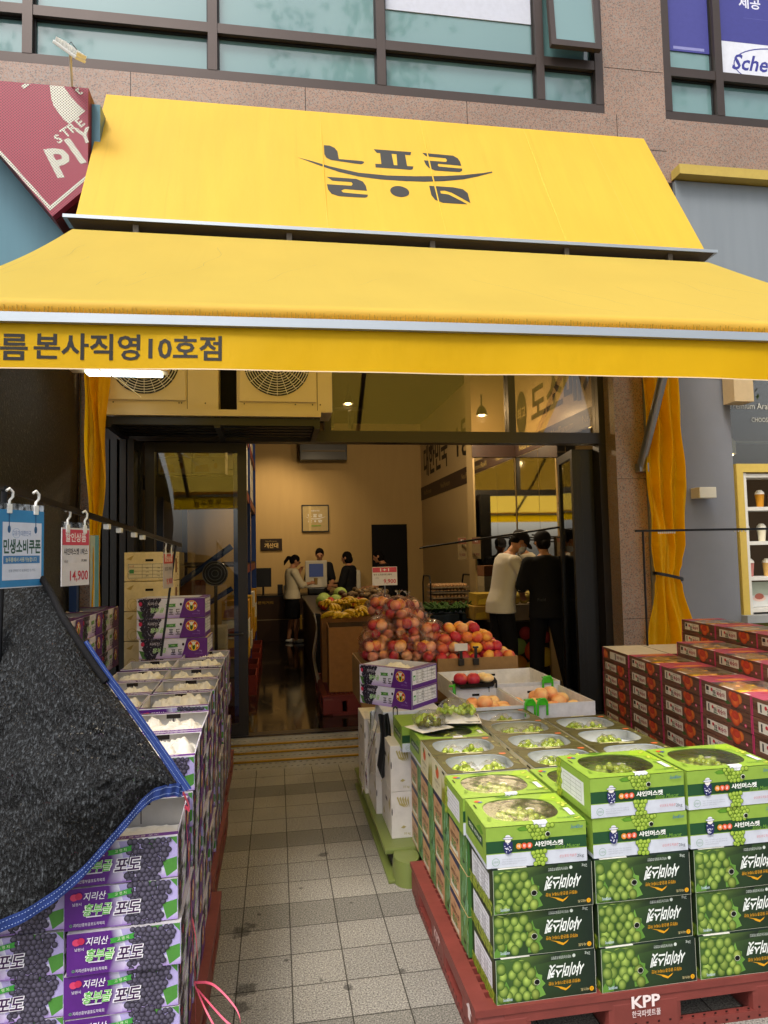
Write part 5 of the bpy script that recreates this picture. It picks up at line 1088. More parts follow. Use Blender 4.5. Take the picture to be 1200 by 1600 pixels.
for m_ in (0, 1):
    mb = MB(); rr = random.Random(m_+5)
    INP.append([( -.12+.085*i+rr.uniform(-.008, .008), .07+.085*j+rr.uniform(-.01, .01)) for i in range(4) for j in range(3)])
PDX = Vector((-.081, -.9967, 0)); PRZ = math.atan2(PDX.y, PDX.x); PNX = Vector((.9967, -.081, 0)); PO = Vector((2.345, 4.68, 0))
def peach_box(col, tier, z, kind, label, k, t0=0.0):
    o = PO+PDX*(t0+.4415*(col+.5))+PNX*(.292*tier)
    t = empty('peach_box', (o.x, o.y, z), PRZ+rj.uniform(-.012, .012), label, 'box', 'wood print peach boxes')
    inst('carton', PKP if kind == 'plain' else (PKO[k % 2] if kind == 'open' else PKC[k % 3]), t)
    if kind == 'open':
        inst('film', PFILM, t, (-.05, .142, .0875))
        for q, (px, py) in enumerate(INP[k % 2]):
            if q % 3 == 2: continue
            inst('peach', PF['pale_peach' if q % 2 else 'yellow_peach'][q % 2], t, (px*.9, py, .05), q*1.7)
PFILM = filmsheet(.26, .27, .0012, 8).mesh('film', 'lid_film')
rowname = ('front tier', 'middle tier', 'rear tier')
cnm = ('farthest', 'second farthest', 'third', 'fourth', 'fifth', 'nearest')
for col in range(6):
    for k in range(0 if col > 2 else 2, 9):
        if k == 8: kind = 'plain' if col == 0 else ('open' if col else 'open')
        else: kind = 'closed'
        peach_box(col, 0, .15+k*.0882, kind, f'{"white topped" if kind == "plain" else ("open" if kind == "open" else "closed")} peach box, {NTH[8-k]} from the top, {cnm[col]} pile of the front tier', col+k)
peach_box(0, 1, .15+8*.0882, 'plain', 'white topped wood print peach box behind the farthest pile of the front tier', 1)
for col in range(4):
    for k in (8, 9): peach_box(col, 1, .15+k*.0882, 'open' if k == 9 else 'closed', f'{"open" if k == 9 else "closed"} peach box, {"top" if k == 9 else "lower"} in the {cnm[col+1]} pile of the middle tier', col+k, .53)
for col in range(4):
    for k in (9, 10): peach_box(col, 2, .155+k*.0882, 'open' if k == 10 else 'closed', f'{"open" if k == 10 else "closed"} wood print peach box, {"top" if k == 10 else "lower"} in the {cnm[col]} pile of the rear tier', col+k+1, .05)
pallet('pallet', 2.20, 3.22, 1.15, 1.42, 'red plastic pallet under the farther peach boxes', 'red_plastic', 'dark_red_plastic'); pallet('pallet', 2.09, 2.02, 1.15, 1.18, 'red plastic pallet under the nearest peach boxes', 'red_plastic', 'dark_red_plastic')
# ============================================================ WHITE CARTONS AND TASTING PLATES BY THE DOOR
lp = empty('pallet', (.535, 3.42, 0), 0, 'lime green plastic pallet with rounded corner under the white cartons', 'pallet', 'plastic pallets under the stacks')
MB().bbox(0, .12, .10, 1.0, 1.5, .128, .008).build('deck', 'lime_plastic', lp)
for x, y in ((.1, .06), (.1, 1.2), (.75, .06)): MB().loft([[Vector((x+.07*s_*math.cos(a), y+.1*s_*math.sin(a), z)) for a in [2*math.pi*k/24 for k in range(24)]] for z, s_ in ((0, 1.05), (.09, .98), (.118, .92))]).build('foot', 'lime_plastic', lp)
MB().bbox(.0, .02, .0, .045, 1.5, .02, .006).build('skid', 'lime_plastic', lp)
g = MB(); w, d, h = .345, .33, .243; g.bbox(-w/2, 0, 0, w/2, d, h-.001, .003, c('#dcd6d0')); P = Panel(g, (-w/2, 0, 0), (1, 0, 0), (0, 0, 1), .0006); li = c('#b3a56a')
for k in range(5): P.poly([(.03+.014*k, h-.03-.004*k), (.038+.014*k, h-.025), (.05+.012*k, h-.06), (.075+.006*k, h-.085), (.045+.012*k, h-.07)], li)
P.poly([(.05, .055), (.065, .066), (.08, .058), (.066, .05)][::-1], li); P.text('10 kg', .085, .022, .016, li, off=.01); P.disc(.004, .14, .003, .02, c('#2a2420'))
P = Panel(g, (-w/2, d, 0), (0, -1, 0), (0, 0, 1), .0006); P.rect(.14, .15, .2, .17, c('#2a2420')); P.poly([(.24, .16), (.28, .2), (.3, .17), (.27, .12)][::-1], li); P.poly([(.05, .06), (.08, .09), (.1, .06), (.07, .04)][::-1], li); P.text('10 kg', .08, .02, .016, li, off=.01)
WBM = g.mesh('carton', 'print')
for k, (x, y) in enumerate(((.765, 3.66), (.735, 4.02), (.715, 4.37))):
    for q in range(2):
        t = empty('fruit_carton', (x, y, .128+.244*q-.02*(k > 0)), 0, f'white 10 kg fruit carton with gold line drawing, {"upper" if q else "lower"} one of the {("nearest", "middle", "farthest")[k]} pair', 'box', 'white 10 kg cartons'); inst('carton', WBM, t)
t = empty('white_carton', (.77, 3.93, .612), 0, 'plain white carton with a black clip under the two purple boxes', 'box'); MB().bbox(-.17, 0, 0, .17, .33, .122, .003, c('#d3d4da')).build('carton', 'card', t)
g = MB()
for s_ in (-.012, .012): g.tube([(-.1+s_, -.008, .14), (-.1+s_, -.01, .05)], .003, 6)
g.tube([(-.112, -.008, .14), (-.1, -.008, .152), (-.088, -.008, .14)], .006, 6); g.build('clip', 'black_plastic', t)
for q in range(2):
    t = big_grape(.637, 4.075, .735+.116*q, f'purple grape box turned cornerwise with a table label, {"upper open" if q else "lower"} one beside the apples', R(-46), q == 1, 'cornerwise purple boxes')
    t.scale = (.83, .83, .83)
g = MB().grid(lambda i, j: Vector((.478+.10*i*(1-.45*j)+.02*math.sin(j*5+i*2), 3.86-.02*math.sin(i*8+j*3)+.05*i, .76-.46*j+.03*math.sin(i*5)*j)), 14, 20); tag(g.build('bag_roll', 'clear_sheet'), 'roll of clear plastic bags hanging from the white carton by the aisle', 'plastic bag')
g = MB().grid(lambda i, j: Vector((.56+.06*i+.012*math.sin(j*4), 3.86+.015*math.sin(i*9+j*2), .74-.36*j*(.8+.2*math.sin(i*3)))), 10, 16); tag(g.build('carrier_bag', 'black_plastic'), 'black carrier bag hanging beside the clear bag roll', 'plastic bag')
def film_blob(name, r, rz, seed, wr=.06, tw=True):
    rr = random.Random(seed); ph = [rr.uniform(0, 6) for _ in range(5)]
    def fn(p):
        a = math.atan2(p.y, p.x); k = 1+wr*(math.sin(a*5+ph[0]+p.z*3)+.6*math.sin(a*9+ph[1]-p.z*5)+.6*math.sin(p.z*9+ph[2]+a*2))
        return Vector((p.x*k, p.y*k, p.z))
    mb = MB().ball((0, 0, rz*.95), r, r, rz, (1, 1, 1), 28, 18, None, fn)
    if tw: mb.loft([[Vector((q*math.cos(a)+ox, q*math.sin(a), z)) for a in [2*math.pi*k/10 for k in range(10)]] for z, q, ox in ((rz*1.8, .035, 0), (rz*1.98, .012, 0), (rz*2.12, .012, .004), (rz*2.3, .03, .008), (rz*2.36, .034, .01))], caps=False)
    return mb.mesh('bag', 'bag_film')
FB = film_blob('bag', .085, .05, 2, .08, False)
t = empty('grape_pack', (.775, 3.5, .737), .4, 'bagged muscat bunch on white paper, at the corner of the leaf print box', 'grapes', 'bagged muscat bunches on show'); inst('paper', filmsheet(.2, .17, .004, 11).mesh('paper', 'tissue'), t, (0, 0, .008)); inst('grape_bunch', bunch_mesh('grape_bunch', 22, .065, .05, .04, .0125, 7, 'stem'), t, (0, 0, .012)); inst('grape_bunch', BUS[0], t, (-.01, .02, .02)); inst('bag', FB, t)
t = empty('grape_pack', (.94, 3.58, .737), -.2, 'bagged muscat bunch in white paper on a black dish, beside the white trays', 'grapes', 'bagged muscat bunches on show')
MB().loft([[Vector((a*s_, b*s_, z)) for a, b in ((-.12, -.08), (.12, -.08), (.12, .08), (-.12, .08))] for z, s_ in ((0, .85), (.025, 1), (.022, .94), (.004, .8))], smooth=False).build('dish', 'black_plastic', t)
inst('paper', filmsheet(.26, .2, .008, 12, mound=.02).mesh('paper', 'tissue'), t, (0, .01, .018)); inst('grape_bunch', BUS[1], t, (-.04, 0, .045)); inst('grape_bunch', BUS[0], t, (.05, .01, .045)); inst('bag', FB, t, (0, 0, .035))
def wtray(x0, x1, y0, y1, z0, h, label, holes=True):
    t = empty('peach_tray', ((x0+x1)/2, y0, z0), 0, label, 'tray', 'white peach trays'); w, d = x1-x0, y1-y0; g = MB(); shell(g, w, d, h, c('#d9d8dc'), c('#e2e0e2'), t=.007)
    P = Panel(g, (-w/2+.0085, d-.0085, 0), (1, 0, 0), (0, 0, 1), .001); P.rect(w*.45, h-.045, w*.6, h-.03, c('#15120f')); g.build('carton', 'card', t); return t
def clip(x, y, z, lab, mat='green_clip', rz=0, s_=1.0):
    t = empty('bag_clip', (x, y, z), rz, lab, 'clip', 'clips on the carton rims'); g = MB()
    g.tube([(-.022*s_, -.012, -.045*s_), (-.022*s_, -.012, .012*s_), (-.012*s_, -.012, .028*s_), (.012*s_, -.012, .028*s_), (.022*s_, -.012, .012*s_), (.022*s_, -.012, -.045*s_)], .0055*s_, 8); g.bbox(-.02*s_, -.014, .0, .02*s_, -.008, .026*s_, .002); g.box(-.02*s_, -.012, .02*s_, .02*s_, .02, .026*s_); g.build('clip', mat, t)
wtray(1.10, 1.43, 3.83, 4.36, .63, .12, 'white open tray with a few peaches, left of the two front trays'); wtray(1.437, 1.86, 3.83, 4.36, .63, .12, 'white open tray with pale peaches, right of the two front trays'); wtray(1.16, 1.88, 4.38, 4.92, .645, .125, 'wide empty white tray behind the two peach trays')
for k, (x, y, z) in enumerate(((1.16, 4.05, .69), (1.22, 3.95, .68), (1.29, 3.97, .685), (1.36, 3.99, .685), (1.30, 4.07, .69), (1.38, 4.1, .68), (1.2, 4.15, .70), (1.25, 4.05, .73), (1.34, 4.18, .70), (1.38, 3.91, .685))): tag(inst('peach', PF['pale_peach'][k % 2], None, (x, y, z), k), 'pale peach lying in the left front white tray', 'peach', 'peaches in the left white tray')
for k, (x, y, z) in enumerate(((1.50, 4.18, .68), (1.57, 4.05, .70), (1.62, 4.16, .72), (1.66, 3.98, .69), (1.73, 4.06, .71), (1.73, 4.2, .7), (1.81, 4.02, .68), (1.58, 3.93, .675), (1.62, 4.07, .755), (1.7, 4.12, .75), (1.5, 4.0, .68), (1.79, 4.16, .70))): tag(inst('peach', PF['pale_peach'][k % 2], None, (x, y, z), k*2), 'pale peach lying in the right front white tray', 'peach', 'peaches in the right white tray')
clip(1.445, 3.815, .75, 'pair of green clips between the two front white trays', s_=1.3); clip(1.52, 3.815, .75, 'green clip on the right front white tray', s_=1.3); clip(1.78, 4.36, .765, 'round green clip on the back rim of the right white tray', s_=1.5); clip(1.12, 4.33, .755, 'green clip on the left rim of the white trays', rz=1.2, s_=1.2); clip(1.40, 4.37, .78, 'black clip on the rim behind the fruit dish', 'black_plastic', s_=1.2)
t = empty('fruit_dish', (1.27, 4.36, .768), .1, 'black dish with a red plum and cut peach halves', 'dish')
MB().loft([[Vector((a*s_, b*s_, z)) for a, b in ((-.13, -.07), (.13, -.07), (.13, .07), (-.13, .07))] for z, s_ in ((0, .86), (.03, 1), (.027, .95), (.005, .82))], smooth=False).build('dish', 'black_plastic', t)
for m_, x, y in (('nectarine', -.085, .01), ('nectarine', -.005, -.015), ('cut_peach', .075, .02), ('cut_peach', .09, -.02)):
    o = inst('peach' if m_ == 'nectarine' else 'peach_half', PF['nectarine'][0] if m_ == 'nectarine' else MB().ball((0, 0, 0), .045, .045, .03, (1, 1, 1), 16, 10).mesh('peach_half', 'cut_peach'), t, (x, y, .05), x*30)
# ---- the heap of peaches in a brown carton
t = empty('brown_carton', (1.5, 5.0, .55), R(-2), 'brown open carton heaped with peaches, in front of the two standing men', 'box'); g = MB(); shell(g, .62, .5, .30, c('#9c7a50'), c('#a88a60'), t=.008); g.build('carton', 'card', t)
rr = random.Random(4); k = 0
for lay, (n0, n1, zz) in enumerate(((7, 5, .84), (6, 4, .915), (5, 3, .98), (3, 2, 1.045))):
    for i in range(n0):
        for j in range(n1):
            m_ = rr.choice(['peach', 'peach', 'nectarine', 'nectarine', 'nectarine', 'pale_peach', 'peach', 'yellow_peach']); k += 1
            x = 1.5+(i-(n0-1)/2)*.088+rr.uniform(-.012, .012)-.02*lay; y = 5.24+(j-(n1-1)/2)*.088+rr.uniform(-.012, .012)+.01*lay
            o = inst('peach', PF[m_][k % 2], None, (x, y, zz+rr.uniform(-.01, .012)), rr.uniform(0, 6)); o.rotation_euler = (rr.uniform(-.8, .8), rr.uniform(-.8, .8), rr.uniform(0, 6)); tag(o, 'ripe blushed peach in the heap on the brown carton', 'peach', 'heaped peaches')
for q, (x, dz) in enumerate(((1.36, .0), (1.475, .02))):
    t = empty('price_clip', (x, 4.985, .83), 0, f'black price clip on the brown carton rim, {"with a blank white card" if q == 0 else "without a card"}', 'clip'); g = MB().bbox(-.022, -.02, -.03, .022, .005, .02, .004).bbox(-.012, -.014, .02, .012, -.004, .075+dz, .003).bbox(-.022, -.016, .075+dz, .022, -.002, .09+dz, .003); g.build('clip', 'black_plastic', t)
    if q == 0: MB().box(-.05, -.018, .08, .05, -.016, .135, c('#d8d4d2')).build('card', 'plain', t)
# ---- bags of apples
t = empty('brown_carton', (1.02, 5.12, .5), 0, 'brown carton carrying the pile of bagged apples behind the purple boxes', 'box'); g = MB(); shell(g, .80, .62, .32, c('#94744c'), c('#a08058'), t=.008); g.build('carton', 'card', t)
APP = [ball_mesh('apple', .043, m_, s_, True, .9) for s_, m_ in ((1, 'apple'), (2, 'apple'), (3, 'nectarine'), (4, 'apple'), (5, 'peach'))]; AB = [film_blob('bag', .122, .1, s_, .09) for s_ in (21, 22)]
apl = [(-.05, -.05, .05), (.05, -.05, .05), (-.05, .05, .05), (.05, .05, .05), (0, -.01, .125), (-.055, .0, .12), (.055, .01, .115), (.0, .06, .12)]
ab0 = None
BAGP = [(.76, 5.36, .88), (.83, 5.3, .86), (1.03, 5.28, .86), (1.23, 5.3, .86), (1.38, 5.22, .78), (.90, 5.44, 1.0), (.745, 5.2, .82), (.93, 5.16, .82), (1.12, 5.15, .81), (1.30, 5.2, .80), (.77, 5.48, .86), (.95, 5.46, .86), (1.18, 5.46, .85), (.80, 5.32, .97), (1.02, 5.3, .98), (1.2, 5.33, .93), (.88, 5.5, 1.02), (1.1, 5.5, 1.02), (.96, 5.36, 1.12), (.85, 5.58, 1.13), (1.08, 5.56, 1.10)]
pn = ('on the lowest row of the pile', 'in the middle row of the pile', 'on the upper rows of the pile')
for k, (x, y, z) in enumerate(BAGP):
    lab = f'apple bag {pn[0 if k < 13 else (1 if k < 18 else 2)]}, {("aisle corner", "between the front and back rows", "behind the front middle", "behind the front right", "at the peach carton edge", "under the peak", "aisle side", "second from the aisle", "third from the aisle", "beside the peaches", "back aisle side", "back middle", "back right", "left", "centre", "right", "back left", "back right", "front peak", "rear left peak", "rear right peak")[k]}'
    if ab0 is None:
        ab0 = empty('apple_bag', (x, y, z), 0, lab, 'apple bag', 'bags of apples')
        for q, p_ in enumerate(apl): o = inst('apple', APP[q % len(APP)], ab0, p_, q*1.3); o.rotation_euler = (q*.7, q*.4, q*1.3)
        inst('bag', AB[0], ab0)
    else: copy_tree(ab0, (x, y, z), k*1.1, lab)
def price_sign(x, y, z, w, h, head, hc, lines, lab, rz=0, stick=None, hang=None, bg='#d8d4d6'):
    t = empty('price_sign', (x, y, z), rz, lab, 'price sign'); g = MB().box(-w/2, 0, 0, w/2, .003, h, c(bg)); P = Panel(g, (-w/2, 0, 0), (1, 0, 0), (0, 0, 1), .0006)
    P.rect(.02*w, .70*h, .98*w, .97*h, c(hc)); P.text(head, .5*w, .835*h, .16*h, c('#ece4e4'), w=.36*w if len(head) < 4 else .75*w, off=.02)
    for s_, xx, yy, hh, cc_, ww in lines: P.text(s_, xx*w, yy*h, hh*h, c(cc_), w=ww*w, off=.02)
    g.build('board', 'print', t)
    if stick: MB().tube([(0, .006, 0), (.0, .01, -stick)], .005, 6).build('stick', 'steel', t)
    if hang:
        for xx in hang:
            g = MB(); a0 = h; pts = [(xx*w, 0, a0-.01), (xx*w, 0, a0+.03), (xx*w+.012, 0, a0+.042), (xx*w+.014, 0, a0+.058), (xx*w+.002, 0, a0+.07), (xx*w-.012, 0, a0+.062)]; g.tube(pts, .0045, 6); g.bbox(xx*w-.01, -.004, a0-.02, xx*w+.01, .004, a0+.012, .002); g.build('hook', 'white_plastic', t)
        MB().box(-w/2, .0005, h+.001, w/2, .0025, h+.022).build('sleeve', 'clear_sheet', t)
    return t
price_sign(.895, 5.62, 1.385, .212, .155, '1+1', '#c94a5a', [('한국 노지토마토 2통씩', .42, .58, .1, '#5a5054', .72), ('9,900', .70, .2, .27, '#c03a48', .5), ('(개당)', .2, .4, .06, '#8a8084', .14)], 'white and red 1+1 price sign reading 9,900 on a stick behind the apples', 0, .42)
# ============================================================ NET OVER THE GRAPES, RACKS AND PRICE TAGS
from mathutils import noise as MN
def lerp(a, b, t): return Vector(a)+(Vector(b)-Vector(a))*t
def poly3(pts, t):
    t = max(0, min(.9999, t))*(len(pts)-1); i = int(t); f = t-i; p = [Vector(q) for q in pts]; p0 = p[max(i-1, 0)]; p1 = p[i]; p2 = p[i+1]; p3 = p[min(i+2, len(p)-1)]
    return .5*((2*p1)+(p2-p0)*f+(2*p0-5*p1+4*p2-p3)*f*f+(3*p1-p0-3*p2+p3)*f**3)
BOT = [(-.272, 2.035, .985), (-.305, 2.03, .992), (-.365, 2.02, .975), (-.45, 2.01, .885), (-.56, 2.0, .775), (-.70, 1.995, .695), (-.88, 2.0, .655), (-1.1, 2.02, .62)]
TOP = [(-.272, 2.035, .985), (-.36, 2.10, 1.09), (-.45, 2.15, 1.20), (-.55, 2.2, 1.32), (-.66, 2.27, 1.46), (-.79, 2.42, 1.60), (-.98, 2.5, 1.68), (-1.3, 2.55, 1.70)]
def netfn(i, j):
    b, tp = poly3(BOT, i), poly3(TOP, i); p = b+(tp-b)*j; s_ = math.sin(math.pi*j)*min(1, i*2.5)
    q_ = Vector((i*4, j*3, 1.3)); fold = .07*MN.noise(q_)+.018*(1-2*abs(MN.noise(q_*1.9)))+.010*MN.noise(q_*5.3)+.004*MN.noise(q_*11)
    return p+Vector((.012*math.sin(j*19+i*13)*s_, (-.10*s_+fold*s_), .015*s_*math.sin(i*11)))
nt_ = empty('grape_net', (-.7, 2.2, 1.2), 0, 'black shade net with blue hems draped over the nearest grape boxes', 'net')
def np_(mb, name, mat): return mb.build(name, mat, nt_, (.7, -2.2, -1.2))
g = MB().grid(netfn, 170, 150); np_(g, 'net', 'shade_net')
def ribbon(fn, n, wdir, w, mat, name, stitch=True, parent=None):
    g = MB()
    for k in range(n):
        a, b = fn(k/n), fn((k+1)/n); g.add([a, b, b+wdir((k+1)/n)*w, a+wdir(k/n)*w], [(0, 1, 2, 3)], (.2, .3, .6), True)
    o = np_(g, name, mat); q = MB()
    if stitch:
        for f_ in (.25, .75):
            for k in range(n*2):
                t0, t1 = k/(n*2), (k+.45)/(n*2); a, b = fn(t0)+wdir(t0)*w*f_, fn(t1)+wdir(t1)*w*f_; q.tube([a+Vector((0, -.003, .001)), b+Vector((0, -.003, .001))], .0007, 4, c('#9fb0d8'), False)
        s_ = MB(); s_.v, s_.f, s_.c, s_.sm = q.v, q.f, q.c, q.sm; s_.build('stitching', 'plain', o)['kind'] = 'stuff'
    return o
wob = lambda t: Vector((0, -.006+.003*math.sin(t*80), .0))
ribbon(lambda t: poly3(BOT, t)+wob(t)+Vector((0, -.004, -.012)), 70, lambda t: Vector((.15, -.05, 1)).normalized()*(1 if t > .04 else .6), .036, 'blue_ribbon', 'hem')
ribbon(lambda t: poly3(TOP, t*.5)+Vector((.004, -.012, .004)), 60, lambda t: Vector((.75, -.35, .35)).normalized(), .030-.0, 'blue_ribbon', 'strap')
np_(MB().tube([poly3(TOP, .38+.34*k/10)+Vector((.006, -.02, .006)) for k in range(11)], .011, 8), 'edge_roll', 'black_cloth')
rb = empty('tie_ribbon', (-.272, 2.03, .98), 0, 'pink plastic ribbon tying the net down the side of the grape stacks', 'ribbon')
def rp_(pts, w, name):
    g = MB(); n = 30
    for k in range(n):
        a, b = poly3(pts, k/n), poly3(pts, (k+1)/n); u_ = Vector((0, .6, .8))*w
        g.add([a, b, b+u_, a+u_], [(0, 1, 2, 3)], (.9, .3, .4), True)
    g.build(name, 'pink_ribbon', rb, (.272, -2.03, -.98))
rp_([(-.272, 2.03, .985), (-.262, 2.05, .95), (-.255, 2.06, .92), (-.27, 2.06, .93)], .012, 'knot')
rp_([(-.268, 2.04, .97), (-.262, 2.1, .75), (-.262, 2.16, .55), (-.258, 2.2, .36), (-.262, 2.24, .22)], .008, 'cord')
rp_([(-.262, 2.2, .36), (-.2, 2.16, .37), (-.13, 2.1, .33), (-.12, 2.08, .29), (-.16, 2.1, .3), (-.25, 2.19, .345)], .007, 'loop'); rp_([(-.262, 2.2, .36), (-.22, 2.14, .31), (-.17, 2.1, .25), (-.125, 2.08, .215)], .009, 'tail'); rp_([(-.262, 2.17, .56), (-.25, 2.16, .5), (-.245, 2.15, .45)], .012, 'tail')
pr_ = empty('tag_rail', (-.7, 3.2, 1.8), 0, 'black metal rail on thin posts carrying price signs over the grapes', 'rack')
def rp2(mb, name): return mb.build(name, 'rack_metal', pr_, (.7, -3.2, -1.8))
g = MB(); a, b = Vector((-.895, 1.8, 1.915)), Vector((-.59, 4.36, 1.728)); dr = (b-a).normalized(); sdv = dr.cross(Vector((0, 0, 1))).normalized()
g.loft([[p+sdv*x+Vector((0, 0, z)) for x, z in ((-.008, -.011), (.008, -.011), (.008, .011), (-.008, .011))] for p in (a, b)], smooth=False); rp2(g, 'rail')
rp2(MB().tube([(-.837, 2.26, 1.885), (-.85, 2.24, .9)], .010, 8), 'post'); rp2(MB().tube([(-.605, 4.27, 1.735), (-.672, 4.14, 1.08)], .007, 8), 'post')
g = MB()
for t_ in (.52, .58, .66, .71): p = a+(b-a)*t_; g.bbox(p.x-.012, p.y-.02, p.z-.035, p.x+.012, p.y+.02, p.z-.012, .003)
g.build('clip', 'white_plastic', pr_, (.7, -3.2, -1.8))
def hang_sign(x0, y0, x1, y1, z, h, build):
    L_ = math.hypot(x1-x0, y1-y0); return build((x0+x1)/2, (y0+y1)/2, z, L_, h, math.atan2(y1-y0, x1-x0))
def bsign(x, y, z, w, h, rz):
    t = empty('coupon_sign', (x, y, z), rz, 'laminated blue and white coupon sign hanging from the rail by two hooks', 'sign'); g = MB().box(-w/2, 0, 0, w/2, .002, h, c('#3a86b8')); P = Panel(g, (-w/2, 0, 0), (1, 0, 0), (0, 0, 1), .0006)
    P.rect(.06*w, .10*h, .94*w, .84*h, c('#d6dbe8')); P.rect(0, 0, w, .012*h, c('#c8ccd4'))
    for xx in (.2, .8): P.rect((xx-.01)*w, .74*h, (xx+.01)*w, .97*h, c('#2a5a88')); P.disc(xx*w, .75*h, .035*w, .05*h, c('#2a5a88'))
    P.text('고유가 대한민국', .48*w, .70*h, .07*h, c('#3a6aa8'), w=.42*w, off=0); P.ring(.36*w, .70*h, .09*w, .006*w, c('#7aa0c8'), 16); P.text('민생소비쿠폰', .5*w, .53*h, .19*h, c('#2f5648'), w=.84*w, off=.03)
    P.rect(.08*w, .31*h, .90*w, .41*h, c('#3f7ab0')); P.text('늘푸름에서 사용가능합니다', .48*w, .36*h, .06*h, c('#d8d8b0'), w=.7*w, off=.01); P.text('신청 온라인 ○ 오프라인 ○ 카드', .5*w, .22*h, .035*h, c('#5a6a80'), w=.6*w, off=0)
    g.build('board', 'print', t)
    for xx in (-.3, .3):
        q = MB(); q.tube([(xx*w, 0, h-.01), (xx*w, 0, h+.028), (xx*w+.012, 0, h+.04), (xx*w+.013, 0, h+.056), (xx*w, 0, h+.066), (xx*w-.012, 0, h+.058)], .0045, 6); q.bbox(xx*w-.009, -.004, h-.012, xx*w+.009, .004, h+.018, .002); q.build('hook', 'white_plastic', t)
    MB().box(-w/2, .0002, h, w/2, .0018, h+.02).build('sleeve', 'clear_sheet', t)
hang_sign(-.838, 2.23, -.76, 2.385, 1.567, .245, bsign)
hang_sign(-.797, 2.70, -.735, 2.84, 1.552, .222, lambda x, y, z, w, h, rz: price_sign(x, y, z, w, h, '할인상품', '#cc4a5c', [('샤인머스켓 1박스', .5, .59, .115, '#3a3438', .86), ('국산', .15, .42, .05, '#7a7478', .14), ('19,900', .8, .43, .05, '#3a3438', .2), ('14,900', .62, .16, .2, '#c03a48', .66)], 'white price sign with a red heading, reading 14,900, hung on the rail', rz, None, (-.3, .32)))
hang_sign(-.640, 4.03, -.618, 4.25, 1.475, .205, lambda x, y, z, w, h, rz: price_sign(x, y, z, w, h, '할인상품', '#b8453c', [('포도 1박스', .5, .55, .11, '#3a3438', .7), ('9,900', .6, .18, .2, '#c03a48', .6)], 'red headed price sign seen edgewise at the far end of the rail', rz, None, (-.3, .3), '#b8b0b4'))
r2 = empty('tag_rail', (3.1, 4.6, 1.77), 0, 'thin black rail on a post crossing in front of the right curtain', 'rack')
MB().box(-.5, -.01, 0, 1.2, .01, .016).build('rail', 'rack_metal', r2); MB().tube([(-.435, .01, 0), (-.44, .01, -1.55)], .008, 8).build('post', 'rack_metal', r2)
g = MB()
for k in range(9): g.box(-.32+k*.016, -.004, -.014, -.312+k*.016, .004, 0)
for k in range(4): g.box(.3+k*.03, -.004, -.012, .307+k*.03, .004, 0)
g.build('clip', 'white_plastic', r2)
# ============================================================ INSIDE THE SHOP
def ceiling_lamp(x, y, z, power, lab, spot=None, col=(1, .77, .48), r=.06):
    t = empty('ceiling_light', (x, y, z), 0, lab, 'light', 'lit shop lamps'); MB().tube([(0, 0, .25), (0, 0, .1)], .012, 6).build('rod', 'black_plastic', t)
    g = MB().loft([[Vector((q*math.cos(a), q*math.sin(a), zz)) for a in [2*math.pi*k/16 for k in range(16)]] for zz, q in ((-.02, .075), (.05, .06), (.1, .03))], caps=False); g.build('shade', 'black_plastic', t)
    MB().ball((0, 0, 0), r*.75, r*.75, .03).build('bulb', 'bulb', t)
    ld = bpy.data.lights.new('lamp_light', 'SPOT' if spot else 'POINT'); ld.energy = power; ld.color = col; ld.shadow_soft_size = .06
    lo = bpy.data.objects.new('lamp_light', ld); COL.objects.link(lo); lo.parent = t; lo.location = (0, 0, -.06)
    if spot: ld.spot_size = R(75); ld.spot_blend = .9; lo.rotation_euler = (Vector(spot)-Vector((x, y, z))).to_track_quat('-Z', 'Y').to_euler()
ceiling_lamp(-.1, 12.0, 4.0, 85, 'track spotlight lighting the left of the back wall', (-.05, 13.5, 2.4)); ceiling_lamp(.7, 12.0, 4.0, 26, 'track spotlight lighting the middle of the back wall', (.8, 13.5, 2.2))
ceiling_lamp(1.0, 9.2, 3.75, 60, 'ceiling lamp over the produce table'); ceiling_lamp(2.6, 8.2, 3.4, 60, 'ceiling lamp set behind the two standing men to brighten the stand'); ceiling_lamp(-.7, 7.6, 3.4, 40, 'ceiling lamp behind the glass door leaf')  # lamp behind the men placed to brighten the stand and wall
tk = MB().box(-.6, 11.97, 4.25, 1.6, 12.03, 4.3)
for x in (-.4, .1, .4, 1.0, 1.35): tk.tube([(x, 12.0, 4.25), (x, 12.05, 4.08), (x+.02, 12.2, 3.98)], .045, 8)
tag(tk.build('track_lights', 'black_plastic'), 'black ceiling track with spotlights near the back wall', 'light')
t = empty('ceiling_air_conditioner', (.93, 13.2, 3.5), 0, 'dark square ceiling air conditioner above the back wall', 'air conditioner'); MB().bbox(-.46, -.1, 0, .46, .29, .5, .01).build('casing', 'black_frame', t); MB().box(-.42, -.11, .16, .42, -.1, .19, c('#6a5a40')).build('louvre', 'plain', t)
t = empty('shop_picture', (.77, 13.46, 2.12), 0, 'framed square picture with the shop mark on the back wall', 'picture'); g = MB()
for b in ((-.27, 0, -.01, .27, .03, .01), (-.27, 0, .51, .27, .03, .53), (-.27, 0, .01, -.25, .03, .51), (.25, 0, .01, .27, .03, .51)): g.box(*b)
g.build('frame', 'black_frame', t); g = MB().box(-.25, .012, .01, .25, .03, .51, c('#b39c68')); P = Panel(g, (-.25, .012, .01), (1, 0, 0), (0, 0, 1), .002, 2e-4); s_ = .235
for pts in LOGO: P.poly([((x-2.447)*s_+.25, (y-.84)*s_+.25) for x, y in pts][::-1], c('#dcd8d0'))
P.disc(.2465, .193, .02, .02, c('#dcd8d0')); P.text('바른먹거리', .25, .40, .035, c('#dcd8d0'), off=.03); P.rect(.15, .09, .36, .115, c('#7f9a3a')); P.rect(.12, 0, .17, .5, c('#c8b078')); g.build('print', 'print', t)
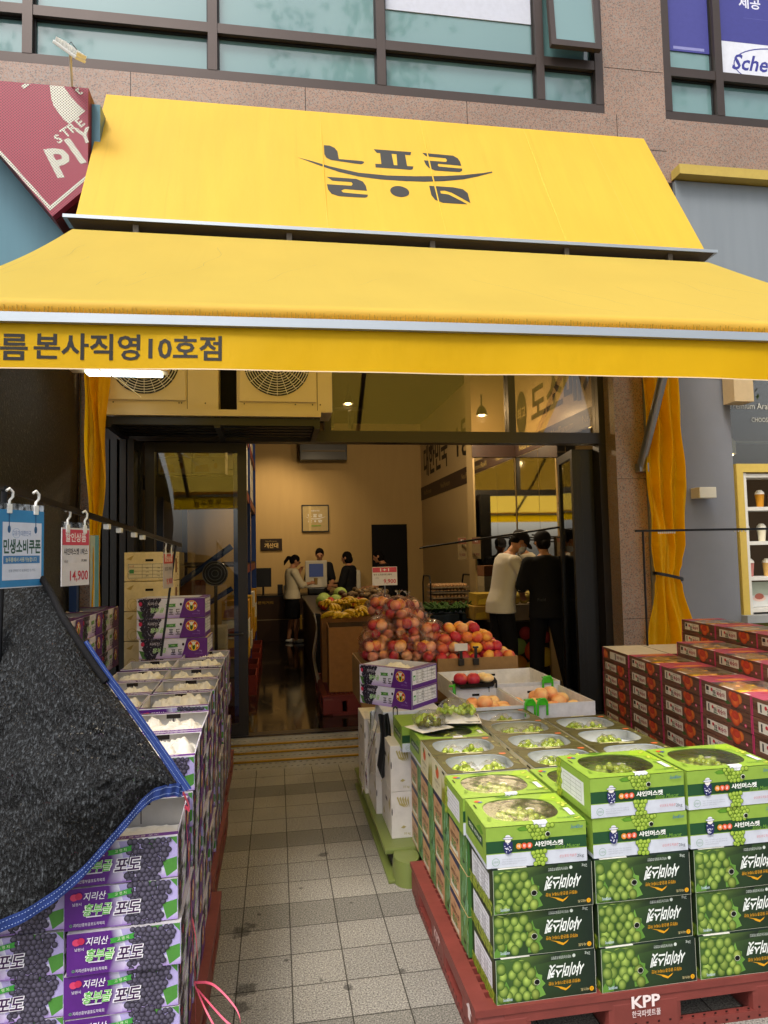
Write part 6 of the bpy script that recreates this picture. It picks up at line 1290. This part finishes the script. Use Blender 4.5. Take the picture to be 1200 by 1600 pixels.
t = empty('checkout_sign', (-.1, 13.47, 1.76), 0, 'small brown sign with gold lettering over the checkout', 'sign'); g = MB().box(-.21, 0, 0, .21, .025, .23, c('#2a1c14')); P = Panel(g, (-.21, 0, 0), (1, 0, 0), (0, 0, 1), .002); P.text('계산대', .21, .095, .1, c('#d0b070'), w=.27, off=.03); P.text('NeulPureum', .21, .18, .03, c('#a08a58'), off=0); g.build('board', 'print', t)
t = empty('checkout_counter', (.2, 12.6, .1), 0, 'dark brown checkout counter with gold lettering', 'counter'); g = MB().box(-.9, 0, 0, 1.1, .6, .80, c('#3a271c')); g.box(-.9, -.003, .38, 1.1, 0, .395, c('#8a7a60')); P = Panel(g, (-.9, 0, 0), (1, 0, 0), (0, 0, 1), .004); P.text('계산대', 1.3, .33, .26, c('#b08a34'), w=.8, off=.03); P.text('늘푸른먹거리', .42, .70, .055, c('#b08a34'), w=.42, off=.02)
g.build('body', 'plain', t); MB().box(-.92, -.02, .80, 1.12, .62, .83).build('top', 'black_frame', t)
t = empty('monitor', (-.25, 12.75, .93), 0, 'black monitor on the left end of the checkout counter', 'monitor'); MB().box(-.17, 0, .15, .15, .03, .5).build('screen', 'black_plastic', t); MB().tube([(0, .03, .0), (0, .03, .2)], .02, 8).build('stand', 'black_plastic', t)
t = empty('card_box', (.06, 12.72, .93), 0, 'dark pen holder and grey box on the checkout counter', 'box'); MB().bbox(-.05, 0, 0, .05, .1, .19, .01).build('holder', 'black_plastic', t); MB().bbox(.06, 0, 0, .3, .2, .17, .01).build('case', 'steel', t)
t = empty('pos_terminal', (.72, 12.55, .93), 0, 'white point of sale terminal with a small blue screen', 'terminal'); MB().bbox(-.2, 0, .12, .2, .05, .62, .02).build('case', 'plaster', t); MB().box(-.13, -.004, .32, .13, 0, .56).build('screen', 'screen_glow', t); MB().bbox(-.16, -.05, .0, .16, .2, .12, .02).build('base', 'black_plastic', t); g = MB().add([(-.1, -.05, .13), (.1, -.05, .13), (.08, -.004, .28), (-.08, -.004, .28)], [(0, 1, 2, 3)], c('#d8d0c0')); g.build('receipt', 'plain', t)
t = empty('paper_roll', (1.38, 12.4, .95), 0, 'pale round dispenser beside the black clothed person at the checkout', 'dispenser'); MB().bbox(-.16, 0, .0, .16, .2, .42, .08).build('body', 'plaster', t)
# back produce table with a black skirt
t = empty('produce_table', (.95, 8.2, .1), 0, 'long produce table with a black netted skirt running toward the checkout', 'table'); g = MB(); g.box(-.5, 0, .0, .55, 3.7, .82, c('#0f0e0e'))
rr = random.Random(2)
for k in range(60): y0 = rr.uniform(.05, 3.6); z0 = rr.uniform(.05, .75); g.add([(-.502, y0, z0), (-.502, y0+.05, z0+.01), (-.502, y0+.12, z0-.1), (-.502, y0+.11, z0-.1)], [(0, 1, 2, 3)], c('#2c2a28'))
g.build('skirt', 'plain', t); MB().box(-.52, -.02, .82, .57, 3.72, .85).build('top', 'black_plastic', t)
for k, (x, y) in enumerate(((.62, 9.3), (.78, 9.2), (.66, 9.7), (.88, 9.55))):
    tag(inst('cabbage', ball_mesh('cabbage', .1, 'cabbage', 30+k, False), None, (x, y, 1.02+.08*(k == 3)), k), 'pale green cabbage in the heap on the produce table', 'cabbage', 'heaped cabbages')
TB = ball_mesh('tomato', .05, 'tomato', 3)
for k in range(22): x, y = .58+.1*(k % 6)+rr.uniform(-.02, .02), 8.55+.13*(k//6)+rr.uniform(-.02, .02); tag(inst('tomato', TB, None, (x, y, 1.0+.05*(k % 2)), k), 'red tomato in the heap on the produce table', 'tomato', 'heaped tomatoes')
for k, (x, y, r_) in enumerate(((.98, 9.0, .2), (1.2, 8.9, .22), (1.15, 9.4, .2), (1.35, 9.2, .18))):
    t = empty('root_bag', (x, y, .96), k, f'mesh bag of brown roots on the produce table, {("left", "front right", "middle", "far right")[k]} one', 'bag', 'mesh bags of roots'); mb = MB()
    for q in range(20): mb.ball((rr.gauss(0, r_*.4), rr.gauss(0, r_*.4), rr.uniform(.04, .2)), .05, .04, .035, c(rr.choice(['#6a5236', '#7d6646', '#574430'])), 8, 6)
    mb.build('roots', 'plain', t)
# banana cartons on a red pallet
pallet('pallet', .42, 6.62, .75, 1.3, 'dark red pallet under the tall banana cartons', 'dark_red_plastic', 'dark_red_plastic', h=.19, z=.1)
def bcarton(x0, x1, y0, y1, z0, z1, lab):
    t = empty('brown_carton', ((x0+x1)/2, y0, z0), R(-2), lab, 'box', 'banana cartons'); g = MB(); shell(g, x1-x0, y1-y0, z1-z0, c('#96683a'), c('#6a5030'), t=.008); g.build('carton', 'card', t)
bcarton(.50, 1.06, 6.75, 7.25, .295, .93, 'tall brown carton filled with bananas, nearer the doorway'); bcarton(.47, 1.03, 7.3, 7.85, .295, .99, 'tall brown carton filled with bananas, the farther one')
def banana_bunch(n, seed):
    rr = random.Random(seed); mb = MB()
    for k in range(n):
        a = (k-(n-1)/2)*.2+rr.uniform(-.05, .05); ce = Euler((rr.uniform(-.15, .15), 0, a)).to_matrix(); pts = []
        for q in range(8):
            t_ = q/7*1.7-.2; p = Vector((.0, .10*math.sin(t_)*1.1, .05*math.cos(t_)+.02*(k % 2))); pts.append(ce @ (p+Vector((k*.004, .02, 0))))
        mb.tube(pts, [.007, .015, .019, .020, .019, .017, .012, .005], 7)
    return mb.mesh('banana_bunch', 'banana')
BB = [banana_bunch(6, s_) for s_ in (1, 2, 3)]
BL = []
for k in range(17):
    near = k < 8; x = .58+.13*(k % 4)+rr.uniform(-.02, .02); y = (6.86+.2*(k//4)) if near else (7.4+.15*((k-8)//4)); z = (.96 if near else 1.03)+rr.uniform(0, .05)
    o = inst('banana_bunch', BB[k % 3], None, (x, y, z), rr.uniform(0, 6.28)); o.rotation_euler.x = rr.uniform(-.3, .5); o.scale = (1.08,)*3; tag(o, 'yellow banana bunch on the '+('nearer' if near else 'farther')+' tall brown carton', 'bananas', 'bananas on the nearer carton' if near else 'bananas on the farther carton')
g = MB().grid(lambda i, j: Vector((.40+.02*math.sin(j*7)+.05*j*math.sin(i*3), 7.35+.42*i*(.5+.5*j), 1.0-.72*j+.03*math.sin(i*9))), 12, 18); tag(g.build('hanging_bag', 'tissue'), 'white plastic bag hanging from the corner of the produce table', 'plastic bag')
# left wall racks
rk = empty('warehouse_rack', (-.8, 9, .1), 0, 'blue post storage rack along the left wall of the shop', 'rack')
def rkp(mb, name, mat): return mb.build(name, mat, rk, (.8, -9, -.1))
for y in (6.9, 9.2, 11.6):
    for x in (-.38, -1.5): rkp(MB().box(x-.04, y-.04, .1, x+.04, y+.04, 3.9), 'post', 'blue_steel')
for z in (.35, 1.45, 2.35, 3.1): rkp(MB().box(-.40, 6.9, z, -.35, 11.6, z+.1), 'beam', 'dark_red_plastic'); rkp(MB().box(-1.52, 6.9, z+.1, -.35, 11.6, z+.12), 'board', 'dark_wall')
rkp(MB().tube([(-1.12, 6.6, 1.25), (-.42, 6.6, 1.75)], .03, 8), 'brace', 'blue_steel'); rkp(MB().tube([(-.42, 6.62, 1.35), (-.75, 6.62, 1.15)], .025, 8), 'brace', 'blue_steel')
def kraft(x, y, z, w, d, h, col, lab, mark=None, grp='cartons on the shop rack'):
    t = empty('carton_box', (x, y, z), 0, lab, 'box', grp); g = MB().bbox(-w/2, 0, 0, w/2, d, h-.002, .003, c(col)); P = Panel(g, (-w/2, 0, 0), (1, 0, 0), (0, 0, 1), .0008)
    if mark:
        P.poly([(.05*w, .1*h), (.5*w, .1*h), (.45*w, .6*h), (.1*w, .5*h)], c(mark)); P.disc(.7*w, .5*h, .06*w, .2*h, c(mark)); P.text('2kg', .12*w, .8*h, .08*h, INK, off=0); P.rect(.6*w, .8*h, .65*w, .88*h, c('#2a2018'))
    g.box(w/2, .01, .1*h, w/2+.001, d-.01, .12*h, c('#4a3a22')); g.build('carton', 'card', t); return t
rr = random.Random(9)
for k, (x, z) in enumerate(((-.98, 2.48), (-.65, 2.48), (-.98, 2.64), (-.65, 2.64))): kraft(x, 6.85, z, .31, .35, .155, '#c2a878', f'cream melon carton on the rack behind the glass, {("lower left", "lower right", "upper left", "upper right")[k]} one', '#b8862c')
for k in range(3): kraft(-.86+.02*k, 6.75, .65+.26*k, .2, .4, .255, ('#8a4a26', '#9a5a30', '#84482a')[k], f'orange wooden crate behind the glass door, {ORD[k]} one', None, 'orange crates behind the glass door')
kraft(-.62, 6.7, .55, .26, .3, .22, '#bdb09a', 'pale carton behind the glass door handle, lower', None); kraft(-.62, 6.72, .775, .26, .3, .2, '#c8bca4', 'pale carton behind the glass door handle, upper', None)
kraft(-1.0, 6.55, 1.38, .22, .3, .2, '#9a845a', 'kraft carton with a label seen above the cream cartons through the glass', '#5a4426'); kraft(-.99, 6.55, 1.585, .2, .28, .12, '#a89468', 'small kraft carton on top of another behind the glass', None)
t = empty('fan', (-.56, 6.42, 1.5), 0, 'black round industrial fan behind the glass door', 'fan'); g = MB()
for r_ in (.03, .06, .09, .112): g.tube([(r_*math.cos(a), -.02, r_*math.sin(a)) for a in [2*math.pi*k/24 for k in range(25)]], .004, 5, caps=False)
g.build('guard', 'steel', t); g = MB().loft([[Vector((r_*math.cos(a), y, r_*math.sin(a))) for a in [2*math.pi*k/24 for k in range(24)]] for r_, y in ((.116, 0), (.105, .05))]); g.build('drum', 'dark_frame', t); MB().tube([(0, .04, -.1), (0, .06, -1.4)], .015, 8).build('stand', 'rack_metal', t)
nm = ('lowest', 'second', 'third', 'upper', 'top')
for r_, y in enumerate((8.1, 8.9, 9.9, 10.8)):
    for k in range(5): kraft(-.52, y, 2.48+.2*k+(.75 if k > 2 else 0)*.0, .3, .5, .195, rr.choice(['#d8cfb8', '#cfc0a0', '#e0d8c8']), f'pale carton high on the left rack, {nm[k]} in the {NTH[r_]} pile from the door', None, 'pale cartons high on the rack')
    for k in range(3): kraft(-.47, y-.2, .5+.22*k, .3, .4, .21, ('#d0a030', '#e0d8c0', '#c89028')[(k+r_) % 3], f'snack carton low on the left rack, {nm[k]} in the {NTH[r_]} pile from the door', '#8a3a22', 'snack cartons low on the rack')
    t = empty('red_crate', (-.42, y-.3, .1), 0, f'red plastic crate on the floor by the left rack, {NTH[r_]} from the door', 'crate', 'red floor crates'); g = MB(); shell(g, .36, .5, .22, c('#8a3024'), c('#6a241c'), t=.012); g.build('crate', 'plain', t)
# right side: egg cart, fruit printed stand, melons, boxes
t = empty('egg_cart', (2.45, 9.3, .1), 0, 'black wire cart stacked with brown egg trays near the side wall', 'cart'); g = MB()
for x in (-.32, .28):
    for y in (0, .5): g.tube([(x, y, 0), (x, y, 1.12)], .012, 6)
    g.tube([(x, 0, 1.12), (x, .06, 1.22), (x, .44, 1.22), (x, .5, 1.12)], .012, 6)
for z in (.3, .66, 1.0): g.tube([(-.32, 0, z), (.28, 0, z)], .009, 6)
g.box(-.32, 0, .62, .28, .5, .64); g.build('frame', 'rack_metal', t)
EG = MB()
for i in range(10):
    for j in range(5): EG.ball((-.24+.052*i, .06+.075*j, .0), .024, .03, .028, c('#b08a62') if (i+j) % 5 else c('#a87c54'), 8, 5)
EG.box(-.27, .02, -.03, .27, .42, -.012, c('#8d7c66')); EGM = EG.mesh('egg_tray', 'plain')
for k in range(6): tag(inst('egg_tray', EGM, None, (2.44, 9.34, .80+.075*k)), f'tray of brown eggs on the wire cart, {ORD[k]} of the stack', 'egg tray', 'egg trays on the cart')
t = empty('vegetable_crates', (2.2, 8.6, .1), 0, 'dark vegetable stand with black crates behind the apples', 'stand'); g = MB().box(-.65, 0, 0, .6, .8, .58, c('#171413')); g.box(-.66, -.01, .58, .61, .81, .62, c('#241a14')); g.build('body', 'plain', t); g = MB()
for k in range(3): g.bbox(-.6+.4*k, .05, .62, -.24+.4*k, .6, .74, .01, c('#1c2a3a'))
g.build('crate', 'plain', t)
g = MB()
rr = random.Random(15)
for k in range(60): a = rr.uniform(-.5, .5); x0 = 1.72+rr.uniform(0, .75); g.tube([(x0, 8.75+rr.uniform(0, .3), .86), (x0+.12*a, 8.6, .95+rr.uniform(0, .06)), (x0+.4*a, 8.5, .93)], [.012, .012, .004], 5, c('#3a5a24'))
tag(g.build('green_onions', 'plain'), 'heap of long green onions on the dark vegetable stand', 'green onions')
t = empty('fruit_stand', (2.95, 8.0, .1), 0, 'display stand wrapped in a fruit photograph behind the two men', 'stand'); g = MB().box(-.36, 0, 0, .36, .9, .68, c('#15120f')); P = Panel(g, (-.36, 0, 0), (1, 0, 0), (0, 0, 1), .002, 2e-4); P.rect(0, 0, .72, .68, c('#1b1210'))
for x, y, r_, a_, b_ in ((.08, .1, .12, '#c8a020', '#e8d060'), (.3, .14, .14, '#c87a28', '#e8a848'), (.52, .08, .13, '#b8901c', '#e0c850'), (.66, .24, .12, '#b89a20', '#d8c048'), (.12, .33, .12, '#d89a30', '#f0c060'), (.33, .38, .1, '#7a9a4a', '#a8c070'), (.53, .32, .13, '#c8442a', '#e87a48'), (.42, .54, .08, '#8a1f2c', '#c04a50'), (.58, .58, .09, '#9a2430', '#d06060'), (.68, .48, .07, '#8a2030', '#c05058'), (.2, .56, .09, '#a83430', '#d87050')): P.disc(x, y, r_, r_, c(a_), c(b_), (-.2, .3), 20)
g.build('body', 'print', t)
kraft(3.02, 8.05, .79, .5, .4, .2, '#a8977a', 'open pale carton on the fruit printed stand', None, 'cartons on the fruit stand'); kraft(2.62, 8.3, .79, .34, .4, .17, '#b29048', 'yellow topped carton on the stand between the two men', '#d0b040', 'cartons on the fruit stand'); kraft(2.66, 8.35, .965, .3, .36, .15, '#c0a040', 'yellow carton lying higher between the two men', '#e0c848', 'cartons on the fruit stand')
for k in range(3): kraft(3.08, 8.35, 1.0+.15*k, .36, .36, .148, ('#b8a888', '#bcae92', '#8a5a3a')[k], f'white fruit carton right of the man in black, {ORD[k]} one', '#8a2434' if k < 2 else None, 'white cartons right of the men')
t = empty('melon_net', (3.07, 8.15, .99), 0, 'pale yellow netted melons lying right of the man in black', 'melons'); mb = MB()
for k in range(5): mb.ball((-.12+.06*k, .03*(k % 2), .06+.03*(k % 2)), .062, .05, .075, c('#c8b45a'), 12, 8, Euler((.4, .3*k, 0)).to_matrix())
mb.build('melon', 'plain', t)
for k, x in enumerate((2.50, 2.70)):
    price_sign(x, 8.93, 1.55, .12, .3, '특가', '#8a5a48', [('9,900', .5, .2, .15, '#6a3a34', .7)], f'dim price tag hanging before the doorway, {("left", "right")[k]} one of the pair', 0, None, None, '#8a7a5c')
tag(MB().tube([(1.75, 8.2, 1.71), (3.28, 6.9, 1.93)], .012, 6).build('price_rail', 'rack_metal'), 'thin black price rail hanging slantwise inside the shop', 'rail'); tag(MB().tube([(2.5, 8.9, 1.80), (3.25, 8.6, 1.86)], .01, 6).build('price_rail', 'rack_metal'), 'short black rail holding two dim price tags', 'rail')
# ============================================================ PEOPLE
def remesh(mb, name, mat, voxel, it, parent):
    me = bpy.data.meshes.new('raw'); me.from_pydata(mb.v, [], mb.f); o = bpy.data.objects.new('raw', me); COL.objects.link(o)
    md = o.modifiers.new('r', 'REMESH'); md.mode = 'VOXEL'; md.voxel_size = voxel; sm_ = o.modifiers.new('s', 'SMOOTH'); sm_.factor = .5; sm_.iterations = it
    bpy.context.view_layer.update(); n_ = bpy.data.meshes.new_from_object(o.evaluated_get(bpy.context.evaluated_depsgraph_get())); bpy.data.objects.remove(o); bpy.data.meshes.remove(me)
    n_.name = name; n_.materials.clear(); n_.materials.append(M[mat]); n_.polygons.foreach_set('use_smooth', [True]*len(n_.polygons)); q = bpy.data.objects.new(name, n_); COL.objects.link(q); q.parent = parent; return q
def ell(p, rx, ry, ax=None, n=20):      # ring in the plane whose normal is ax
    ax = (ax or Vector((0, 0, 1))).normalized(); u_ = Vector((1, 0, 0)); u_ = (u_-ax*u_.dot(ax)).normalized(); v_ = ax.cross(u_); return [Vector(p)+u_*(rx*math.cos(2*math.pi*k/n))+v_*(ry*math.sin(2*math.pi*k/n)) for k in range(n)]
def limb(mb, pts, rs, grow=0):
    P_ = [Vector(p) for p in pts]; out = []; rr_ = []
    for i in range(len(P_)-1):
        for q in range(6): t = q/6; out.append(P_[i].lerp(P_[i+1], t)); rr_.append(rs[i]+(rs[i+1]-rs[i])*t+grow)
    out.append(P_[-1]); rr_.append(rs[-1]+grow); mb.tube(out, rr_, 14)
    for p, r in zip(P_, rs): mb.ball(p, r+grow, col=(1, 1, 1))
def hand(mb, wr, d, side, palm_n, curl=.5):
    d = d.normalized(); n_ = palm_n.normalized(); s_ = d.cross(n_).normalized()*side; wr = Vector(wr); pc = wr+d*.05
    rot = Matrix((s_, d, n_)).transposed(); mb.ball(pc, .04, .052, .017, mat=rot)
    for k, ln in enumerate((.062, .072, .068, .052)):
        b0 = wr+d*.092+s_*(.028-.019*k); p1 = b0+(d*math.cos(curl)+n_*math.sin(curl))*ln*.5; p2 = p1+(d*math.cos(curl*2)+n_*math.sin(curl*2))*ln*.5; mb.tube([b0-d*.025, b0, p1, p2], [.009, .009, .0085, .007], 8); mb.ball(p2, .007)
    b0 = wr+d*.035+s_*.03; p1 = b0+(s_*.7+d*.6+n_*.25)*.04; p2 = p1+(d*.9+n_*.4+s_*.1)*.03; mb.tube([b0-s_*.015, b0, p1, p2], [.012, .011, .010, .008], 8); mb.ball(p2, .008)
def person(loc, rz, label, H=1.72, lean=0., head_fwd=.03, head_tilt=.2, arms=None, legs=((.1, 0.0), (-.1, 0.0)), top='black_shirt', sleeve=.8, hem=.86, bottom='black_trousers', skirt=False, hair='short', cap=False, mask=False, shoes='black_plastic', female=False, loose=.02, shoe_open=False, trouser=True):
    k = H/1.72; t = empty('person', loc, rz, label, 'person'); V = lambda x, y, z: Vector((x, y, z))*k
    def lp(x, y, z): dz = max(0, z-.92); return Vector((x, y+dz*math.sin(lean), .92+dz*math.cos(lean) if z > .92 else z))*k     # lean from the hips, +y is forward
    sw = .9 if female else 1.0
    TR = [(.82, .155, .105, 0), (.92, .165*(1.04 if female else 1), .115, -.005), (1.04, .14*sw, .10, .005), (1.18, .155*sw, .112, .01), (1.32, .172*sw, .112, .0), (1.40, .16*sw, .09, -.01), (1.445, .10, .07, -.015), (1.48, .056, .056, -.01)]
    ax = Vector((0, math.sin(lean), math.cos(lean))); body = MB()
    body.loft([ell(lp(0, y, z), rx*k, ry*k, ax if z > .95 else None) for z, rx, ry, y in TR]); hc = lp(0, head_fwd, 1.605); nk = lp(0, -.01, 1.45)
    limb(body, [nk, nk.lerp(hc, .55)], [.054*k, .05*k])
    hr = Matrix.Rotation(-head_tilt-lean*.5, 3, 'X'); hp = lambda x, y, z: hc+hr @ (Vector((x, y, z))*k)
    body.ball(hc, .077*k, .096*k, .105*k, mat=hr, u=20, w=14); body.ball(hp(0, .03, -.055), .055*k, .065*k, .06*k, mat=hr, u=16, w=10); body.ball(hp(0, .075, -.088), .026*k, .022*k, .02*k)
    body.tube([hp(0, .085, .025), hp(0, .108, -.025)], [.010*k, .016*k], 8); body.ball(hp(0, .105, -.027), .016*k)
    for s_ in (-1, 1): body.ball(hp(.078*s_, -.005, -.01), .012*k, .022*k, .034*k, mat=hr); body.ball(hp(.03*s_, .082, .028), .02*k, .012*k, .008*k); body.ball(hp(.013*s_, .092, -.058), .016*k, .01*k, .007*k)
    pants = MB(); shoe = MB(); LG_ = []
    for (fx, fy), s_ in zip(legs, (1, -1)):
        hip, kn, an = V(.085*s_, 0, .88), V(.085*s_*.45+fx*.55, fy*.5+.025, .47), V(fx, fy-.02, .085); LG_.append((hip, kn, an))
        limb(body, [hip, kn, kn.lerp(an, .3), an], [.086*k, .056*k, .056*k, .036*k]); body.ball(V(fx, fy+.05, .035), .042*k, .115*k, .032*k)
        if trouser and not skirt: limb(pants, [hip, kn, V(fx, fy-.02, .06)], [.09*k, .07*k, .062*k], .016)
        shoe.ball(V(fx, fy+.045, .038), .05*k, .135*k, .042*k, u=16, w=10)
    if not skirt: pants.loft([ell(lp(0, y, z), (rx+.018)*k, (ry+.02)*k) for z, rx, ry, y in ((.80, .13, .1, 0), (.86, .16, .11, 0), (.95, .16, .115, 0), (1.0, .15, .108, 0))])
    shirt = MB(); a0 = [r_ for r_ in TR if r_[0] >= hem+.05]; first = (hem, .175 if not female else .185, .125, -.005)
    shirt.loft([ell(lp(0, y, z), (rx+loose+(.012 if 0.95 < z < 1.25 else 0))*k, (ry+loose+.006)*k, ax if z > .95 else None, 24) for z, rx, ry, y in [first]+[r_ for r_ in a0 if r_[0] < 1.47]]+[ell(lp(0, -.012, 1.462), .068*k, .066*k, ax, 24)])
    for (el, wr), s_ in zip(arms, (1, -1)):
        sh_ = lp(.185*s_*sw, -.01, 1.375); el = Vector(el)*k; wr = Vector(wr)*k
        limb(body, [lp(.13*s_*sw, -.01, 1.38), sh_, el, el.lerp(wr, .3), wr], [.06*k, .056*k, .042*k, .042*k, .027*k]); dd = (wr-el); hand(body, wr-dd.normalized()*.015, dd, s_, Vector((-s_*.6, .2, -.75)), .55)
        e2 = sh_.lerp(el, sleeve) if sleeve <= 1 else el.lerp(wr, sleeve-1); pp = [lp(.12*s_*sw, -.01, 1.37), sh_]+([el] if sleeve > 1 else [])+[e2]
        limb(shirt, pp, [.066*k, .066*k]+([.054*k] if sleeve > 1 else [])+[.06*k if sleeve <= 1 else .05*k], .012)
    remesh(body, 'body', 'skin', .0075*k, 3, t); remesh(shirt, 'shirt', top, .011*k, 5, t)
    if skirt: remesh(MB().loft([ell(V(0, .0, z), rx*k, ry*k) for z, rx, ry in ((.48, .19, .15), (.6, .19, .15), (.78, .185, .14), (.9, .175, .128), (1.0, .15, .11))]), 'skirt', bottom, .011, 4, t)
    else: remesh(pants, 'trousers', bottom, .011*k, 5, t)
    remesh(shoe, 'shoes', shoes, .01, 3, t)
    g = MB()
    for s_ in (-1, 1): g.ball(hp(.03*s_, .092, .01), .009*k, .006*k, .006*k)
    g.build('eyes', 'hair', t)
    hm = MB()
    hm.ball(hp(0, -.012, .022), (.082 if cap else .086)*k, (.092 if cap else .098)*k, (.08 if cap else .10)*k, mat=hr, u=20, w=14)
    if hair == 'short': hm.ball(hp(0, -.03, -.02), (.074 if cap else .082)*k, .08*k, (.06 if cap else .08)*k, mat=hr)
    if hair == 'bob': hm.ball(hp(0, -.03, -.045), .092*k, .085*k, .085*k, mat=hr, u=18, w=12)
    if hair == 'pony': hm.ball(hp(0, -.03, -.01), .083*k, .082*k, .085*k, mat=hr); limb(hm, [hp(0, -.1, .03), hp(0, -.15, .0), hp(0, -.17, -.1), hp(0, -.16, -.17)], [.022*k, .036*k, .032*k, .010*k])
    if hair == 'bun': hm.ball(hp(0, -.03, -.02), .082*k, .08*k, .085*k, mat=hr); hm.ball(hp(0, -.10, -.055), .045*k)
    cut = MB(); cut.v, cut.f, cut.c, cut.sm = hm.v, hm.f, hm.c, hm.sm
    remesh(hm, 'hair', 'hair', .009*k, 3, t)
    if cap:
        cm = MB(); cm.ball(hp(0, -.012, .045), .096*k, .112*k, .088*k, mat=hr, u=20, w=14); cm.prism([(math.cos(a)*.078*k, (math.sin(a)*.085)*k) for a in [math.pi*q/10 for q in range(11)]], hp(0, .085, .035), hr @ Vector((1, 0, 0)), hr @ Vector((0, .98, -.15)), hr @ Vector((0, 0, .008))); remesh(cm, 'cap', 'cap_cloth', .008*k, 3, t)
    if mask:
        mm = MB(); mm.ball(hp(0, .052, -.052), .064*k, .068*k, .058*k, mat=hr, u=16, w=10); remesh(mm, 'mask', 'mask', .007*k, 3, t)
        q = MB()
        for s_ in (-1, 1): q.tube([hp(.055*s_, .07, -.03), hp(.08*s_, .0, -.005)], .0025*k, 5); q.tube([hp(.055*s_, .06, -.075), hp(.08*s_, .0, -.02)], .0025*k, 5)
        q.build('mask_strap', 'mask', t)
    return t, hp, k
FZ = .1
simple('cap_cloth', c('#232126'), .8, 0, .2, .1, 9)
t, hp, k = person((2.58, 7.62, FZ), R(-84), 'person in a white short sleeved shirt, black cap and mask bending over a box', 1.80, .24, .09, .6, (((.24, .22, 1.12), (.16, .46, 1.10)), ((-.25, .20, 1.10), (-.12, .44, 1.06))), ((.11, .06), (-.1, -.05)), 'white_shirt', .95, .80, cap=True, mask=True, loose=.032)
q = MB().ball((.1*k, .19*k, 1.33*k), .012, .008, .012); q.build('badge', 'black_plastic', t)
t, hp, k = person((2.99, 7.25, FZ), R(-6), 'person in black with a black cap, seen from behind, feet apart', 1.76, .06, .04, .35, (((.27, .05, 1.10), (.20, .27, 1.02)), ((-.27, .05, 1.10), (-.2, .27, 1.02))), ((.19, -.12), (-.13, .05)), 'black_shirt', .92, .78, hair='bun', cap=True, loose=.03)
g = MB()
rr = random.Random(3)
for s_ in (-1, 1):
    g.tube([(.262*s_*k, .045*k, 1.14*k), (.268*s_*k, .06*k, 1.07*k)], [.06, .056], 14, c('#16161a'))
    for q in range(26): a, zz = rr.uniform(0, 6.28), rr.uniform(1.075, 1.135); g.ball((.265*s_*k+.059*math.cos(a), .052*k+.059*math.sin(a), zz*k), .004, .004, .004, c('#d8d8d8'), 6, 4)
g.build('cuff', 'plain', t)
g = MB(); P = Panel(g, (-.155, -.168, .98), (1, 0, 0), (0, 0, 1), .0); P.text('Field', .05, .03, .035, c('#4a4a4c'), off=0); g.build('lettering', 'plain', t)
t, hp, k = person((.27, 12.25, FZ), R(-75), 'woman with a ponytail in a cream knit top and black shorts, holding a drink', 1.56, .02, .05, .45, (((.2, .14, 1.12), (.16, .34, 1.16)), ((-.23, .12, 1.14), (-.10, .20, 1.40))), ((.09, .06), (-.08, -.04)), 'knit_shirt', 1.25, .86, skirt=True, hair='pony', female=True, shoes='white_plastic', loose=.035)
MB().loft([[Vector((.14+q*math.cos(a), .40+q*math.sin(a), z)) for a in [2*math.pi*i/14 for i in range(14)]] for z, q in ((1.02, .028), (1.14, .036))], c('#a88a54')).build('cup', 'plain', t)
q = MB()
for s_ in (-1, 1): q.tube([hp(.032*s_+.022*math.cos(a), .108, .008+.02*math.sin(a)) for a in [2*math.pi*i/12 for i in range(13)]], .0025, 5, caps=False); q.tube([hp(.054*s_, .105, .01), hp(.08*s_, .0, .01)], .0025, 5)
q.build('glasses', 'black_plastic', t)
person((.82, 13.1, FZ), R(178), 'person with short hair in a black t-shirt behind the checkout screen', 1.68, .05, .05, .4, (((.25, .1, 1.08), (.2, .3, 1.0)), ((-.25, .1, 1.08), (-.2, .3, 1.0))), top='black_shirt', sleeve=.85, loose=.025)
person((1.27, 12.0, FZ), R(60), 'person with bobbed hair in black standing at the checkout with back turned', 1.6, .02, .03, .2, (((.26, .06, 1.06), (.2, .28, 1.1)), ((-.26, .06, 1.06), (-.2, .26, 1.08))), top='black_shirt', sleeve=.9, hair='bob', female=True, loose=.03)
person((1.98, 12.3, FZ), R(75), 'person in black half hidden behind the 1+1 sign, reaching to the left', 1.62, .12, .06, .35, (((.26, .18, 1.02), (.22, .42, .98)), ((-.25, .16, 1.02), (-.2, .40, .98))), top='black_shirt', sleeve=.75, hair='bob', female=True, loose=.03)
